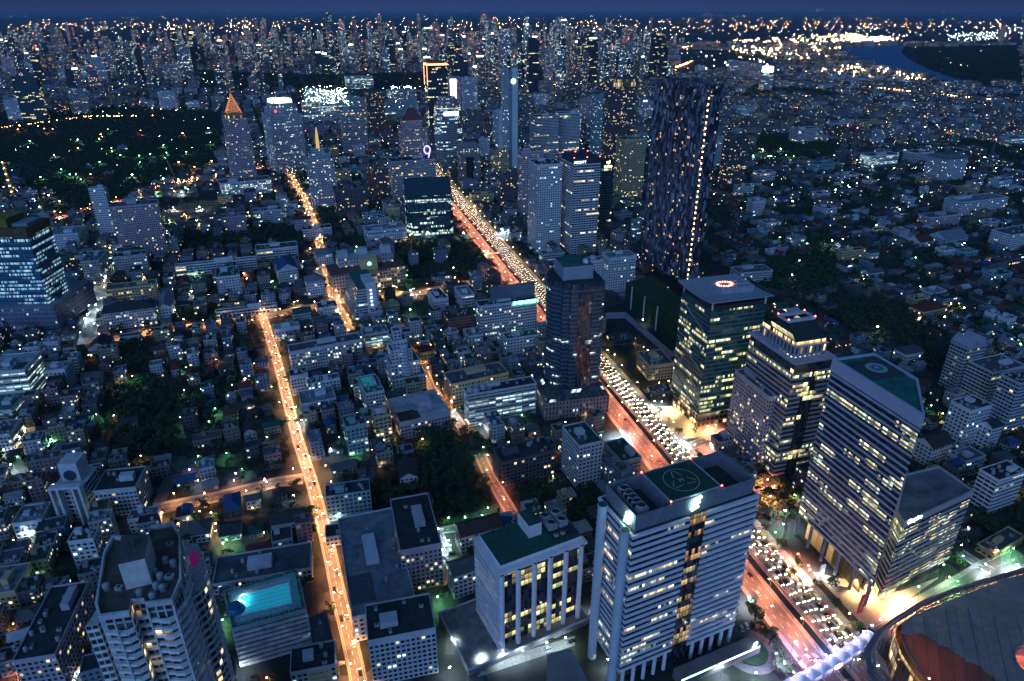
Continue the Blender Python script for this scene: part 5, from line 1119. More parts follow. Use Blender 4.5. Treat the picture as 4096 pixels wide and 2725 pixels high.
# -- gold spired tower
cx,cy,w,d,rot,h=solve_bb('I',1742,1935,545,1110,.8,25)
t=tiers('office_tower','brown stepped tower with a gold lit lattice spire','tower',cx,cy,rot,[(w*1.12,d*1.12,h*.82,0,0),(w,d,h,0,0)],'p','dark'); mark(cx,cy,'gold spired tower',w,d,h)
MB().box(-w*.38,w*.38,-d*.38,d*.38,h,h+10,3).obj('crown_storey',facade((.45,.28,.12),(.15,.08,.03),10,.2,.1,.8,1,'warm',2.2),t)
mb=MB()
for i in range(4):
    a=R(45+90*i); b=R(135+90*i); r_=w*.46
    A=(r_*math.cos(a),r_*math.sin(a),h+10); B=(r_*math.cos(b),r_*math.sin(b),h+10); T=(0,0,h+42); mb.beam(A,T,.7,n=4); 
    for k in range(7):
        f=k/7; g_=(k+1)/7; lerp=lambda P_,Q_,s_:tuple(P_[j]+(Q_[j]-P_[j])*s_ for j in range(3)); mb.beam(lerp(A,T,f),lerp(B,T,g_),.4,n=3); mb.beam(lerp(B,T,f),lerp(A,T,g_),.4,n=3)
mb.beam((0,0,h+40),(0,0,h+52),.5,n=4); mb.obj('lattice_spire',plain('lattice_glow',(.5,.22,.06),.4,emis=(1,.35,.12),es=.55,noise=.4,scale=.3),t)  # gold lighting of the spire put into the lattice as a glow
cx,cy,w,d,rot,h=solve_bb('I',1715,2125,1050,1155,.4,25); building('car_park','pale podium with rows of yellow lit openings under the gold spired tower','building',cx,cy,w,d,rot,h,'w',rnd,True,dens=1.1)
# -- orange crowned glass tower
cx,cy,w,d,rot,h=solve_bb('J',1362,1545,128,655,.8,17)
building('office_tower','black glass tower outlined by orange light along its top','tower',cx,cy,w,d,rot,h,'g',rnd,False,dens=.14); mark(cx,cy,'orange crowned glass tower',w,d,h)
t=S.objects.get('office_tower') ; t=[o for o in S.objects if o.get('label')=='black glass tower outlined by orange light along its top'][0]
OE=emit('orange_strip',(1,.36,.14),5)
MB().slabring(ins(w,d,.8),ins(w,d,-.5),h+2,h+6).obj('light_crown',OE,t); MB().box(-w/2-.9,-w/2+.5,-d/2-.9,-d/2+.3,h*.72,h+2).obj('light_strip',emit('orange_strip',(1,.4,.2),3),t)
MB().box(-w/2-.9,-w/2-.2,d/2-1,d/2+.4,h*.72,h+2).obj('light_strip',OE,t)
MB().box(-w*.4,w*.4,-d*.4,d*.4,h,h+12).obj('roof_block',DARKM,t)
# -- faceted bank tower with blue sign
cx,cy,w,d,rot,h=solve_bb('J',1432,1664,475,900,.8,17); X,Y=w/2,d/2; c_=w*.18
t=thing('bank_tower','faceted silver tower with tapered top and long pale blue sign','tower',cx,cy,0,R(rot)); occupy(cx,cy,w,d,R(rot)); mark(cx,cy,'faceted bank tower',w,d,h)
oc=[(-X+c_,-Y),(X-c_,-Y),(X,-Y+c_),(X,Y-c_),(X-c_,Y),(-X+c_,Y),(-X,Y-c_),(-X,-Y+c_)]
MB().prism(oc,0,h,2.2).obj('wall',facade((.36,.38,.44),(.02,.03,.05),3.8,.06,.3,.9,.28,'cool',1.5),t)
mb=MB(); tp=[(x*.62,y*.62) for x,y in oc]
for i in range(8):
    j=(i+1)%8; k=max(1,round(math.dist(oc[i],oc[j])/2.5)); mb.face([(*oc[i],h),(*oc[j],h),(*tp[j],h+26),(*tp[i],h+26)],[(0,0),(k,0),(k,1),(0,1)])
mb.face([(*q,h+26) for q in tp]); mb.obj('tapered_crown',facade((.3,.32,.38),(.03,.04,.06),3.8,.08,.3,.8,.4,'yel',1.3),t)
MB().box(-w*.22,w*.34,-d/2-.8,-d/2,h-12,h-4).obj('blue_sign',emit('blue_sign',(.45,.75,1),7),t)
# -- red pyramid roof tower
cx,cy,w,d,rot,h=solve_bb('J',1160,1392,620,850,.8,20)
t=tiers('hotel_tower','mauve gridded tower with a red pyramid roof','tower',cx,cy,rot,[(w,d,h,0,0),(w*.72,d*.72,h+16,-w*.05,0)],'p'); mark(cx,cy,'red pyramid roof tower',w,d,h)
mb=MB(); L=ins(w*.66,d*.66); T=ins(w*.2,d*.2)
for i in range(4): j=(i+1)%4; mb.face([(*L[i],h+16),(*L[j],h+16),(*T[j],h+44),(*T[i],h+44)])
mb.face([(*q,h+44) for q in T]); mb.obj('pyramid_roof',P((.16,.03,.05),.7,.2),t)
MB().cyl(0,0,h+44,h+52,w*.1,w*.02,n=10).obj('roof_lantern',P((.2,.4,.35)),t)
# -- arch shaped tower
cx,cy,w,d,rot,h=solve_bb('J',1622,1802,770,1035,.6,20)
t=thing('arch_building','grey arch shaped office standing on two legs','tower',cx,cy,0,R(rot)); occupy(cx,cy,w,d,R(rot)); mark(cx,cy,'arch shaped office',w,d,h)
m=facade((.30,.28,.31),DG,3.6,.2,.3,.8,.12,'mix',1.4)
MB().box(-w/2,-w*.22,-d/2,d/2,0,h,3).obj('leg_block',m,t); MB().box(w*.22,w/2,-d/2,d/2,0,h,3).obj('leg_block',m,t); MB().box(-w*.22,w*.22,-d/2+.02,d/2-.02,h*.72,h,3).obj('bridge_block',m,t)
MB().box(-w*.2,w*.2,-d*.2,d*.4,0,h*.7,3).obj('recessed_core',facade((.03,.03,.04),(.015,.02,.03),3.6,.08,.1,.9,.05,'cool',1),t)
mb=MB(); L=ins(w,d,.3); T=ins(w*.7,d*.6)
for i in range(4): j=(i+1)%4; mb.face([(*L[i],h),(*L[j],h),(*T[j],h+9),(*T[i],h+9)])
mb.face([(*q,h+9) for q in T]); mb.obj('roof',P((.16,.17,.2)),t)
# -- slim clock tower
cx,cy,w,d,rot,h=solve_bb('J',1968,2100,148,965,.7,10)
t=thing('slender_tower','extremely slender pale tower with a round glowing clock lamp','tower',cx,cy,0,R(rot)); occupy(cx,cy,w,d,R(rot)); mark(cx,cy,'slender clock lamp tower',w,d,h)
MB().box(-w/2,-w*.1,-d/2,d/2,0,h,2.5).obj('gridded_front',facade((.46,.50,.52),(.02,.05,.08),3.4,.2,.2,.8,.12,'cool',1.2),t)
MB().box(-w*.1,w*.12,-d/2-.6,d/2,0,h-4,2).obj('grooved_shaft',P((.20,.22,.26)),t); MB().box(w*.12,w/2,-d/2-.3,d/2,0,h+1,2).obj('blank_shaft',P((.50,.55,.56),.7,.12),t)
mb=MB(); mb.cyl(0,0,0,.5,4.2,n=24); o=mb.obj('clock_lamp',emit('clock_lamp',(.6,1,.9),14),t); o.rotation_euler=(R(90),0,0); o.location=(w*.2,-d/2-.6,h-24)
MB().box(-w*.75,-w/2-.05,-d*.3,d/2,0,h*.62,2.5).obj('side_shaft',P((.42,.46,.48)),t)
# -- dark teal wedge office
cx,cy,w,d,rot,h=solve_bb('J',1207,1590,1150,1500,.42,12)
t=thing('wedge_building','dark teal glass office with sloping terraced roofs','tower',cx,cy,0,R(rot)); occupy(cx,cy,w,d*1.6,R(rot)); mark(cx,cy,'dark teal wedge office',w,d,h)
gm=facade((.015,.05,.06),(.008,.03,.04),3.7,.05,.15,.9,.42,'cool',1.2); gr=facade((.012,.05,.07),(.008,.04,.06),3.0,.04,.1,.95,.10,'cool',1.5,.1)
def wedge(x0,x1,yf,yb,zf,zb,nm):
    mb=MB(); k=round((x1-x0)/1.8); kd=round((yb-yf)/1.8)
    mb.face([(x0,yf,0),(x1,yf,0),(x1,yf,zf),(x0,yf,zf)],[(0,0),(k,0),(k,zf),(0,zf)]); mb.face([(x1,yf,0),(x1,yb,0),(x1,yb,zb),(x1,yf,zf)],[(0,0),(kd,0),(kd,zb),(0,zf)])
    mb.face([(x0,yb,0),(x0,yf,0),(x0,yf,zf),(x0,yb,zb)],[(0,0),(kd,0),(kd,zf),(0,zb)]); mb.face([(x1,yb,0),(x0,yb,0),(x0,yb,zb),(x1,yb,zb)],[(0,0),(k,0),(k,zb),(0,zb)])
    mb.face([(x0,yf,zf),(x1,yf,zf),(x1,yb,zb),(x0,yb,zb)],[(0,0),(k,0),(k,8),(0,8)],1); mb.obj(nm,[gm,gr],t)
wedge(-w/2,w/2,-d*.1,d*.7,h*.95,h*1.28,'high_wing'); wedge(-w*.47,w*.47,-d*.3,-d*.101,h*.62,h*.8,'middle_terrace'); wedge(-w*.40,w*.44,-d*.5,-d*.301,h*.32,h*.5,'low_terrace')
# -- golden sail tower
cx,cy,w,d,rot,h=solve_bb('J',437,656,865,1245,.6,20)
t=tiers('hotel_tower','white ribbed hotel tower carrying a golden curved sail','tower',cx,cy,rot,[(w,d,h,0,0),(w*.8,d*.8,h+9,0,0),(w*.5,d*.5,h+16,-w*.05,0)],'w2'); mark(cx,cy,'golden sail tower',w,d,h)
mb=MB()
for i in range(8):
    z0,z1=i/8,(i+1)/8; f=lambda z:3.6*math.sqrt(max(.01,1-z**1.6))
    for s_ in(-1,1): mb.face([(-f(z0),s_*.8*(1-z0),h+16+z0*36),(f(z0)*.6,0,h+16+z0*36),(f(z1)*.6,0,h+16+z1*36),(-f(z1),s_*.8*(1-z1),h+16+z1*36)])
mb.obj('golden_sail',plain('sail',(.6,.4,.15),.4,emis=(1,.6,.2),es=.6),t)  # warm light on the sail put in as a glow of its material
MB().cyl(w*.25,-d*.1,h+9,h+22,3.5,0.2,n=4).obj('teal_pyramid',P((.05,.25,.28)),t)
# -- cream civic block with gatehouse
cx,cy,w,d,rot,h=solve_bb('H',533,1080,352,488,.45,23)
t=thing('civic_building','large cream university block with red eaves and a glowing green emblem','building',cx,cy,0,R(rot)); occupy(cx,cy,w,d,R(rot)); mark(cx,cy,'cream university block',w,d,h)
MB().box(-w/2,w/2,-d/2,d/2,0,h,3.6).obj('wall',facade((.52,.44,.36),(.04,.03,.03),4.2,.2,.2,.8,.3,'warm',1.2),t)
MB().hip(w,d,h,4,0,1.5,.35).obj('red_eaves',P((.14,.05,.05)),t)
MB().box(-w*.38,w*.38,-d*.18,d*.34,h+1,h+14,3.6).obj('upper_block',facade((.48,.46,.48),(.04,.03,.03),4.5,.25,.3,.7,.3,'warm',1.2),t)
MB().box(-w*.10,w*.12,-d*.5-.6,-d*.18,h-6,h+15).obj('gate_tower',P((.60,.44,.22)),t)
for x,y in ((-.3,.1),(.3,.12),(-.02,.2)): MB().box(x*w-6,x*w+6,y*d-5,y*d+5,h+14,h+21).obj('roof_box',P((.46,.46,.5)),t)
mb=MB(); mb.face([(-2.2,0,0),(2.2,0,0),(2.2,0,2.6),(0,0,4.6),(-2.2,0,2.6)]); o=mb.obj('green_emblem',emit('green_emblem',(.15,1,.55),5),t); o.location=(w*.01,-d*.5-.75,h+7)
# -- stepped white ziggurat
cx,cy,w,d,rot,h=solve_bb('H',955,1230,1130,1180,.75,22); h=14
t=tiers('condo_tower','white ziggurat condo stepping up to a narrow top','tower',cx,cy,rot,[(w,d,14,0,0),(w*.86,d*.8,27,-w*.06,d*.08),(w*.62,d*.7,39,-w*.12,d*.1),(w*.42,d*.6,48,-w*.14,d*.12),(w*.24,d*.4,56,-w*.18,d*.14)],'w'); mark(cx,cy,'white ziggurat condo',w,d,56)
zm=MB()
for z0 in range(16,46,3): zm.cyl(-w*.02 if z0<27 else -w*.06,-d*.33,z0,z0+1.1,4.2 if z0<27 else 3.2,n=14)
zm.obj('round_balconies',P((.55,.57,.62)),t)
# -- terraced slab over open parking deck
cx,cy,w,d,rot,h=solve_bb('H',630,905,450,690,2.4,22)
t=thing('apartment_tower','white terraced slab with green roof above the yellow parking deck','tower',cx,cy,0,R(rot)); occupy(cx,cy,w,d,R(rot)); mark(cx,cy,'white terraced slab',w,d,h)
n=13
for k in range(n):
    z=3.1*k*(h/(3.1*n)); f=1-.42*k/n; mb=MB(); mb.box(-w/2*f,w/2*(.98 if k<4 else .86),-d/2,d/2*f,z,z+h/n*.98,3,m=0,mt=1); mb.obj('terrace_floor',[facade((.52,.54,.60),DG,h/n,.04,.5,.97,.06,'cool',1.2),P((.03,.12,.11))],t)
MB().box(w*.0,w*.36,-d/2-.5,-d*.1,0,h+5,3).obj('stair_shaft',P((.55,.57,.62)),t)
me=MB().box(-1.1,1.1,-.1,.1,0,2).mesh('lit_stair_window',emit('stair_light',(.8,.95,1),2.5))
for k in range(8): inst(me,'lit_stair_window',t,(w*.16,-d/2-.62,6+k*4.3))
# -- tall arched hotel
cx,cy,w,d,rot,h=solve_bb('D',297,600,400,610,1.35,6)
t=thing('hotel_tower','blue white hotel with tall arch and slender portal columns','tower',cx,cy,0,R(rot)); occupy(cx,cy,w,d,R(rot)); mark(cx,cy,'arched blue white hotel',w,d,h)
MB().box(-w/2,w/2,-d/2+4,d/2,0,h,3.4).obj('wall',facade((.50,.50,.56),DG,3.6,.12,.2,.85,.05,'cool',1.0),t)
MB().box(-w*.3,w*.3,-d*.1,d*.4,h,h+14,3).obj('upper_tier',P((.52,.52,.58)),t)
mb=MB(); mb.cyl(0,0,0,.5,w*.2,n=20); o=mb.obj('dark_arch_disc',P((.03,.04,.06)),t); o.rotation_euler=(R(90),0,0); o.location=(0,-d*.1-.1,h+5)  # dark disc set on the wall, shade of the arch put into its colour
for k in(-.46,-.24,.24,.46): MB().box(w*k-.8,w*k+.8,-d/2-.2,-d/2+4,0,h+1).obj('portal_column',P((.58,.56,.58)),t)
MB().box(-w/2,w/2,-d/2,-d/2+4,h+1,h+3).obj('portal_beam',P((.55,.54,.58)),t)
# -- pool deck over open car park
h=28.; dk=[pt('D',*q,h) for q in ((1378,1025),(1425,1250),(1868,1130),(1815,893))]; cx=sum(p[0] for p in dk)/4; cy=sum(p[1] for p in dk)/4; dl=[(x-cx,y-cy) for x,y in dk]
t=thing('pool_building','car park block with a glowing turquoise swimming pool on its roof','building',cx,cy); occupy(cx,cy,38,36,R(14)); mark(cx,cy,'rooftop pool block',36,30,h)
MB().prism(dl,0,h-1,4).obj('parking_core',facade((.35,.36,.38),(.03,.03,.03),3.2,.03,.4,.98,.1,'cool',1.0),t)
me=MB().prism(polyin(dl,.8),0,1.4,4,bottom=True).mesh('parking_band',P((.50,.50,.52),.8,.3))
for k in range(8): inst(me,'parking_band',t,(0,0,1+k*3.2))
MB().prism(polyin(dl,.4),h-1,h).obj('deck',P((.18,.42,.44),.7,.25,.3),t)
MB().slabring(polyin(dl,.6),polyin(dl,.1),h,h+1.1).obj('parapet',P((.3,.4,.42)),t)
pw_=[pt('D',*q,h+.3) for q in ((1475,1045),(1437,1170),(1782,1088),(1765,965))]; pwl=[(x-cx,y-cy) for x,y in (pw_[0],pw_[1],pw_[2],pw_[3])]
MB().slabring(polyin(pwl,.9),polyin(pwl,0),h,h+.35).obj('pool_coping',P((.55,.6,.62)),t)
POOLM=plain('lit_pool_water',(.03,.45,.60),.1,emis=(.04,.62,.85),es=.22,noise=.15,scale=.15)  # light of submerged lamps put into the water as a glow
MB().prism(pwl,h+.01,h+.2).obj('pool_water',POOLM,t)
rt_=random.Random(2)
POOLC=(cx,cy,h,pwl,dl)
for k in range(18):
    f=(k%9+.5)/9; a,b=(pwl[0],pwl[3]) if k<9 else (pwl[1],pwl[2]); o_=3.0 if k<9 else -3.0
    x=a[0]+(b[0]-a[0])*f; y=a[1]+(b[1]-a[1])*f+o_; mb=MB(); mb.box(-1.3,1.3,-1.0,1.0,0,.06); o=mb.obj('deck_panel',P((.5,.52,.52),.7,.2,.6),t); o.location=(x,y,h+.02); o.rotation_euler=(0,0,R(14))
hv=[];hf=[]
for k in range(900):
    i_=rt_.randrange(4); a,b=dl[i_],dl[(i_+1)%4]; f=rt_.random(); x=a[0]*.97+(b[0]-a[0])*.97*f+rt_.uniform(-.7,.7); y=a[1]*.97+(b[1]-a[1])*.97*f+rt_.uniform(-.7,.7); z=h+rt_.uniform(.1,1.7); q=rt_.uniform(.25,.55); n0=len(hv); u_=rt_.uniform(0,3.1); hv+=[(x-q*math.cos(u_),y-q*math.sin(u_),z),(x,y,z-q),(x+q*math.cos(u_),y+q*math.sin(u_),z+q*.3),(x,y,z+q)]; hf.append((n0,n0+1,n0+2,n0+3))
me=bpy.data.meshes.new('planting'); me.from_pydata(hv,[],hf); me.materials.append(P((.05,.16,.04),.8,.4,.6)); o=bpy.data.objects.new('edge_planting',me); COL.objects.link(o); o.parent=t
for k in range(5):
    f=(k+.5)/5; mb=MB(); mb.beam((pwl[0][0]*(1-f)+pwl[1][0]*f,pwl[0][1]*(1-f)+pwl[1][1]*f,h+.24),(pwl[3][0]*(1-f)+pwl[2][0]*f,pwl[3][1]*(1-f)+pwl[2][1]*f,h+.24),.07,n=4); mb.obj('lane_rope',P((.02,.12,.2)),t)
mb=MB(); vx=[(pwl[0][0]-6+i_*0,0) for i_ in (0,)]
c0=(dl[0][0]*.5+dl[1][0]*.5,dl[0][1]*.5+dl[1][1]*.5); mb.cyl(0,0,h,h+3.4,5.0,3.4,n=20); o=mb.obj('blue_canopy',P((.02,.12,.25),.5,.2),t); o.location=(c0[0]+3.5,c0[1],0)
# -- curved roofs at the corner
OUT=[(360,318),(290,291),(258,280),(228,268),(213,262),(204,257),(199.5,250),(197.3,240),(197.5,228),(201,214),(210,200),(226,186),(260,172),(360,165)]
ux,uy=250.,235.; ox,oy=258.,229.; OR=12.5
t=thing('curved_pavilion','large rounded mall roof with dark folded panels and an orange lit opening','pavilion',ux,uy); occupy(275,238,170,124,R(22)); mark(ux,uy,'rounded mall roof',100,80,24)
ang=R(-33); ca,sa=math.cos(ang),math.sin(ang)
def rz_(x,y):
    u=(x*ca+y*sa)/11.0; v=(-x*sa+y*ca)/38.0; w_=u+.5*v; f=abs((w_%1.0)-.5)*2
    e=min(math.hypot(x-p[0],y-p[1]) for p in OUT[1:12]); return 22.3+1.5*f+2.6*min(1,e/28)
SLAT,nt_=newmat('translucent_slats'); N_=nt_.nodes; o_=N_.new('ShaderNodeOutputMaterial'); tr_=N_.new('ShaderNodeBsdfTranslucent'); df_=N_.new('ShaderNodeBsdfDiffuse'); ms_=N_.new('ShaderNodeMixShader'); ms_.inputs[0].default_value=.55
wv=N_.new('ShaderNodeTexWave'); wv.inputs['Scale'].default_value=.42; wv.bands_direction='DIAGONAL'; g2=N_.new('ShaderNodeNewGeometry'); nt_.links.new(g2.outputs['Position'],wv.inputs['Vector'])
rr_=N_.new('ShaderNodeValToRGB'); rr_.color_ramp.elements[0].color=(.05,.03,.03,1); rr_.color_ramp.elements[1].color=(.6,.45,.36,1); nt_.links.new(wv.outputs[0],rr_.inputs[0]); nt_.links.new(rr_.outputs[0],tr_.inputs[0]); df_.inputs[0].default_value=(.12,.11,.12,1)
nt_.links.new(tr_.outputs[0],ms_.inputs[1]); nt_.links.new(df_.outputs[0],ms_.inputs[2]); nt_.links.new(ms_.outputs[0],o_.inputs[0])
mb=MB(); st_=1.5
for i in range(int(165/st_)):
    for j in range(int(160/st_)):
        x=196+i*st_; y=164+j*st_; c_=(x+st_/2,y+st_/2)
        if not inpoly_(c_[0],c_[1],OUT) or math.hypot(c_[0]-ox,c_[1]-oy)<OR: continue
        mb.face([(x-ux,y-uy,rz_(x,y)),(x+st_-ux,y-uy,rz_(x+st_,y)),(x+st_-ux,y+st_-uy,rz_(x+st_,y+st_)),(x-ux,y+st_-uy,rz_(x,y+st_))],None,1 if (x-197)*.62+(y-225)*.45<18 and y<249 else 0)
mb.obj('folded_roof',[P((.36,.27,.24),.4,.25,.2),SLAT],t)
mb=MB()
for k in range(-40,40):
    pr=None
    for q in range(0,90):
        v=-4+q*.15; u=(k*.5)-.5*v; X_=u*11.0; Y_=v*38.0; x=X_*ca-Y_*sa; y=X_*sa+Y_*ca
        ok=inpoly_(x,y,OUT) and math.hypot(x-ox,y-oy)>OR
        if ok and pr: mb.beam((pr[0]-ux,pr[1]-uy,rz_(*pr)+.1),(x-ux,y-uy,rz_(x,y)+.1),.14,n=3)
        pr=(x,y) if ok else None
mb.obj('roof_ribs',P((.07,.07,.09),.4),t)
mb=MB()
for i in range(1,len(OUT)-1):
    a,b=OUT[i-1],OUT[i]; 
    if i>0: mb.beam((a[0]-ux,a[1]-uy,22.6),(b[0]-ux,b[1]-uy,22.6),.6,n=6)
mb.obj('rim_beam',P((.14,.15,.2),.35),t)
inn=polyin([(x-ux,y-uy) for x,y in OUT[::-1]],-2.2)
MB().prism(inn,0,20.5,3.5,top=False).obj('glazed_wall',facade((.12,.08,.07),(.1,.04,.02),6.0,.08,.08,.92,.95,'warm',1.1),t)
mb=MB(); mb.cyl(ox-ux,oy-uy,9,10,OR+4,n=30); mb.obj('inner_terrace',P((.35,.2,.16),.7,.5,.4),t)
rt_=random.Random(4); mb=MB()
for k in range(60):
    a=rt_.uniform(0,6.28); r_=rt_.uniform(0,OR); x=ox-ux+r_*math.cos(a); y=oy-uy+r_*math.sin(a); q=rt_.uniform(.4,1.1); mb.box(x-q,x+q,y-q*.6,y+q*.6,10,10+rt_.uniform(.6,1.8))
o=mb.obj('terrace_seating',P((.45,.25,.2),.7,.5,.8),t); o['kind']='stuff'
mb=MB()
for i in range(40):
    a,b=2*math.pi*i/40,2*math.pi*(i+1)/40
    for zz_,r_ in ((25.5,OR+.4),(22.5,OR+.6)): mb.beam((ox-ux+r_*math.cos(a),oy-uy+r_*math.sin(a),zz_),(ox-ux+r_*math.cos(b),oy-uy+r_*math.sin(b),zz_),.4,n=5)
mb.obj('opening_rim',P((.3,.25,.25)),t)
MB().cyl(ox-ux,oy-uy,10,25,OR+.7,n=40,top=False).obj('opening_liner',P((.42,.26,.22),.8,.3,.5),t)
MALL=(ux,uy,ox,oy)
RG=[(320,309),(297,300),(247,284),(226,275),(207,264.5),(194,256),(184,246),(179.5,234),(180,220),(184,206),(192,192)]
mb=MB()
for i in range(len(RG)-1):
    a,b=RG[i],RG[i+1]
    for zz_,r_ in ((19,.55),(16,.3),(13,.3)): mb.beam((a[0],a[1],zz_),(b[0],b[1],zz_),r_,n=5)
kerbed(mb,RG,.4,3.2,14.2,14.8)
for x,y,a in walk(RG,5,0,0): mb.beam((x,y,0),(x,y,19),.25,n=4)
tag(mb.obj('ring_gallery',P((.16,.18,.23),.4)),'outer curved steel walkway hugging the rounded mall roof','walkway')
MARKT=[pt('B',*q,12) for q in ((600,1215),(700,1200),(690,1290),(590,1270))]
t=thing('metal_roof_hall','low hall under a wide ribbed grey metal roof between the bank tower and column office','hall',*cs); mb=MB(); sl_=[(x-cs[0],y-cs[1]) for x,y in sh_]; mb.prism(sl_[::-1] if (sl_[1][0]-sl_[0][0])*(sl_[2][1]-sl_[1][1])-(sl_[1][1]-sl_[0][1])*(sl_[2][0]-sl_[1][0])<0 else sl_,0,9); mb.obj('wall',P((.16,.17,.19)),t)
mb=MB()
for k in range(26):
    f=k/25; a=(sl_[0][0]*(1-f)+sl_[1][0]*f,sl_[0][1]*(1-f)+sl_[1][1]*f); b=(sl_[3][0]*(1-f)+sl_[2][0]*f,sl_[3][1]*(1-f)+sl_[2][1]*f); mb.beam((*a,9.15),(*b,9.15),.14,n=4)
mb.obj('roof_ribs',P((.30,.32,.36),.5),t); occupy(cs[0],cs[1],30,36,R(20))
# -- white tensile footbridge
fb=[pt('B',600,1285,9),pt('B',440,1400,9),pt('B',260,1510,9),pt('B',60,1620,9)]
t=thing('footbridge','white tent roofed footbridge crossing the boulevard','footbridge',fb[1][0],fb[1][1]); bx,by=fb[1]; mark(bx,by,'tent roofed footbridge',40,10,12)
lp_=[(x-bx,y-by) for x,y in fb]
mb=MB(); kerbed(mb,lp_,-3,3,6.2,7.2); mb.obj('deck',CONC,t)
wk=walk(lp_,7.5,0,0)
for i in range(len(wk)-1):
    (x0,y0,a0),(x1,y1,a1)=wk[i],wk[i+1]; mb=MB(); n=6; dx,dy=math.cos(a0),math.sin(a0)
    for u in range(n):
        for v in range(n):
            def p_(u_,v_):
                f=u_/n; g_=(v_/n-.5)*2; s_=math.hypot(x1-x0,y1-y0)*f; return (x0+dx*s_+dy*g_*3.1,y0+dy*s_-dx*g_*3.1,10.2+2.6*math.sin(math.pi*f)**.7*(1-.55*g_*g_)-.4*abs(g_))
            mb.face([p_(u,v),p_(u,v+1),p_(u+1,v+1),p_(u+1,v)])
    mb.obj('tent_canopy',P((.8,.8,.85),.6,.06,.3),t)
mb=MB()
for (x,y,a) in wk:
    for o_ in(-3.4,3.4): mb.beam((x+math.sin(a)*o_,y-math.cos(a)*o_,0),(x+math.sin(a)*o_,y-math.cos(a)*o_,10.5),.18,n=5)
mb.obj('canopy_posts',STEEL,t); BR=[(bx+x,by+y) for x,y,a in wk]
# farther plain footbridge
a=pt('H',1640,196,7); b=pt('H',1845,182,7); mb=MB(); kerbed(mb,[a,b],-2,2,5.5,6.5); 
o=mb.obj('footbridge',P((.5,.5,.5))); tag(o,'plain white lit footbridge far up the boulevard','footbridge')
def pylon(lb,t_,x_,y_,H_,W_,bgc,txt,tc_,rz,em=0):
    x,y=pt(t_,x_,y_); t=thing('sign_pylon',lb,'sign',x,y,0,rz); mb=MB(); mb.box(-W_/2,W_/2,-.4,.4,0,H_); mb.obj('panel',plain('sign_panel',bgc,.5,emis=bgc if em else None,es=em,noise=.05),t)
    k=text(txt,W_*.55,tc_,t,(0,-.45,H_*.52),(R(90),R(-90),0),'lettering',.04); return t
pylon('tall red banner sign with white lettering at the corner of the helipad tower','B',515,1150,14,3.0,(.35,.02,.03),'PwC Thailand',P((.8,.8,.8)),R(20),.25)
pylon('white glowing pylon sign at the kerb before the striped tower','B',275,950,12,3.0,(.75,.8,.85),'ooooo',emit('sign_white',(.8,.95,1),12),R(20),.4)
pylon('slim dark pylon sign beside the jam above the plaza trees','B',50,700,13,2.2,(.25,.25,.3),'AMARA',P((.6,.6,.65)),R(20))
# -- sign and roof extras on listed buildings
def lab(s): return [o for o in S.objects if s in (o.get('label') or '')][0]
tt=lab('green lettered sign'.replace('green lettered sign','wide white hotel with the green lettered sign')); cx,cy,w,d,rot,h=find('wide white hotel with the green')
text('EVERGREEN',5.2,emit('green_sign',(.12,1,.45),10),tt,(w*.30,-d/2-.6,h-1.2),(R(90),0,0),'green_lettering',.25)
MB().box(-w*.28,w/2-.5,-d*.1,d*.05,h+1,h+17,1.2).obj('roof_screen',P((.10,.13,.20),.6,.3,.6),tt)
tt=lab('serviced apartment tower'); cx,cy,w,d,rot,h=find('serviced apartment tower'); text('ASCOTT',4.6,emit('sign_pale',(.8,.9,1),3.5),tt,(-w*.28,-d/2-.3,h+3.3),(R(90),0,0)); MB().box(-w/2,w/2,-d/2,d/2,h+1,h+9).obj('dark_crown',P((.03,.04,.06)),tt); red_lamps(tt,[(sx_*w*.48,sy_*d*.46,h+9) for sx_ in(-1,0,1) for sy_ in(-1,1)],.6)
tt=lab('cream apartment tower with a lettered'); cx,cy,w,d,rot,h=find('cream apartment tower with a lettered'); text('BAAN PIPAT',2.1,P((.06,.12,.16)),tt,(0,-d/2-.15,h-2.2),(R(90),0,0)); MB().gable(w*.6,d*.5,h+1,3.5,0,.3).obj('gabled_turret',P((.4,.42,.5)),tt)
tt=lab('painted wall advertisement'); cx,cy,w,d,rot,h=find('painted wall advertisement'); MB().box(-w*.15,w*.4,-d/2-.25,-d/2-.02,6,h-1).obj('painted_advert',P((.62,.50,.30),.8,.15),tt)
for s_,z_,sz,c in (('คณิตครูSupK',h-2.8,1.6,(.05,.05,.08)),('อปุ่ดกัน',h-6.3,2.4,(.55,.15,.12)),('มีOnlineแล้ว',h-9.2,1.9,(.10,.05,.05)),('www.supk.com',h-11.6,1.5,(.05,.05,.08))): text(s_,sz,P(c),tt,(w*.125,-d/2-.3,z_),(R(90),0,0),'lettering',.04)
tt=lab('glowing script'); cx,cy,w,d,rot,h=find('glowing script'); text('rgl\nuono',6,emit('script_sign',(1,.8,.35),7),tt,(0,-d/2-.3,h+4),(R(90),0,0)); MB().box(-w/2,w/2,-d/2,d/2,h,h+8).obj('crown_box',DARKM,tt)
tt=lab('topped by a violet ring'); cx,cy,w,d,rot,h=find('topped by a violet ring'); mb=MB()
for i in range(20):
    a,b=2*math.pi*i/20,2*math.pi*(i+1)/20; mb.beam((5.5*math.cos(a),0,7*math.sin(a)),(5.5*math.cos(b),0,7*math.sin(b)),1.1,n=5)
mb.beam((5,0,-2),(2,0,-14),1.1); o=mb.obj('ring_sign',emit('ring_sign',(.40,.32,1),3),tt); o.location=(w*.34,-d*.3,h+16)
tt=lab('violet tower carrying'); cx,cy,w,d,rot,h=find('violet tower carrying'); MB().box(-w*.42,w*.1,-d/2-.8,-d/2,h*.1,h*.92).obj('white_light_strip',emit('violet_white',(.95,.7,1),6),tt)
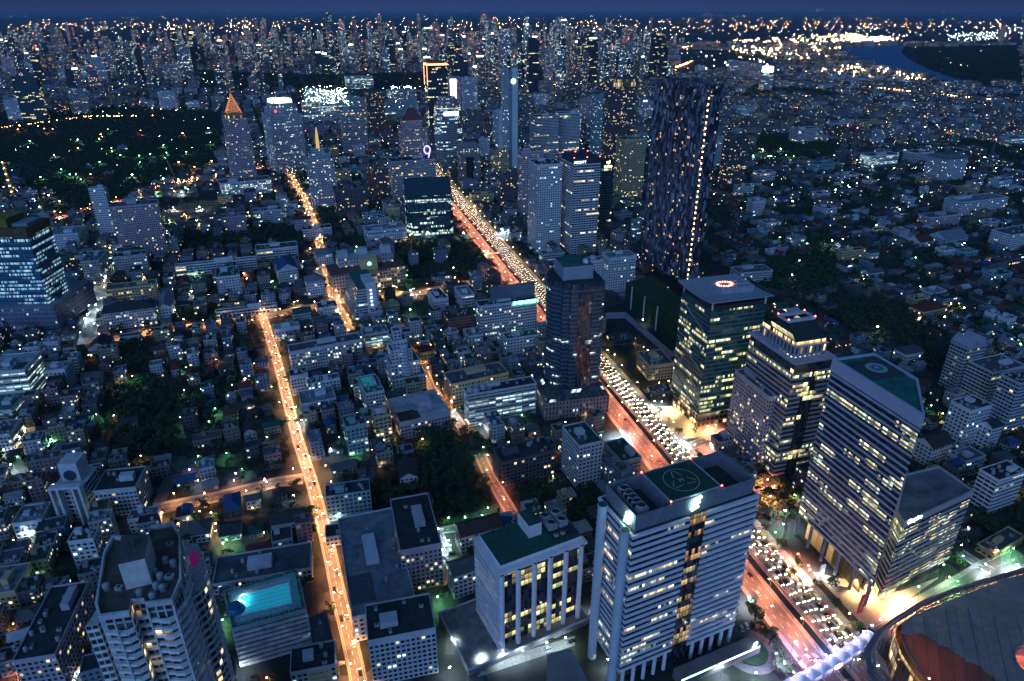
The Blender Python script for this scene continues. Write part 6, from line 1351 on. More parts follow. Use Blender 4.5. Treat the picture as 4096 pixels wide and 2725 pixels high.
tt=lab('slatted crown'); cx,cy,w,d,rot,h=find('slatted crown'); MB().box(-w*.36,w/2,-d/2-.3,-d/2+.5,h-17,h-2,2.2).obj('gold_slats',facade((.2,.15,.1),(.2,.1,.02),17,.25,.02,.98,1,'warm',1.6),tt)
tt=lab('pyramid tower crowned'); cx,cy,w,d,rot,h=find('pyramid tower crowned'); MB().cyl(0,0,h+14,h+36,w*.5,n=20).obj('round_billboard',emit('round_board',(1,.92,.85),7),tt); MB().cyl(0,0,h,h+14,w*.2,n=8).obj('billboard_mast',P((.1,.35,.2)),tt)
tt=lab('narrow white') if False else None
tt=lab('domed vents'); cx,cy,w,d,rot,h=find('domed vents')
for x,y in ((-.44,-.1),(-.36,-.3),(-.33,.25),(-.25,0)):
    mb=MB()
    for i in range(5): a0,a1=i*.3,(i+1)*.3; mb.cyl(0,0,2.4*math.sin(a0),2.4*math.sin(a1),2.8*math.cos(a0),2.8*math.cos(a1),n=16,top=i==4)
    mb.cyl(0,0,-2,0,2.8,n=16,top=False); o=mb.obj('domed_vent',P((.35,.37,.42)),tt); o.location=(x*w,y*d,h+2.2)
tt=lab('teal rooftop pool'); cx,cy,w,d,rot,h=find('teal rooftop pool'); MB().box(-w*.4,w*.3,-d*.1,d*.42,h+.05,h+.6).obj('pool_water',plain('pool_teal_glow',(.02,.35,.33),.1,emis=(.02,.5,.45),es=.2,noise=0),tt)  # teal glow put into the pool water itself
tt=lab('wide pointed roof'); cx,cy,w,d,rot,h=find('wide pointed roof'); MB().hip(w,d,h+1,9,0,4,.5).obj('pointed_roof',P((.13,.15,.19),.7,.3,.2),tt)
tt=lab('beige round cornered'); cx,cy,w,d,rot,h=find('beige round cornered'); MB().gable(w*.55,d*.9,h+1,9,0,.5).obj('gabled_top',P((.12,.14,.18)),tt); MB().box(-w*.42,-w*.05,-d/2-.5,-d/2-.1,h-1,h+4).obj('blue_sign',emit('small_blue_sign',(.35,.5,1),4),tt)
for s_ in ('condo tower crowned with pointed gables',):
    tt=lab(s_); cx,cy,w,d,rot,h=find(s_)
    for k in(-.25,.25): o=MB().gable(w*.45,d*1.02,h,7,0,.2).obj('pointed_gable',P((.30,.32,.40)),tt); o.location=(w*k,0,1.5)
def mid_crane(lb,t_,xb,yb,yt,L,az,col,up=.5):
    x,y=pt(t_,xb,yb); H_=hsolve(*full(t_,xb,yt),full(t_,xb,yb)[1]); crane('tower_crane',lb,x,y,0,max(30,H_),L,R(az),col,up,1.5)
RC=P((.45,.08,.06),.6)
for lb,t_,xb,yb,yt,L,az,col,up in (('yellow tower crane beside the blue container in the building pit','I',1550,1150,1020,34,120,CY,.6),('yellow tower crane at the white fence of the building pit','I',1425,1200,1050,40,130,CY,.9),('yellow crane leaning over the floodlit building site','J',600,560,330,45,125,CY,.9),('yellow crane at the edge of the floodlit building site','J',480,520,340,45,130,CY,1.0),('yellow crane with raised jib among the floodlights','J',690,500,280,45,60,CY,1.1),('red and white crane over the second floodlit site','J',1190,470,300,50,60,RC,1.3),('thin yellow crane behind the banded terrace tower','J',745,450,250,40,110,CY,.8)): mid_crane(lb,t_,xb,yb,yt,L,az,col,up)
def pylon_mast(lb,t_,xb,yb,yt,s0):
    x,y=pt(t_,xb,yb); H_=hsolve(*full(t_,xb,yt),full(t_,xb,yb)[1]); t=thing('lattice_mast',lb,'mast',x,y); mb=MB(); n=9
    for k in range(n):
        z0,z1=H_*k/n,H_*(k+1)/n; r0=s0*(1-k/n*.88); r1=s0*(1-(k+1)/n*.88); c=[(-1,-1),(1,-1),(1,1),(-1,1)]
        for i in range(4):
            a,b=c[i],c[(i+1)%4]; mb.beam((a[0]*r0,a[1]*r0,z0),(a[0]*r1,a[1]*r1,z1),.45,n=3); mb.beam((a[0]*r0,a[1]*r0,z0),(b[0]*r1,b[1]*r1,z1),.28,n=3); mb.beam((b[0]*r0,b[1]*r0,z0),(a[0]*r1,a[1]*r1,z1),.28,n=3); mb.beam((a[0]*r0,a[1]*r0,z0),(b[0]*r0,b[1]*r0,z0),.28,n=3)
    mb.obj('lattice',P((.16,.15,.18),.6),t); inst(MB().cyl(0,0,0,2,1,n=6).mesh('warning_lamp',E_RED),'warning_lamp',t,(0,0,H_)); occupy(x,y,14,14,0)
pylon_mast('tallest lattice radio mast of the pair beside the teal tinted campus block','L',628,960,705,8); pylon_mast('second lattice radio mast of the pair with a red lamp','L',700,950,720,7); pylon_mast('lone lattice radio mast in the dark park garden','L',1175,810,640,8); pylon_mast('slim red and white mast by the sports ground','L',1680,915,800,3)
for k,(x_,y_) in enumerate(((560,385),(630,400),(700,412),(780,400),(840,408),(740,380),(660,378),(600,372),(900,392),(980,405),(1040,398),(820,382))):
    x,y=pt('L',x_,y_); t=thing('storage_tank','%s round riverside storage tank'%ORDN[k],'storage tank',x,y,0,0,'storage tanks by the river'); MB().cyl(0,0,0,20,26,n=28).obj('tank_wall',P((.5,.48,.42),.6),t); MB().cyl(0,0,20,23,26,6,n=28).obj('tank_roof',P((.4,.4,.38)),t); MB().slabring([(26.6*math.cos(a),26.6*math.sin(a)) for a in np.linspace(0,6.28,25)[:-1]],[(25.8*math.cos(a),25.8*math.sin(a)) for a in np.linspace(0,6.28,25)[:-1]],10,10.6).obj('rim_band',CONC,t); occupy(x,y,52,52,0)
pit=[pt('I',*q) for q in ((1200,1290),(1260,1400),(1720,1330),(1700,1180),(1420,1210))]
mb=MB(); mb.face([(x,y,.05) for x,y in pit]); tag(mb.obj('pit_ground',P((.22,.19,.16),.9,.5,.12)),'bare floor of the lit building pit',None,kind='structure')
mb=MB(); xs_=[p[0] for p in pit]; ys_=[p[1] for p in pit]
for k in range(14):
    for v in range(10):
        x=min(xs_)+(max(xs_)-min(xs_))*k/13; y=min(ys_)+(max(ys_)-min(ys_))*v/9
        if inpoly_(x,y,pit): mb.beam((x,y,3),(x+16,y+5,3),.55,n=4); mb.beam((x,y,3),(x-5,y+16,3),.55,n=4)
tag(mb.obj('strut_grid',P((.45,.22,.08),.7,.4,.3)),'rusty steel strut grid spanning the lit building pit','struts')
# ------------------------------------------------------------------ zones (outlines surveyed in the photo)
def inpoly(x,y,p):
    r=False; j=len(p)-1
    for i in range(len(p)):
        if (p[i][1]>y)!=(p[j][1]>y) and x<(p[j][0]-p[i][0])*(y-p[i][1])/(p[j][1]-p[i][1])+p[i][0]: r=not r
        j=i
    return r
def zn(t,*a): return [full(t,a[i],a[i+1]) for i in range(0,len(a),2)]
PARK=[zn('W',-200,300,60,255,300,250,500,258,515,330,505,395,440,400,330,430,300,470,215,480,140,500,90,470,60,430,-200,440),
      zn('W',455,162,700,172,1000,168,1000,205,880,235,700,200,640,210,455,205)]
GROVE=[zn('C',560,200,760,20,1020,10,1180,190,1235,400,1230,520,1010,570,820,600,740,470,560,500,430,540,430,400,520,300),
       zn('G',720,1170,950,1060,1290,1070,1450,1190,1400,1330,1250,1470,900,1430,700,1370),
       zn('G',800,830,1110,800,1130,1020,780,1050),
       zn('H',960,80,1180,60,1500,110,1740,320,1500,400,1300,450,1080,420,1060,280,1010,180),
       zn('G',1230,590,1500,560,1500,680,1240,700), zn('G',1240,60,1900,30,1910,150,1300,190),
       zn('J',0,1380,330,1350,400,1460,860,1480,870,1568,0,1568), zn('J',500,1260,650,1240,760,1400,640,1450,480,1350),
       zn('F',560,560,1000,560,1150,680,1320,900,1320,1020,1180,1000,960,830,760,760,560,640),
       zn('F',120,230,560,240,640,420,420,470,160,420), zn('F',430,80,620,130,560,240,380,200),
       zn('B',100,600,220,620,260,760,420,860,410,950,200,760,100,700), zn('B',820,900,1100,720,1240,870,1150,960,900,1100,830,1080),
       zn('D',600,0,1120,0,1120,170,900,200,780,120,620,60), zn('C',1240,330,1560,380,1560,470,1330,500),
       zn('A',1250,1190,1330,1150,1480,1390,1440,1568,1330,1500),zn('B',60,620,210,640,300,820,420,850,440,960,330,1000,180,850),
      zn('A',1200,250,1530,330,1530,700,1290,560,1190,480), zn('A',360,160,640,200,600,290,440,300), zn('A',0,470,230,300,330,400,230,620,60,640),
      zn('L',60,740,520,830,760,880,560,900,300,960,30,900), zn('L',700,740,1250,760,1700,900,1909,1080,1909,880,1300,760,900,730),
       zn('B',1190,400,1524,600,1524,720,1240,660)]
WOODS_FAR=[zn('O',1640,300,2357,285,2357,545,2100,530,1850,470,1700,400,1600,330), zn('O',600,540,1000,560,1400,620,2357,600,2357,625,600,600)]
CLEAR=[zn('B',60,700,500,1420,1100,1150,1100,860),zn('B',0,760,520,1340,800,1160,1500,860,1524,1900,-800,1900,-800,900,0,600),  # boulevard corner
       zn('I',1190,1150,1720,1100,1720,1330,1240,1400), zn('O',1180,300,1610,285,1760,440,2357,580,2357,625,1990,540,1480,440,1170,340),
       zn('A',1180,1180,1524,1568,1140,1568),zn('C',800,1060,1100,1040,1100,1460,1900,1250,2400,1900,700,1900),zn('C',860,620,1060,1000,900,1010,840,800),zn('A',0,1300,400,1300,400,1568,0,1568),zn('A',0,1100,200,1100,280,1900,-100,1900), zn('D',930,490,1060,190,1150,190,1010,480), zn('H',910,610,1240,510,1300,610,950,690),
       zn('E',700,560,1290,560,1290,1600,700,1600), zn('J',350,200,1340,200,1340,560,350,590), zn('K',1380,0,2156,0,2156,120,1380,200)]
HOUSE=[zn('W',100,930,340,960,600,740,640,900,690,1050,560,1140,360,1140,250,960), zn('W',1640,480,2357,560,2357,900,2100,860,1900,740,1640,700),
       zn('W',1660,420,2000,400,2357,520,2357,700,1640,560), zn('D',960,150,1800,100,1820,400,1350,500,1300,680), zn('W',500,1130,740,1100,740,1220,500,1260)]
def near_road(x,y,m):
    for pts_,hw in ROADS.values():
        for i in range(len(pts_)-1):
            a,b=pts_[i],pts_[i+1]; dx,dy=b[0]-a[0],b[1]-a[1]; L2=dx*dx+dy*dy; f=max(0,min(1,((x-a[0])*dx+(y-a[1])*dy)/L2))
            if math.hypot(x-a[0]-f*dx,y-a[1]-f*dy)<hw+m: return True
    if -41<((x-BX(y))*.962)<6 and y<2100: return True
    return False
def isin(zs,X,Y): return any(inpoly(X,Y,z) for z in zs)
# ------------------------------------------------------------------ labels that single out an unlisted building by its neighbour
import re
def short(l):
    w=l.replace(',','').split(); out=[]
    for k,x in enumerate(w):
        if k>1 and x in('with','beside','behind','by','on','in','under','at','near','before','carrying','below','above','beyond','joined','crowned','topped','outlined','standing','next','where','that','and','between','over','along','beneath','crossing','of','off','the','from','right','half','to','alone','amid','for','wrapped','among','around','towards'): break
        out.append(x)
        if len(out)==5: break
    return ' '.join(out)
SH=[]; seen={}
for m in MARKS: seen[short(m[2])]=seen.get(short(m[2]),0)+1
for m in MARKS:
    if seen[short(m[2])]==1: SH.append((m[0],m[1],short(m[2]),*proj(m[0],m[1],0)))
USED={}
ORD=['','second ','third ','fourth ','fifth ','sixth ','seventh ','eighth ','ninth ','tenth ','eleventh ','twelfth ','thirteenth ','fourteenth ']
def relabel(desc,x,y):
    """desc + relation to the closest named landmark; repeats are counted outwards"""
    X,Y=proj(x,y,0); best=sorted(SH,key=lambda s:math.hypot(s[0]-x,s[1]-y))[:3]
    for s in best+best:
        dx,dy=X-s[3],Y-s[4]
        rel='beside' if abs(dx)>abs(dy)*1.6 else ('in front of' if dy>0 else 'behind')
        key='%s %s the %s'%(desc,rel,s[2])
        if len(key.replace('-',' ').split())<=14 and key not in USED: USED[key]=1; return key
    s=best[0]; n=0
    base='%s out from the %s'%(desc,s[2])
    while True:
        k=base if n==0 else (ORD[n] if n<len(ORD) else 'further '*(n-12))+base
        if k not in USED: USED[k]=1; return k
        n+=1
        if n>=len(ORD): s=best[1] if base.endswith(best[0][2]) else best[2]; base='%s out from the %s'%(desc,s[2]); n=0 if base not in USED else 1
        if n==0 and len(USED)>5000: return base
# ------------------------------------------------------------------ infill quarter by quarter
rnd=random.Random(11)
cand=[]
def frame_ok(x,y,z=0,m=60):
    X,Y=proj(x,y,z); return -m<X<4096+m and 20<Y<2725+m*2
def grid(y0,y1,step,ang=21):
    a=R(ang); c,s=math.cos(a),math.sin(a); ext=y1*1.1
    n=int(ext*2.4/step)
    for i in range(-n,n):
        for j in range(-n,n):
            u=i*step+rnd.uniform(-.12,.12)*step; v=j*step*1.0+rnd.uniform(-.12,.12)*step
            x=u*c-v*s; y=u*s+v*c
            if y0<=y<y1 and abs(x)<y*.95+80: yield x,y
for y0,y1,st in ((230,700,15.5),(700,1150,19),(1150,1800,25)):
    for x,y in grid(y0,y1,st):
        if not frame_ok(x,y): continue
        X,Y=proj(x,y,0)
        if isin(CLEAR,X,Y): continue
        g=isin(GROVE,X,Y) or isin(PARK,X,Y)
        if g and rnd.random()>.05: continue
        if near_road(x,y,st*.42): continue
        if hit(x,y,st*.40): continue
        if rnd.random()<(.46 if isin(HOUSE,X,Y) or x>220 else .14): continue
        cand.append((x,y,st,isin(HOUSE,X,Y) or x>220 and y>430))
cand.sort(key=lambda c:c[1])
HR=[('blue',1),('grey',4),('dark',3),('red',2),('green',2),('pale',3),('brown',2),('white',1)]
hr=[k for k,n in HR for _ in range(n)]
MARKS2=[]; nh=ns=0; REST=[]
WALLS=[('white',(.44,.46,.50)),('grey',(.20,.21,.23)),('cream',(.34,.29,.21)),('pale blue',(.20,.25,.33)),('pink',(.27,.18,.19)),('dark grey',(.10,.10,.11))]
def small(name,cat,label,x,y,w,d,rot,h,wall,rf,kind,grp,lit):
    t=thing(name,label,cat,x,y,0,rot,grp)
    m=facade(wall,DG,3.1,.25,.3,.75,lit,'mix' if rnd.random()<.5 else 'cool',1.6)
    MB().box(-w/2,w/2,-d/2,d/2,0,h,2.8,top=kind=='flat').obj('wall',m,t)
    if kind=='gable': MB().gable(w,d,h,min(w,d)*.36,0,.6,1).obj('roof',[P(ROOFC[rf],.6,.35,.5),P(wall)],t)
    elif kind=='hip': MB().hip(w,d,h,min(w,d)*.30,0,.8).obj('roof',P(ROOFC[rf],.6,.35,.5),t)
    else:
        mb=MB(); mb.slabring(ins(w,d,.12),ins(w,d,-.25),h-.3,h+.9); mb.obj('parapet',P(wall),t)
        mb=MB(); mb.prism(ins(w,d,-.2),h,h+.03); mb.obj('roof',P(ROOFC[rf],.85,.4,.3),t)
        if rnd.random()<.7: sx=rnd.uniform(-.2,.2)*w; MB().box(sx-1.4,sx+1.4,d*.08,d*.36,h,h+2.6).obj('stair_house',P(wall),t)
        if rnd.random()<.5: inst(KIT['tank'],'water_tank',t,(w*.28,-d*.25,h))
        for q_ in range(rnd.randint(0,3)): inst(KIT['ac'],'cooling_unit',t,(rnd.uniform(-.38,.38)*w,rnd.uniform(-.42,-.05)*d,h),rnd.choice((0,1.57)))
        if rnd.random()<.35:
            e_=rnd.uniform(.18,.3)*w; mb=MB(); xx=rnd.choice((-1,1))*w*.22; mb.face([(xx-e_,-d*.1,h+2.3),(xx+e_,-d*.1,h+2.3),(xx+e_,d*.42,h+3.0),(xx-e_,d*.42,h+3.0)]); mb.face([(xx-e_,-d*.1,h),(xx+e_,-d*.1,h),(xx+e_,-d*.1,h+2.3),(xx-e_,-d*.1,h+2.3)]); mb.face([(xx-e_,d*.42,h),(xx-e_,-d*.1,h),(xx-e_,-d*.1,h+2.3),(xx-e_,d*.42,h+3.0)]); mb.face([(xx+e_,-d*.1,h),(xx+e_,d*.42,h),(xx+e_,d*.42,h+3.0),(xx+e_,-d*.1,h+2.3)]); mb.obj('roof_shed',P(ROOFC[rnd.choice(('pale','grey','white','green','blue'))],.5,.3,.6),t)
        mb=MB(); mb.box(-w/2-.02,w/2+.02,-d/2-1.1,-d/2-.02,2.9,3.15,bottom=True); mb.obj('awning',P(ROOFC[rnd.choice(('pale','green','red','blue'))],.6,.3,.6),t)
        if h>9:
            mb=MB()
            for z_ in range(1,int(h/3.1)): 
                if z_%1==0: mb.box(-w*.45,w*.45,-d/2-.9,-d/2-.02,z_*3.1+.0,z_*3.1+.9)
            if rnd.random()<.45: mb.obj('balconies',P(wall),t)
    return t
for x,y,st,ish in cand:
    if hit(x,y,st*.30): continue
    a=R(21+rnd.uniform(-3,3)+(90 if rnd.random()<.4 else 0)); lg=1.0
    if ish and rnd.random()<.82 or (not ish and rnd.random()<.35):
        w=rnd.uniform(.5,.78)*st; d=rnd.uniform(.42,.66)*st; h=rnd.choice((3.6,5.5,6.5,7.5)); rf=rnd.choice(hr); kind='gable' if rnd.random()<.6 else 'hip'; wn_,wc=rnd.choice(WALLS)
        typ='house'
    else:
        w=rnd.uniform(.6,.86)*st; d=rnd.uniform(.55,.8)*st; h=rnd.choice((7,10,10,13,13,16,19)) if not ish else rnd.choice((6.5,10,10,13)); rf=rnd.choice(('grey','dark','pale','green','dark','grey')); kind='flat'; wn_,wc=rnd.choice(WALLS)
        typ='block'
    if rnd.random()<(.30 if typ=='house' else .42):
        L_=rnd.uniform(1.25,1.9); c_,s__=math.cos(a),math.sin(a); k_=w*L_/2
        if not any(hit(x+f*k_*c_,y+f*k_*s__,d*.3) or near_road(x+f*k_*c_,y+f*k_*s__,d*.6) or isin(CLEAR,*proj(x+f*k_*c_,y+f*k_*s__,0)) for f in (-1,-.55,.55,1)): w*=L_
    occupy(x,y,w,d,a)
    if typ=='house' and nh<285:
        nh+=1; lb=relabel('%s %s house, %s %s roof'%('low' if h<5 else 'taller',wn_,rf,'gabled' if kind=='gable' else 'hipped'),x,y)
        small('house','house',lb,x,y,w,d,a,h,wc,rf,kind,'houses of the low quarters',.15)
    elif typ=='block' and ns<285:
        ns+=1; lb=relabel('%s %s shophouse block, %s roof'%('low' if h<9 else 'medium' if h<15 else 'tall',wn_,rf),x,y)
        small('shophouse','shophouse',lb,x,y,w,d,a,h,wc,rf,kind,'shophouse blocks between the streets',.18)
    else: REST.append((x,y,w,d,a,h,wc,rf,kind))
print('infill',nh,ns,len(REST))
# remaining low city: one mass
LOWM=[facade(c,DG,3.2,.22,.3,.78,dn,lt,2.0) for (n_,c),dn,lt in zip(WALLS,(.10,.10,.12,.10,.12,.12),('cool','mix','warm','cool','mix','warm'))]+[P(ROOFC[k],.8,.3,.2) for k in('grey','dark','pale','red','green','blue','brown','white')]
rfi={k:6+i for i,k in enumerate(('grey','dark','pale','red','green','blue','brown','white'))}
wli={c:i for i,(n_,c) in enumerate(WALLS)}
mb=MB()
def addlow(mb,x,y,w,d,a,h,wc,rf,kind):
    i0=len(mb.v); mb.box(-w/2,w/2,-d/2,d/2,0,h,3,m=wli[wc],mt=rfi[rf])
    if kind=='gable': mb.gable(w,d,h,min(w,d)*.34,rfi[rf],.5,wli[wc])
    elif kind=='hip': mb.hip(w,d,h,min(w,d)*.28,rfi[rf],.6)
    elif h>8: mb.box(-w*.15,w*.2,0,d*.3,h,h+2.8,3,m=wli[wc],mt=rfi[rf])
    mb.xform(i0,x,y,a)
for r_ in REST: addlow(mb,*r_)
for y0,y1,st in ((1800,2700,36),(2700,4600,58),(4600,8000,110)):
    for x,y in grid(y0,y1,st):
        if not frame_ok(x,y): continue
        X,Y=proj(x,y,0)
        if isin(CLEAR,X,Y) or isin(WOODS_FAR,X,Y): continue
        if (isin(GROVE,X,Y) or isin(PARK,X,Y)): continue
        if y<2100 and near_road(x,y,14) or hit(x,y,st*.3): continue
        if rnd.random()<.12: continue
        h=rnd.choice((7,10,13,16,20,26)) if y<4600 else rnd.uniform(10,40)
        addlow(mb,x,y,rnd.uniform(.45,.85)*st,rnd.uniform(.4,.8)*st,R(21+rnd.uniform(-8,8)),h,rnd.choice(WALLS)[1],rnd.choice(('grey','dark','pale','grey','brown','red')),'flat')
tag(mb.obj('distant_low_city',LOWM),'mass of low rise roofs spreading to the horizon',None,kind='stuff')
# ------------------------------------------------------------------ high-rise towers of the far city
FT=[facade((.30,.40,.50),DG,3.4,.14,.22,.85,.15,'mix',3.2),facade((.22,.26,.34),DG,3.3,.14,.22,.85,.16,'warm',2.2),facade((.08,.11,.16),(.02,.03,.04),3.8,.08,.2,.9,.16,'cool',2.0),facade((.34,.30,.34),DG,3.2,.2,.22,.82,.14,'warm',2.2),facade((.03,.05,.08),(.01,.03,.05),3.8,.06,.2,.9,.10,'yel',2.0)]
FN=['pale','grey','slate','pinkish','black glass']
far=[]
def dens(X,Y):      # where the photo shows towers crowding
    if X<1300: return .95
    if X<2650: return 1.0
    if X<3300: return .35
    return .12
tries=0
while len(far)<620 and tries<20000:
    tries+=1; y=2900*math.exp(rnd.random()*1.12); x=rnd.uniform(-.78,.78)*y*1.0
    X,Y=proj(x,y,0)
    if not(-80<X<4180) or isin(PARK,X,Y) or isin(CLEAR,X,Y) or isin(WOODS_FAR,X,Y): continue
    if rnd.random()>dens(X,Y): continue
    if Y>300 and X<1000 and rnd.random()<.6: continue
    if X>2700 and Y>170 : continue
    w=rnd.choice((16,20,24,28,34,42,60)); d=w*rnd.uniform(.45,1)
    if hit(x,y,w*.5): continue
    h=rnd.choice((50,60,70,80,90,100,110,120,130,150,170,200))*rnd.uniform(.8,1.15)*(.75 if X>2650 else 1.25 if X>1350 else 1)
    occupy(x,y,w,d,R(20)); far.append((x,y,w,d,R(rnd.uniform(5,35)),h))
PITX=[pt('J',420,560),pt('J',1340,560),pt('J',1300,330),pt('J',430,300)]
mb=MB(); mb.face([(x,y,.06) for x,y in PITX]); tag(mb.obj('site_ground',P((.30,.32,.32),.9,.4,.03)),'added pale ground of the floodlit building sites',None,kind='structure')  # pale patch added to strengthen the floodlit glow of the site
for nm_,X_,Y_,w_,d_,h_ in (('round cornered concrete core with lamps on top',860,300,120,70,52),('wide unfinished concrete deck',490,470,70,50,26),('low pale concrete frame',660,480,90,50,22),('ring shaped concrete frame of the second site',1190,380,110,60,34),('small white site office block',1080,520,50,30,14),('teal lit site shed row',440,540,110,30,12)):
    x,y=pt('J',X_,Y_); t=thing('unfinished_building',nm_+' in the floodlit site','building',x,y,0,R(20)); m_=facade((.45,.48,.48),(.10,.12,.12),4,.1,.2,.85,.6,'cool',1.4)
    MB().box(-w_/2+1,w_/2-1,-d_/2+1,d_/2-1,0,h_,6).obj('core',m_,t); me=MB().box(-w_/2,w_/2,-d_/2,d_/2,0,.7,bottom=True).mesh('floor_slab',CONC)
    for k in range(1,int(h_/4)+1): inst(me,'floor_slab',t,(0,0,k*4-.3))
    occupy(x,y,w_,d_,R(20))
far.sort(key=lambda f:-f[5]*f[2]/f[1]**2)
for x,y,h,w in ((-2050,6200,250,44),(-1290,5300,300,40),(-3050,5000,230,60),(-640,7800,270,45),(110,5200,230,50),(640,4700,190,44)): far.insert(0,(x,y,w,w*.8,R(20),h))
mbf=MB(); ntow=0
crown=emit('crown_light',(.8,.9,1),9); crownw=emit('crown_light',(1,.7,.35),9)
NSUM={}
fw=[s for s in SH if s[1]>1900] 
for k,(x,y,w,d,a,h) in enumerate(far):
    s_=rnd.randrange(5)
    if k<235:
        nm='%s %s tower with %s lit windows in the far skyline'%('very tall' if h>150 else 'tall' if h>95 else 'lower',FN[s_],('mixed','amber','cool','amber','few yellow')[s_])
        X,Y=proj(x,y,0); sh=min(SH,key=lambda q:abs(q[3]-X)+abs(q[4]-Y)*1.5); side='behind'
        lb='%s %s tower behind the %s'%('very tall' if h>150 else 'tall' if h>95 else 'lower',FN[s_]+(' slab' if d<w*.65 else ''),sh[2])
        n=USED.get(lb,0); USED[lb]=n+1
        if n: lb=(ORD[n] if n<len(ORD) else 'most distant ')+lb
        while lb in NSUM: lb='farther '+lb
        NSUM[lb]=1
        t=thing('skyline_tower',lb,'tower',x,y,0,a,'towers of the far skyline')
        mb=MB(); mb.box(-w/2,w/2,-d/2,d/2,0,h,3.4,m=0); mb.obj('shaft',FT[s_],t)
        mb=MB(); st_=rnd.random()
        if st_<.5: mb.box(-w*.3,w*.3,-d*.3,d*.3,h,h+rnd.uniform(5,14),3.4)
        elif st_<.7: mb.cyl(0,0,h,h+rnd.uniform(12,30),w*.34,.5,n=4)
        else: mb.box(-w*.42,w*.1,-d*.4,d*.4,h,h+rnd.uniform(8,22),3.4)
        mb.obj('roof_block',FT[s_],t)
        if rnd.random()<.22: MB().box(-w*.3,w*.3,-d/2-1,-d/2-.1,h-7,h-2).obj('lit_sign',rnd.choice((crown,crownw,LOGO)),t)
        if rnd.random()<.35: inst(MB().cyl(0,0,0,3,1.6,n=6).mesh('warning_lamp',E_RED),'warning_lamp',t,(0,0,h+12))
    else:
        i0=len(mbf.v); mbf.box(-w/2,w/2,-d/2,d/2,0,h,3.4,m=s_); mbf.xform(i0,x,y,a)
tag(mbf.obj('distant_towers',FT),'mass of small high rises along the horizon',None,kind='stuff')
# ------------------------------------------------------------------ lights strewn over the far city: lamps, signs, headlights too small to tell apart
def lights(name,label,mat,n,fn,size=.9):
    mb=MB(); k=0; tr=0
    while k<n and tr<n*20:
        tr+=1; p=fn()
        if p is None: continue
        x,y,z=p; s_=size*min(6.0,max(.30,(math.hypot(x,y)/3400)))*rnd.choice((.45,.6,.75,.9,1.2)); i0=len(mb.v)
        for dx,dy in ((1,0),(0,1)): mb.face([(x-s_*dx,y-s_*dy,z-s_),(x+s_*dx,y+s_*dy,z-s_),(x+s_*dx,y+s_*dy,z+s_),(x-s_*dx,y-s_*dy,z+s_)])
        mb.face([(x-s_,y-s_,z),(x+s_,y-s_,z),(x+s_,y+s_,z),(x-s_,y+s_,z)]); k+=1
    tag(mb.obj(name,mat),label,None,kind='stuff')
def anywhere(Y0,Y1,park=False,pw=1.0):
    def f():
        X=rnd.uniform(0,4096); Y=Y0+(Y1-Y0)*rnd.random()**pw; x,y=gpt(X,Y,0)
        if isin(WOODS_FAR,X,Y) and rnd.random()<.9: return None
        if isin(CLEAR[3:4],X,Y): return None
        if isin(GROVE,X,Y) and rnd.random()<.7: return None
        if isin(PARK,X,Y) and rnd.random()<.6: return None
        return x,y,rnd.uniform(4,14)
    return f
def horizon(c0=58,c1=120):
    def f():
        X=rnd.uniform(0,4096); Y=c0+(c1-c0)*rnd.random()**1.3; x,y=gpt(X,Y,0)
        return x,y,rnd.uniform(8,25)
    return f
E_H1=emit('horizon_amber',(1,.42,.14),160); E_H2=emit('horizon_white',(.8,.95,1),110); E_O2=emit('far_amber',(1,.42,.14),55); E_W2=emit('far_white',(.65,.95,1),50); E_G2=emit('far_green',(.3,1,.6),30); E_C2=emit('far_warm',(1,.7,.35),50); E_P2=emit('far_pink',(1,.3,.5),14)
lights('horizon_street_lights','amber street lights along the horizon',E_H1,1000,horizon(),.55)
lights('horizon_white_lights','white lights along the horizon',E_H2,320,horizon(58,150),.5)
lights('far_amber_lights','amber lamps scattered through the far city',E_O2,620,anywhere(100,520,pw=1.3),.6)
lights('far_white_lights','cool white lamps scattered through the far city',E_W2,560,anywhere(110,700,pw=1.3),.5)
lights('far_warm_lights','warm lamps scattered through the far city',E_C2,380,anywhere(110,620,pw=1.2),.5)
lights('far_green_lights','green tinted lamps scattered through the city',E_G2,260,anywhere(130,900),.7)
lights('far_red_lights','red and pink signs scattered through the far city',E_P2,160,anywhere(100,600),1.0)
def within(z,zz=(6,12)):
    xs=[p[0] for p in z]; ys=[p[1] for p in z]
    def f():
        X=rnd.uniform(min(xs),max(xs)); Y=rnd.uniform(min(ys),max(ys))
        if not inpoly(X,Y,z): return None
        x,y=gpt(X,Y,0); return x,y,rnd.uniform(*zz)
    return f
E_PORT=emit('port_lamp',(1,.62,.22),160)
lights('port_lights','golden port lamps on both banks of the river bend',E_PORT,330,within(zn('O',500,270,900,240,1200,220,1440,235,1560,270,1200,300,1180,360,1060,400,760,380,520,330),(15,30)),1.2)
lights('tank_farm_lights','golden lamps over the riverside storage tanks',E_PORT,75,within(zn('O',1020,440,1300,420,1730,490,1730,530,1100,500),(12,24)),1.5)
lights('refinery_lights','dense white lights of the refinery beyond the river',emit('refinery_lamp',(.75,1,.95),40),90,within(zn('O',1820,230,2270,200,2260,260,1900,280),(15,40)),.8)
lights('stadium_lights','white floodlights of the big construction site',emit('site_lamp',(.7,1,1),120),190,within(zn('J',430,320,760,330,780,470,420,480),(8,30)),.7)
lights('site_ring_lights','ring of white lights on the second building site',emit('site_lamp',(.7,1,1),120),70,within(zn('J',1090,330,1300,330,1300,375,1090,375),(20,26)),.7)
lights('quayside_lights','golden lamps along the river quays',E_PORT,60,within(zn('O',1150,250,1560,240,1560,265,1150,290),(15,30)),1.6)
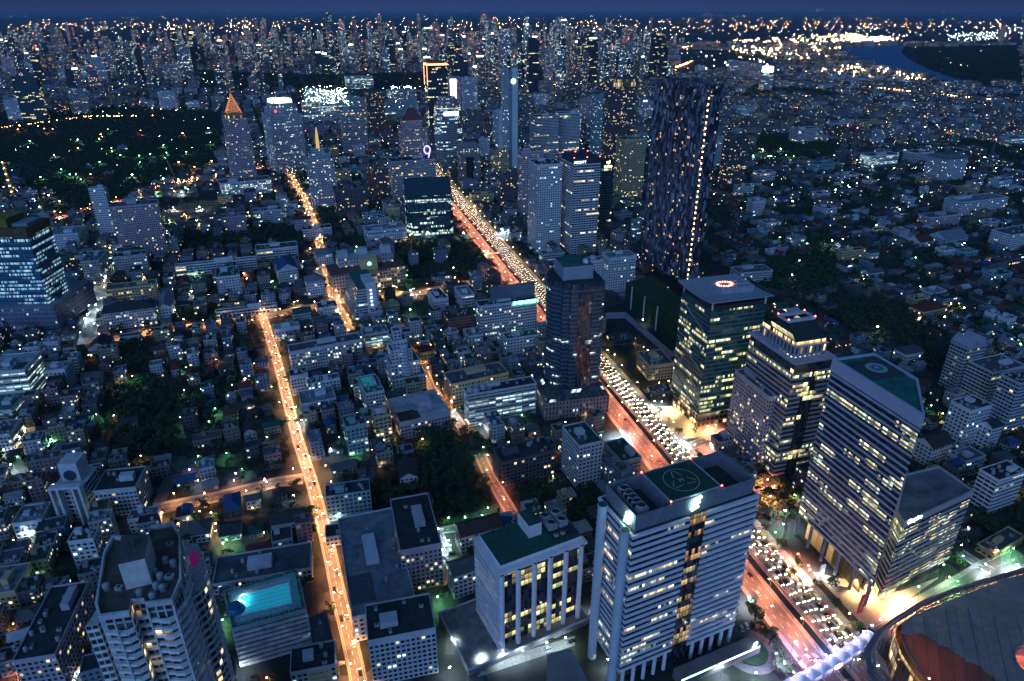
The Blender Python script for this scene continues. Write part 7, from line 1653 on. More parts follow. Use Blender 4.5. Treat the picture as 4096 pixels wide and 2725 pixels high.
lights('screens','bright white billboards by the expressway',emit('screens',(.9,1,1),14),16,within(zn('K',1400,60,2156,60,2100,210,1530,190),(12,26)),3.2)
def along(pts_,hw,z=9):
    L=sum(math.dist(pts_[i],pts_[i+1]) for i in range(len(pts_)-1))
    def f():
        s_=rnd.uniform(0,L)
        for i in range(len(pts_)-1):
            l=math.dist(pts_[i],pts_[i+1])
            if s_<=l: g_=s_/l; return pts_[i][0]+(pts_[i+1][0]-pts_[i][0])*g_+rnd.uniform(-hw,hw),pts_[i][1]+(pts_[i+1][1]-pts_[i][1])*g_+rnd.uniform(-hw,hw),z
            s_-=l
    return f
for nm,pp,n in (('avenue',px('O',80,460,270,395),60),('avenue',px('K',1250,200,1480,110),50),('avenue',px('K',780,180,1180,60),70),('expressway',px('L',800,462,1560,548,1909,575),40),('expressway',px('O',200,315,430,275),60),('expressway',px('O',1060,245,1350,228),40),('avenue',px('I',0,640,700,545,1200,540),50),('avenue',px('I',1200,1120,1700,1020),40),('expressway',px('K',150,320,900,290),50)):
    lights(nm+'_lamps','orange lamps strung along a far '+nm,E_O2,n,along(pp,10,10 if nm=='avenue' else 20),.9)
# ------------------------------------------------------------------ trees
def crownmesh(seed,nc,per,r=3.4,size=.75):
    g_=np.random.default_rng(seed); V=[];F=[]
    lumps=[]
    for i in range(nc):
        a=g_.uniform(0,6.28); rr=r*math.sqrt(g_.uniform(0,1))*.85; z=g_.uniform(0,1)
        lumps.append((rr*math.cos(a),rr*math.sin(a),3.0+z*4.6*(1-.55*(rr/r)**2),g_.uniform(.9,1.8)))
    for lx,ly,lz,lr in lumps:
        for k in range(per):
            d=g_.normal(size=3); d/=np.linalg.norm(d); d[2]=abs(d[2])*1.0-.25; p=np.array([lx,ly,lz])+d*lr*g_.uniform(.75,1.1)
            n=d+g_.normal(size=3)*.45; n/=np.linalg.norm(n); t1=np.cross(n,[0,0,1.0]); t1/=max(1e-3,np.linalg.norm(t1)); t2=np.cross(n,t1); s_=size*g_.uniform(.5,1.1)
            b=len(V); V+= [tuple(p-t1*s_*.6),tuple(p+t2*s_*.5),tuple(p+t1*s_*.6),tuple(p-t2*s_*.5)]; F.append((b,b+1,b+2,b+3))
    return V,F
def leafmat(name,c1,c2):
    m,nt=newmat(name); N=nt.nodes; o=N.new('ShaderNodeOutputMaterial'); b=N.new('ShaderNodeBsdfPrincipled'); nt.links.new(b.outputs[0],o.inputs[0]); b.inputs['Roughness'].default_value=.7
    g_=N.new('ShaderNodeNewGeometry'); n=N.new('ShaderNodeTexNoise'); n.inputs['Scale'].default_value=.35; nt.links.new(g_.outputs['Position'],n.inputs['Vector'])
    r=N.new('ShaderNodeValToRGB'); r.color_ramp.elements[0].position=.35; r.color_ramp.elements[0].color=(*c1,1); r.color_ramp.elements[1].position=.65; r.color_ramp.elements[1].color=(*c2,1)
    nt.links.new(n.outputs[0],r.inputs[0]); nt.links.new(r.outputs[0],b.inputs['Base Color']); return m
LEAF=leafmat('foliage',(.015,.035,.015),(.05,.10,.03)); BARK=P((.06,.045,.03),.9)
def vf(name,V,F,mat):
    me=bpy.data.meshes.new(name); me.from_pydata(V,[],F); me.materials.append(mat); me.update(); return me
CR=[vf('crown',*crownmesh(i,12+i%3*3,42),LEAF) for i in range(4)]
pv=MB()
for i in range(12):
    a=i*.5236; 
    for k in range(4):
        f=lambda q:(math.cos(a)*q*2.6,math.sin(a)*q*2.6,6.0+math.sin(q*2.6)*1.1-q*q*1.2); p0=f(k/4); p1=f((k+1)/4); s_=.35*(1-k/5)
        pv.face([(p0[0]-math.sin(a)*s_,p0[1]+math.cos(a)*s_,p0[2]-.1),(p0[0]+math.sin(a)*s_,p0[1]-math.cos(a)*s_,p0[2]-.1),(p1[0]+math.sin(a)*s_*.7,p1[1]-math.cos(a)*s_*.7,p1[2]),(p1[0]-math.sin(a)*s_*.7,p1[1]+math.cos(a)*s_*.7,p1[2])])
PALMC=pv.mesh('crown',LEAF)
tb=MB(); tb.cyl(0,0,0,3.6,.35,.22,n=7); 
for a in (0,2.1,4.2): tb.beam((0,0,3.0),(1.6*math.cos(a),1.6*math.sin(a),5.4),.14,n=4)
TRK=tb.mesh('trunk',BARK); PTRK=MB().cyl(0,0,0,6.1,.2,.13,n=6).mesh('trunk',BARK)
GNAME={}
ntree=0
def tree(x,y,s_,lab,grp,palm=False):
    global ntree; ntree+=1
    t=thing('palm_tree' if palm else 'tree',lab,'palm tree' if palm else 'tree',x,y,0,rnd.uniform(0,6.28),grp); t.scale=(s_*rnd.uniform(.85,1.2),s_*rnd.uniform(.85,1.2),s_*rnd.uniform(.8,1.15))
    inst(PTRK if palm else TRK,'trunk',t); inst(PALMC if palm else rnd.choice(CR),'crown',t)
GL=['dark leafy tree in the dense grove before the dark eight storey hotel','dark leafy tree in the black wooded lot west of the orange side street','tree inside the walled old cemetery','tree in the church garden behind the canal boulevard','tree on the grass lot beside the billboard','tree behind the fan roofed long office','tree in the belt behind the white school wing','tree by the glowing hotel street','tree in the dark garden estate','tree behind the canopy roofed teal tower','tree near the dark brick block','street tree along the plaza of the striped tower','tree in the hedge beside the lower striped wing','tree at the edge of the parking lot','tree beside the dark eight storey hotel wall','tree beside the round drive below the white banded bank tower','tree on the planted kerb before the striped plaza tower','tree lit red between the boulevard and the gridded mauve wing','tree beside the crane truck court near the white slab','tree behind the white slab building lane','tree beside the mast garden','tree in the dark sports park','tree behind the open balcony apartments']
tc_=[]
wood=[]
for st,y0,y1 in ((8.5,230,620),(10,620,1000)):
    for x,y in grid(y0,y1,st,9):
        if not frame_ok(x,y): continue
        X,Y=proj(x,y,0); gi_=next((i for i,z in enumerate(GROVE) if inpoly(X,Y,z)),None)
        if gi_ is None: continue
        if hit(x,y,2.0) or near_road(x,y,2.5) or rnd.random()<.12: continue
        tc_.append((math.hypot(x,y),x,y,gi_))
tc_.sort(); 
for k,(dd,x,y,gi_) in enumerate(tc_):
    if k<185:
        q_=rnd.uniform(.9,1.5); l_=GL[gi_].replace('dark leafy tree',('small rounded tree','leafy middle sized tree','tall broad tree')[int((q_-.9)/.201)]); tree(x,y,q_,l_,'trees '+l_[:52])
    else: wood.append((x,y,rnd.uniform(.9,1.6)))
# single trees between the houses and along streets
k=0
for x,y in grid(235,640,15.5,5):
    if k>=70: break
    if not frame_ok(x,y): continue
    X,Y=proj(x,y,0)
    if isin(CLEAR,X,Y) or isin(GROVE,X,Y) or hit(x,y,1.2) or near_road(x,y,2.2) or rnd.random()<.3: continue
    k+=1; occupy(x,y,3,3,0); tree(x,y,rnd.uniform(.5,.95),relabel('small %s tree'%rnd.choice(('round','dark','spreading','ragged')),x,y),'garden trees between the houses',rnd.random()<.15)
for pts_,o_,st,lb in ((bl_right,3.5,17,'pavement tree along the boulevard kerb beside the car jam'),(carL,-10,21,'pavement tree along the outer kerb of the return road'),(ROADS['tree_lined_street'][0],8.5,15,'big street tree along the orange lit school street'),(px('B',870,1060,1130,950),0,9,'green lit tree on the corner before the round mall roof'),(px('C',130,1020,240,1250),9,9,'street tree beside the long low courtyard building')):
    for x,y,a in walk(pts_,st,o_,10):
        if y>760 or not frame_ok(x,y) or hit(x,y,.5) or ntree>292: continue
        tree(x,y,rnd.uniform(.6,1.0),lb,'trees: '+lb[:40],rnd.random()<.2)
# woodland masses
SC=[np.array(v,dtype=np.float32) for v in []]
lowc=[crownmesh(20+i,7,16,3.6,1.3) for i in range(4)]; LV=[np.array(v,dtype=np.float32) for v,f in lowc]
def mass(name,label,pts_):
    V=[];n=0
    for x,y,s_ in pts_:
        v=LV[rnd.randrange(4)]; a=rnd.uniform(0,6.28); c,sn=math.cos(a),math.sin(a)
        w_=np.empty_like(v); w_[:,0]=(v[:,0]*c-v[:,1]*sn)*s_+x; w_[:,1]=(v[:,0]*sn+v[:,1]*c)*s_+y; w_[:,2]=v[:,2]*min(s_,1.35)*.9-1.0; V.append(w_)
    V=np.concatenate(V); nf=len(V)//4; me=bpy.data.meshes.new(name); me.vertices.add(len(V)); me.vertices.foreach_set('co',V.ravel()); me.loops.add(nf*4); me.loops.foreach_set('vertex_index',np.arange(nf*4,dtype=np.int32)); me.polygons.add(nf); me.polygons.foreach_set('loop_start',np.arange(0,nf*4,4,dtype=np.int32)); me.update(calc_edges=True); me.materials.append(LEAF)
    o=bpy.data.objects.new(name,me); COL.objects.link(o); tag(o,label,None,kind='stuff')
park=[]
for st,y0,y1 in ((13,900,1900),(22,1900,3200),(45,3200,5000)):
    for x,y in grid(y0,y1,st,3):
        if not frame_ok(x,y): continue
        X,Y=proj(x,y,0)
        if inpoly(X,Y,zn('I',-60,900,60,860,250,880,420,930,400,980,180,1010,-60,1010)): continue
        if isin(PARK,X,Y) or (isin(GROVE,X,Y) and y>1000) or (isin(WOODS_FAR,X,Y)):
            if not hit(x,y,4) and not near_road(x,y,6) and rnd.random()<.86: park.append((x,y,st/8.5*rnd.uniform(.9,1.3)))
mass('park_woodland','continuous dark tree cover of the park and far gardens',park)
xs=[]
for x,y in list(grid(235,1900,12.5,13)):
    if not frame_ok(x,y): continue
    X,Y=proj(x,y,0)
    if isin(CLEAR,X,Y) or near_road(x,y,2.2) or hit(x,y,.3): continue
    p_=.98 if isin(HOUSE,X,Y) or x>220 else .6
    if rnd.random()<p_: xs.append((x,y,rnd.uniform(.7,1.7)))
mass('garden_woodland','dark tree cover between the distant houses',wood+xs)
far_w=[]
for x,y in grid(4000,7800,60,3):
    X,Y=proj(x,y,0)
    if -50<X<4150 and isin(WOODS_FAR,X,Y) and rnd.random()<.9: far_w.append((x,y,6*rnd.uniform(.8,1.2)))
if far_w: mass('peninsula_woodland','dark tree cover of the peninsula inside the river bend',far_w)
print('trees',ntree,len(park),len(wood)+len(xs),len(far_w))
# ------------------------------------------------------------------ cars
def carmesh(col):
    mb=MB(); prof=[(-2.2,.35),(2.2,.35),(2.25,.75),(1.3,.95),(.75,1.42),(-1.1,1.45),(-1.75,1.02),(-2.22,.95)]
    W_=.86
    for i in range(len(prof)):
        a=prof[i];b=prof[(i+1)%len(prof)]; mb.face([(a[0],W_,a[1]),(b[0],W_,b[1]),(b[0],-W_,b[1]),(a[0],-W_,a[1])][::-1],None,0)
    mb.face([(p[0],-W_,p[1]) for p in prof],None,0); mb.face([(p[0],W_,p[1]) for p in prof][::-1],None,0)
    return mb.mesh('body',P(col,.25,.05,1))
def glm():
    mb=MB()
    mb.face([(1.24,-.75,.98),(1.24,.75,.98),(.80,.68,1.38),(.80,-.68,1.38)]); mb.face([(-1.72,.75,1.06),(-1.72,-.75,1.06),(-1.18,-.68,1.41),(-1.18,.68,1.41)])
    for s_ in(-1,1):
        q=[(1.0,s_*.875,1.0),(.6,s_*.875,1.36),(-1.0,s_*.875,1.38),(-1.5,s_*.875,1.03)]; mb.face(q if s_<0 else q[::-1])
    return mb.mesh('windows',P((.015,.018,.02),.08,0,1))
CARC=[('white',(.6,.6,.61))]*4+[('silver',(.36,.37,.39))]*4+[('black',(.02,.02,.022))]*4+[('grey',(.14,.15,.16))]*3+[('red',(.22,.02,.02)),('yellow green taxi',(.42,.32,.04)),('pink taxi',(.42,.09,.2))]
CM={n:carmesh(c) for n,c in dict(CARC).items()}; GLS=glm()
HEADM=plain('headlight',(.8,.8,.8),.3,emis=(1,.84,.58),es=42,noise=0,sample=True); TAILM=emit('tail_light',(1,.05,.03),14)
hm=MB(); hm.face([(2.27,-.22,.52),(2.27,.22,.52),(2.27,.22,.80),(2.27,-.22,.80)]); hm.face([(2.05,-.22,.83),(2.27,-.22,.80),(2.27,.22,.80),(2.05,.22,.83)]); HM=hm.mesh('headlight',HEADM)
tm=MB(); tm.face([(-2.24,.2,.6),(-2.24,-.2,.6),(-2.24,-.2,.92),(-2.24,.2,.92)]); TM=tm.mesh('tail_light',TAILM)
wm_=MB(); 
for x_ in(-1.35,1.4):
    for y_ in(-.8,.8):
        pass
def wheelmesh():
    mb=MB(); n=10
    for i in range(n):
        a,b=2*math.pi*i/n,2*math.pi*(i+1)/n; mb.face([(.33*math.cos(a),-.1,.33*math.sin(a)),(.33*math.cos(a),.1,.33*math.sin(a)),(.33*math.cos(b),.1,.33*math.sin(b)),(.33*math.cos(b),-.1,.33*math.sin(b))])
    for s_ in(-1,1): mb.face([(.33*math.cos(2*math.pi*i/n*s_),.1*s_*-1,.33*math.sin(2*math.pi*i/n*s_)) for i in range(n)])
    return mb.mesh('wheel',P((.02,.02,.02),.8))
WH=wheelmesh(); ncar=0
def car(x,y,a,lab_,grp,lit=True,col=None,wheels=False,z=None,tails=False):
    global ncar; ncar+=1
    cn=col or rnd.choice(CARC)[0]
    t=thing('car','%s %s'%(cn,lab_) if 'taxi' in cn else '%s car %s'%(cn,lab_),'car',x,y,.05 if z is None else z,a,grp)
    inst(CM[cn],'body',t); inst(GLS,'windows',t)
    if lit and not tails:
        for s_ in(-1,1): inst(HM,'headlight',t,(0,s_*.6,0))
    if lit and tails:
        for s_ in(-1,1): inst(TM,'tail_light',t,(0,s_*.62,0))
    if wheels:
        for xx in(-1.35,1.4):
            for s_ in(-1,1): inst(WH,'wheel',t,(xx,s_*.82,.33))
SEC=[(330,'in the jam in front of the striped plaza tower'),(400,'in the jam beside the white banded bank tower'),(480,'in the jam by the pyramid topped tower'),(560,'in the jam by the canopy roofed teal tower'),(2000,'in the jam beside the walled garden pavilions')]
rest=[]; ct_=0
for ln_ in range(5):
    o_=-6.9+ln_*3.4
    pos=walk(carR,.5,o_,rnd.uniform(0,5)); s_=0
    while s_<len(pos):
        x,y,a=pos[s_]; s_+=int(rnd.uniform(6.2,8.2)*2)
        if y<244 or y>1600 or rnd.random()<.05: continue
        rest.append((x+rnd.uniform(-.25,.25),y,a+math.pi+rnd.uniform(-.03,.03)))
rest.sort(key=lambda q:q[1])
for k,(x,y,a) in enumerate(rest):
    if y<250 or not frame_ok(x,y,0,20): continue
    if ct_<235:
        ct_+=1; lb=next(l for q,l in SEC if y<q); car(x,y,a,lb,'cars '+lb)
mbt=MB(); far_cars=[r_ for r_ in rest if frame_ok(r_[0],r_[1],0,20)][235:]
tb_=MB()
for x,y,a in far_cars:
    i0=len(tb_.v); c_=rnd.randrange(4); tb_.box(-2.2,2.2,-.86,.86,.35,.95,m=c_); tb_.box(-1.5,1.0,-.78,.78,.95,1.45,m=4 if rnd.random()<.5 else c_)
    for s_ in(-.6,.6): tb_.face([(2.22,s_-.24,.5),(2.22,s_+.24,.5),(2.1,s_+.24,.95),(2.1,s_-.24,.95)],None,5)
    tb_.xform(i0,x,y,a)
tag(tb_.obj('distant_traffic',[P((.65,.65,.66),.3,0),P((.38,.39,.41),.3,0),P((.02,.02,.02),.3,0),P((.3,.05,.04),.3,0),P((.02,.02,.02),.1,0),HEADM]),'unbroken traffic jam on the far end of the boulevard',None,kind='stuff')
for x,y,a in walk(carL,46,-1.8,20)+walk(carL,61,2.4,5):
    if 250<y<900 and frame_ok(x,y): car(x,y,a,'driving away on the orange return road by the canal','cars on the return road',True,tails=True)
for x,y,a in walk(conv,19,-1.6,9):
    if y<640 and frame_ok(x,y): car(x,y,a+math.pi,'with headlights on in the orange side street','oncoming cars in the side street')
for x,y,a in walk(conv,23,1.6,3):
    if y<640 and frame_ok(x,y): car(x,y,a,'with tail lights in the orange side street','leaving cars in the side street',tails=True)
for x,y,a in walk(ROADS['tree_lined_street'][0],13,-2.5,3):
    if ncar<292: car(x,y,a,'queuing under the trees of the school street','cars in the school street')
for i,(tl,x,y,an,cn) in enumerate((('C',860,645,.35,'white'),('C',1020,600,.35,'silver'),('C',1075,588,.35,'white'),('C',905,745,.2,'white'),('C',930,790,.2,'black'),('C',890,810,2.2,'silver'),('C',945,905,1.9,'white'),('C',250,1465,.25,'white'),('D',1383,708,.1,'white'),('D',1265,498,1.6,'white'),('C',1245,452,1.9,'white'),('C',1216,525,1.7,'black'),('A',1205,1235,1.5,'white'),('A',1175,1250,1.5,'silver'),('A',1240,1225,1.5,'black'),('A',1140,1270,1.5,'grey'),('C',1530,1312,.4,'black'),('C',1665,1328,.4,'black'),('C',1515,1372,.4,'grey'),('C',1115,1530,.3,'silver'),('C',900,1040,1.4,'grey'))):
    x_,y_=pt(tl,x,y); car(x_,y_,an,relabel('parked',x_,y_),None,False,cn,True)
print('cars',ncar)
# ------------------------------------------------------------------ street lamps (each with its own light) and other lit lamps
LC=dict(a=((1,.42,.15),emit('amber_lamp',(1,.5,.2),90)),o=((1,.30,.14),E_ORANGE),w=((.72,.93,1),E_WHITE),g=((.28,1,.45),E_GREEN),m=((1,.66,.28),E_WARM),v=((.55,.5,1),E_VIOLET),r=((1,.30,.18),emit('red_orange_lamp',(1,.25,.1),60)))
LD={}
def light(k,pw,r=.35):
    key=(k,pw)
    if key not in LD:
        l=bpy.data.lights.new('lamp_light','SPOT'); l.spot_size=R(146 if k in 'ao' else 156); l.spot_blend=.6; l.energy=pw; l.color=LC[k][0]; l.shadow_soft_size=r; LD[key]=l
    return LD[key]
POLE={}
def lamppost(H_):
    if H_ not in POLE: mb=MB(); mb.cyl(0,0,0,H_,.11,.07,n=6); mb.beam((0,0,H_-.1),(1.6,0,H_+.25),.06,n=4); POLE[H_]=mb.mesh('pole',STEEL)
    return POLE[H_]
HD={}
def head(k,s_):
    if (k,s_) not in HD: mb=MB(); mb.box(-.4*s_,.4*s_,-.22*s_,.22*s_,-.1*s_,.12*s_,bottom=True); HD[(k,s_)]=mb.mesh('lamp_head',LC[k][1])
    return HD[(k,s_)]
nl=0
def lamp(x,y,H_,k,pw,lab_,grp=None,rz=0,s_=1.0,z=0,name='street_lamp'):
    global nl; nl+=1
    t=thing(name,lab_,'lamp',x,y,z,rz,grp); inst(lamppost(H_),'pole',t); inst(head(k,s_),'lamp_head',t,(1.6,0,H_+.25))
    if pw:
        lo=bpy.data.objects.new('lamp_light',light(k,pw)); COL.objects.link(lo); lo.parent=t; lo.location=(1.6,0,H_-.3)
for x,y,a in walk(bl_right,34,1.6,6):
    if 235<y<1600: lamp(x,y,10,'m',8500,'tall lamp on the outer kerb of the jammed carriageway','kerb lamps of the boulevard',a+math.pi/2,1.0)
for x,y,a in walk(bl_right,30,-25.2,15):
    if 235<y<1600: lamp(x,y,9,'o',24000,'orange lamp on the canal side of the return road','canal side lamps',a+math.pi/2,1.0)
for x,y,a in walk(carL,30,-7.2,3):
    if 235<y<1300: lamp(x,y,9,'o',17000,'orange lamp on the outer kerb of the return road','outer lamps of the return road',a-math.pi/2,1.0)
for nm,st,k,pw in (('side_street',13,'a',12000),('tree_lined_street',20,'a',16000),('cross_street',20,'a',7000),('back_lane',17,'a',9000),('grove_lane',18,'o',7000),('green_lane',26,'g',1200),('hotel_street',20,'a',20000),('park_road',28,'o',40000),('north_street',20,'w',2600),('corner_street',24,'m',2600),('corner_lane',24,'w',900)):
    pts_,hw=ROADS[nm]; sd=1
    for x,y,a in walk(pts_,st,0,5):
        if not frame_ok(x,y): continue
        sd=-sd; xx,yy=x+math.sin(a)*(hw+.7)*sd,y-math.cos(a)*(hw+.7)*sd
        lamp(xx,yy,7.5,k,pw,'%s lamp post on the footway of the %s'%(dict(o='orange',a='amber',r='red orange',g='green tinged',w='white',m='warm')[k],nm.replace('_',' ')),'lamps of the '+nm.replace('_',' '),a+math.pi/2*sd)
# single lit lamps surveyed one by one
LL='''E 1230 1262 m 6000|E 1275 1255 m 6000|E 1118 1240 w 5000|E 850 1450 w 16000|E 1115 1100 m 2500|E 1185 1095 m 2500|E 1110 1290 m 2500|E 1350 1420 m 4000|E 1440 1400 m 4000|E 1490 1400 r 4000|E 1540 1515 r 6000|E 1455 1530 r 4000|E 790 910 m 1500|E 900 760 m 1200|E 1000 850 m 1200|E 930 790 m 900|E 1040 880 m 800|E 1000 660 w 300|E 1330 1345 m 3500
A 810 80 w 4000|A 1045 110 r 5000|A 975 128 r 4000|A 1320 385 r 14000|A 1330 485 r 7000|A 1220 1050 w 4000|A 1440 580 w 2500|A 1385 1440 v 3500|A 1480 1390 v 3500|A 1240 1520 w 2500|A 1050 1500 w 2500|A 1440 620 g 1500|A 1500 470 m 1800|A 300 65 w 1200|A 370 1450 w 900
B 62 575 w 2500|B 155 795 r 3500|B 215 862 r 3500|B 285 900 w 5000|B 570 1000 m 9000|B 480 960 m 6000|B 690 1000 m 7000|B 800 1060 r 9000|B 770 1120 r 6000|B 930 1105 r 4500|B 880 1040 g 3500|B 1130 960 g 3000|B 1500 862 w 7000|B 350 1365 v 5000|B 100 1385 v 6000|B 45 1490 v 6000|B 1150 860 g 1500|B 1470 360 m 3500|B 1010 910 w 1500|B 1460 770 g 2000|B 1270 850 w 2500|B 1200 640 w 500
C 210 555 w 1500|C 110 578 o 3500|C 345 1250 w 4500|C 840 1045 g 2200|C 870 700 w 2200|C 860 780 w 1200|C 940 900 m 2600|C 985 890 m 1200|C 1010 560 g 1400|C 1160 520 g 1000|C 1100 560 g 800|C 330 1100 w 1800|C 1130 1420 w 1300|C 1250 1420 w 1600|C 1380 1390 w 1600|C 1500 1350 w 1600|C 1640 1300 w 1600|C 930 1330 w 1500|C 900 1500 w 1500|C 450 150 m 1400|C 510 215 m 1200|C 740 130 m 900|C 1120 170 g 900|C 30 190 m 2500|C 160 245 m 1500|C 200 150 w 900|C 770 1130 w 900|C 840 650 w 1400
D 1090 600 m 3500|D 1167 575 m 2500|D 1300 548 m 1200|D 1212 530 m 800|D 1305 610 m 800|D 1305 660 m 800|D 150 660 w 3500|D 250 705 o 3500|D 190 960 g 1800|D 130 1000 g 1200|D 460 1300 w 700|D 435 1440 w 700|D 1480 1325 w 700|D 1490 1480 w 900|D 680 570 m 2200|D 830 525 v 700|D 600 520 o 1500|D 330 1520 r 4000|D 120 1540 r 3500|D 1640 345 w 800|D 1380 700 g 1500|D 300 105 g 900|D 80 240 w 3500|D 20 150 w 3000|D 980 540 o 2500|D 1860 1180 g 1500|D 1380 1190 g 1800|D 1200 195 g 500|D 1160 270 v 900|D 1430 300 v 700|D 640 205 g 500
F 565 135 w 6000|F 290 385 w 500|F 1190 655 g 1600|F 1350 640 w 1500|F 1400 555 m 900|F 1450 570 m 900|F 1500 580 m 900|F 1830 800 g 2200|F 1820 870 w 2600|F 1870 830 g 1800|F 1340 1310 m 2500|F 870 745 w 900|F 1410 520 g 1500|F 1180 430 g 800|F 650 100 w 1200|F 800 380 m 700|F 1400 1330 g 1500|F 1270 1270 g 500|F 1500 130 w 1500|F 1160 230 g 600|F 720 450 w 700|F 400 160 g 700|F 330 280 g 300|F 1540 1240 w 2000|F 200 90 g 1500|F 870 1480 g 600|F 1700 560 g 600|F 1870 210 w 1200|F 1690 230 g 1200
G 655 480 w 3500|G 620 625 w 4000|G 660 560 w 2500|G 740 340 w 3000|G 725 390 m 2500|G 1200 380 w 1400|G 1210 450 w 1400|G 1205 520 w 1400|G 1210 600 w 1200|G 1260 530 g 1500|G 1390 530 g 1500|G 1330 470 w 2500|G 1550 620 m 1800|G 1090 600 g 1500|G 1170 660 g 1500|G 860 195 w 800|G 830 150 m 1500|G 1880 230 w 1800|G 1850 400 g 2200|G 870 1100 m 1800|G 930 1100 g 1200|G 670 1180 g 2000|G 590 1390 g 1500|G 690 1370 g 1500|G 340 1500 g 1500|G 170 1430 m 1800|G 125 1530 m 2500|G 200 1300 w 1500|G 300 1070 o 1200|G 1350 1080 w 900|G 1720 1070 w 1200|G 1500 1290 g 1500|G 1580 1200 g 900|G 1300 1200 w 500|G 1280 1380 g 900|G 815 1375 m 400|G 1420 1180 g 500|G 1240 1000 g 400|G 1830 1050 g 900|G 180 960 w 800|G 380 800 w 900|G 530 10 w 2500
H 300 805 w 3500|H 415 822 w 1200|H 480 815 g 1500|H 890 845 m 2500|H 880 900 m 2500|H 890 430 m 4000|H 830 420 m 3000|H 990 430 m 2500|H 1110 460 w 2500|H 1090 380 g 1800|H 610 500 m 4000|H 620 620 m 2500|H 690 740 m 1800|H 470 650 w 1200|H 1640 185 g 3500|H 1640 450 w 5000|H 1600 400 m 3000|H 1540 970 g 900|H 1700 1000 g 1200|H 1870 980 g 1500|H 1440 1290 w 2500|H 1590 1395 w 2000|H 320 1280 g 2500|H 345 1370 w 2500|H 1410 330 m 1200|H 1110 590 w 500|H 1170 830 o 2200|H 1290 790 o 1500|H 1000 1440 m 1500|H 930 1200 m 900|H 1170 1300 w 1800|H 1240 1290 w 1800|H 1100 1310 w 1800|H 1390 70 w 2500|H 1230 80 m 1500|H 900 1535 m 2500|H 120 440 g 2500|H 150 400 g 1500|H 460 310 w 1500|H 490 230 m 1200|H 1480 60 w 4000|H 1750 30 w 9000|H 1850 60 w 9000|H 1250 630 w 600
I 240 735 w 5000|I 615 720 w 5000|I 790 680 o 6000|I 1430 672 o 14000|I 1632 630 w 6000|I 1048 1002 w 9000|I 1285 1010 w 5000|I 780 718 g 4000|I 425 845 w 4000|I 600 1000 w 4000|I 955 845 g 4000|I 1090 850 g 4000|I 1185 838 g 4000|I 1310 828 g 4000|I 1460 820 g 4000|I 880 790 g 3000|I 1290 765 g 3500|I 1655 745 g 3500|I 1100 905 g 3500|I 640 1040 g 3500|I 480 960 g 4500|I 560 1000 g 4500|I 850 640 g 3000|I 1400 900 r 7000|I 1530 940 r 7000|I 1500 1000 r 6000|I 1660 890 m 5000|I 1700 830 r 4000|I 710 1000 r 4000|I 1100 650 r 3500|I 610 790 r 3500|I 385 1165 w 5000|I 480 1215 m 4500|I 590 1380 w 4500|I 1430 1115 w 6000|I 1255 1300 w 4500|I 1560 1235 w 6500|I 1320 1340 g 3500|I 1450 1290 m 5000|I 1600 1300 w 4500|I 1350 1240 w 4500|I 1520 1360 g 3500|I 320 1020 g 3000|I 790 900 g 2500|I 1200 470 r 5000|I 1100 410 r 6000|I 150 640 r 5000|I 350 635 r 5000
J 620 700 m 6000|J 450 1010 w 2500|J 1400 1470 w 3500|J 1250 1480 m 3500|J 1900 1330 w 9000|J 1980 1440 w 6000|J 1870 1280 v 4000|J 2080 1420 w 6000|J 740 1330 r 5000|J 850 1310 r 4000|J 1680 1440 g 3500|J 990 1450 w 3000|J 1060 1490 w 2500|J 90 1330 g 2500|J 450 1250 m 5000|J 760 240 w 5000|J 1340 440 w 9000|J 1080 500 w 9000|J 580 590 m 4000|J 670 590 w 5000|J 1800 400 m 4000|J 1860 380 m 4000|J 1750 1230 m 4000|J 700 330 w 30000|J 650 400 w 30000|J 490 430 w 30000|J 920 240 w 20000|J 1170 350 w 30000|J 560 500 w 15000|J 1130 1120 m 2500
K 490 300 m 8000|K 340 310 r 8000|K 270 340 w 6000|K 1180 370 w 6000|K 940 1190 g 2500|K 1090 1340 w 6000|K 950 1200 g 2000|K 60 1420 w 7000|K 130 1330 r 5000|K 1680 1130 m 1500|K 1980 830 g 3000|K 2060 800 w 4000|K 2120 830 w 4000|K 1890 1240 m 1500|K 2130 1060 w 1500|K 1960 1430 g 1500|K 680 70 w 15000|K 900 290 r 8000
L 880 775 w 4000|L 1640 925 w 7000|L 1450 500 w 8000|L 1350 470 g 8000|L 740 1105 v 3500|L 690 1130 v 3500|L 820 1060 w 3000|L 740 940 m 4000|L 650 1100 g 1500|L 1180 1070 g 1500|L 215 880 w 3500|L 130 915 g 3000|L 180 920 g 3000|L 250 925 g 3000|L 300 930 g 3000|L 90 890 g 3000|L 1560 1000 w 2500|L 1720 1000 w 3500|L 1860 1070 w 2500|L 1750 1190 m 2500|L 1200 1200 g 1200|L 600 1150 w 2500|L 880 1400 w 2500|L 1600 1360 w 1800|L 1850 620 w 4000|L 540 610 r 4000|L 600 630 r 4000|L 330 580 r 3000|L 1400 740 r 3000|L 1750 720 m 3500|L 950 620 r 3000|L 600 440 w 6000|L 700 640 w 2500|L 300 1230 w 1800|L 160 1200 w 1500|L 200 1340 g 1500|L 1050 1290 w 1500|L 940 1380 w 2000|L 1000 1000 w 2500|L 850 990 w 3500'''
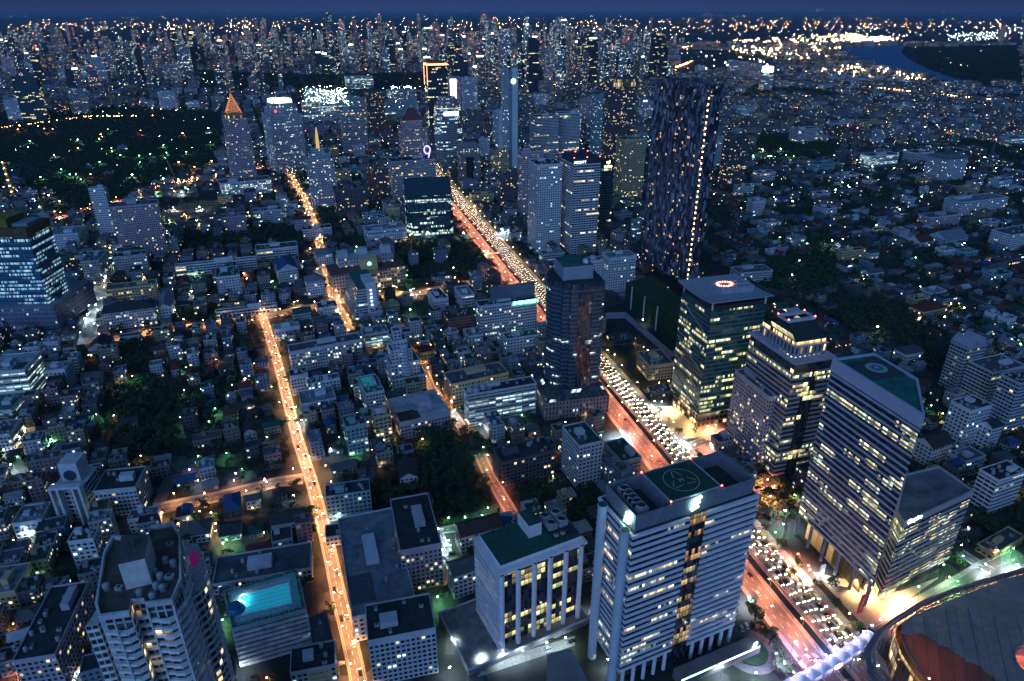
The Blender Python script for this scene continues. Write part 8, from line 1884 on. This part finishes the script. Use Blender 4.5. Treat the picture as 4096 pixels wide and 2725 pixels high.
for row in LL.split('\n'):
    for it in row.replace('\n','').split('|'):
        q=it.split()
        if len(q)==5: tl=q[0]; q=q[1:]
        X_,Y_,k,pw=float(q[0]),float(q[1]),q[2],float(q[3])
        x,y=pt(tl,X_,Y_,6); ds=math.hypot(x,y)
        if y>2300: s_=3.0
        else: s_=1.0 if ds<700 else (1.6 if ds<1300 else 2.4)
        if pw>=15000 and y>1700: pw*=5
        nm_=dict(o='orange',r='red orange',g='green tinged',w='white',m='warm yellow',v='violet')[k]
        lamp(x,y,6.5 if not (isin(PARK,*proj(x,y)) or isin(GROVE,*proj(x,y))) else 12,k,pw*(8.0 if k=='r' and y<1000 else 2.8 if k=='m' and y<1000 else ((3.6 if k in 'wg' else 3.0) if y<1300 else 6.0)),relabel('%s %s lamp'%('glaring' if pw>=6000 else 'bright' if pw>2500 else 'small',nm_),x,y),None,rnd.uniform(0,6.28),s_*(1.3 if pw>=6000 else 1),name='lamp_post')
print('lamps',nl)
k=0
for x,y in grid(235,1500,27,33):
    if k>=230: break
    if not frame_ok(x,y): continue
    X,Y=proj(x,y,0)
    if isin(CLEAR,X,Y) or isin(GROVE,X,Y) or isin(PARK,X,Y) or hit(x,y,.6) or near_road(x,y,3): continue
    if rnd.random()<.35: continue
    kk=rnd.choice('wwwggmmmoo'); nm_=dict(o='orange',g='green tinged',w='cool white',m='warm yellow')[kk]; k+=1
    lamp(x,y,5.5,kk,rnd.choice((900,1800,3500,6000))*(1 if y<800 else 2.2),relabel('%s alley lamp'%nm_,x,y),None,rnd.uniform(0,6.28),.8 if y<800 else 1.5,name='alley_lamp')
# lamps of buildings and structures, some added over the tents and pool
def fixture(x,y,z,k,pw,par=None,r=.5,s_=1.0,name='lamp_light'):
    lo=bpy.data.objects.new(name,light(k,pw,r)); COL.objects.link(lo); lo.location=(x,y,z)
    h_=bpy.data.objects.new('lamp_head',head(k,s_)); COL.objects.link(h_); h_.location=(x,y,z+.5); h_['category']='lamp'; h_['label']=relabel('ceiling or added %s lamp'%dict(o='orange',m='warm',w='white',v='violet',r='red')[k],x,y); h_['group']='lamps fixed under roofs and canopies'
    h_.name='canopy_or_fill_lamp'; lo.parent=h_; lo.location=(0,0,-.5)
for bx_,by_ in BR: fixture(bx_,by_,9.2,'v',1600); fixture(bx_+5,by_+5,14.5,'v',900)  # second lamp added above each tent to brighten its canopy
ux,uy,ox,oy=MALL
for x,y in ((202,248),(201,238),(201,228),(205,218),(212,208),(206,232),(212,222)): fixture(x+2,y,17.5,'r',14000)
for a in np.linspace(0,5.2,4): fixture(ox+8*math.cos(a),oy+8*math.sin(a),19,'r',4500)
cx,cy,h,pwl,dl=POOLC
for f in (.15,.5,.85): 
    x=pwl[0][0]*(1-f)+pwl[1][0]*f; y=pwl[0][1]*(1-f)+pwl[1][1]*f; fixture(cx+x*.86,cy+y*.86,h+2.6,'w',1500)  # lamps added over the pool end for its underwater lighting, under no roof

# ------------------------------------------------------------------ the air between here and the horizon
HAZE_D=2.3e-5
hz=MB(); hz.box(-52000,52000,-380,100000,-1.0,CAMH+30,bottom=True); hm_,nt_=newmat('haze'); o_=nt_.nodes.new('ShaderNodeOutputMaterial'); v_=nt_.nodes.new('ShaderNodeVolumePrincipled'); v_.inputs['Color'].default_value=(.45,.70,1.0,1); v_.inputs['Density'].default_value=HAZE_D; v_.inputs['Anisotropy'].default_value=0.2
nt_.links.new(v_.outputs[0],o_.inputs['Volume']); hm_.cycles.homogeneous_volume=True
tag(hz.obj('haze',hm_),'blue evening haze over the whole city',None,kind='stuff')
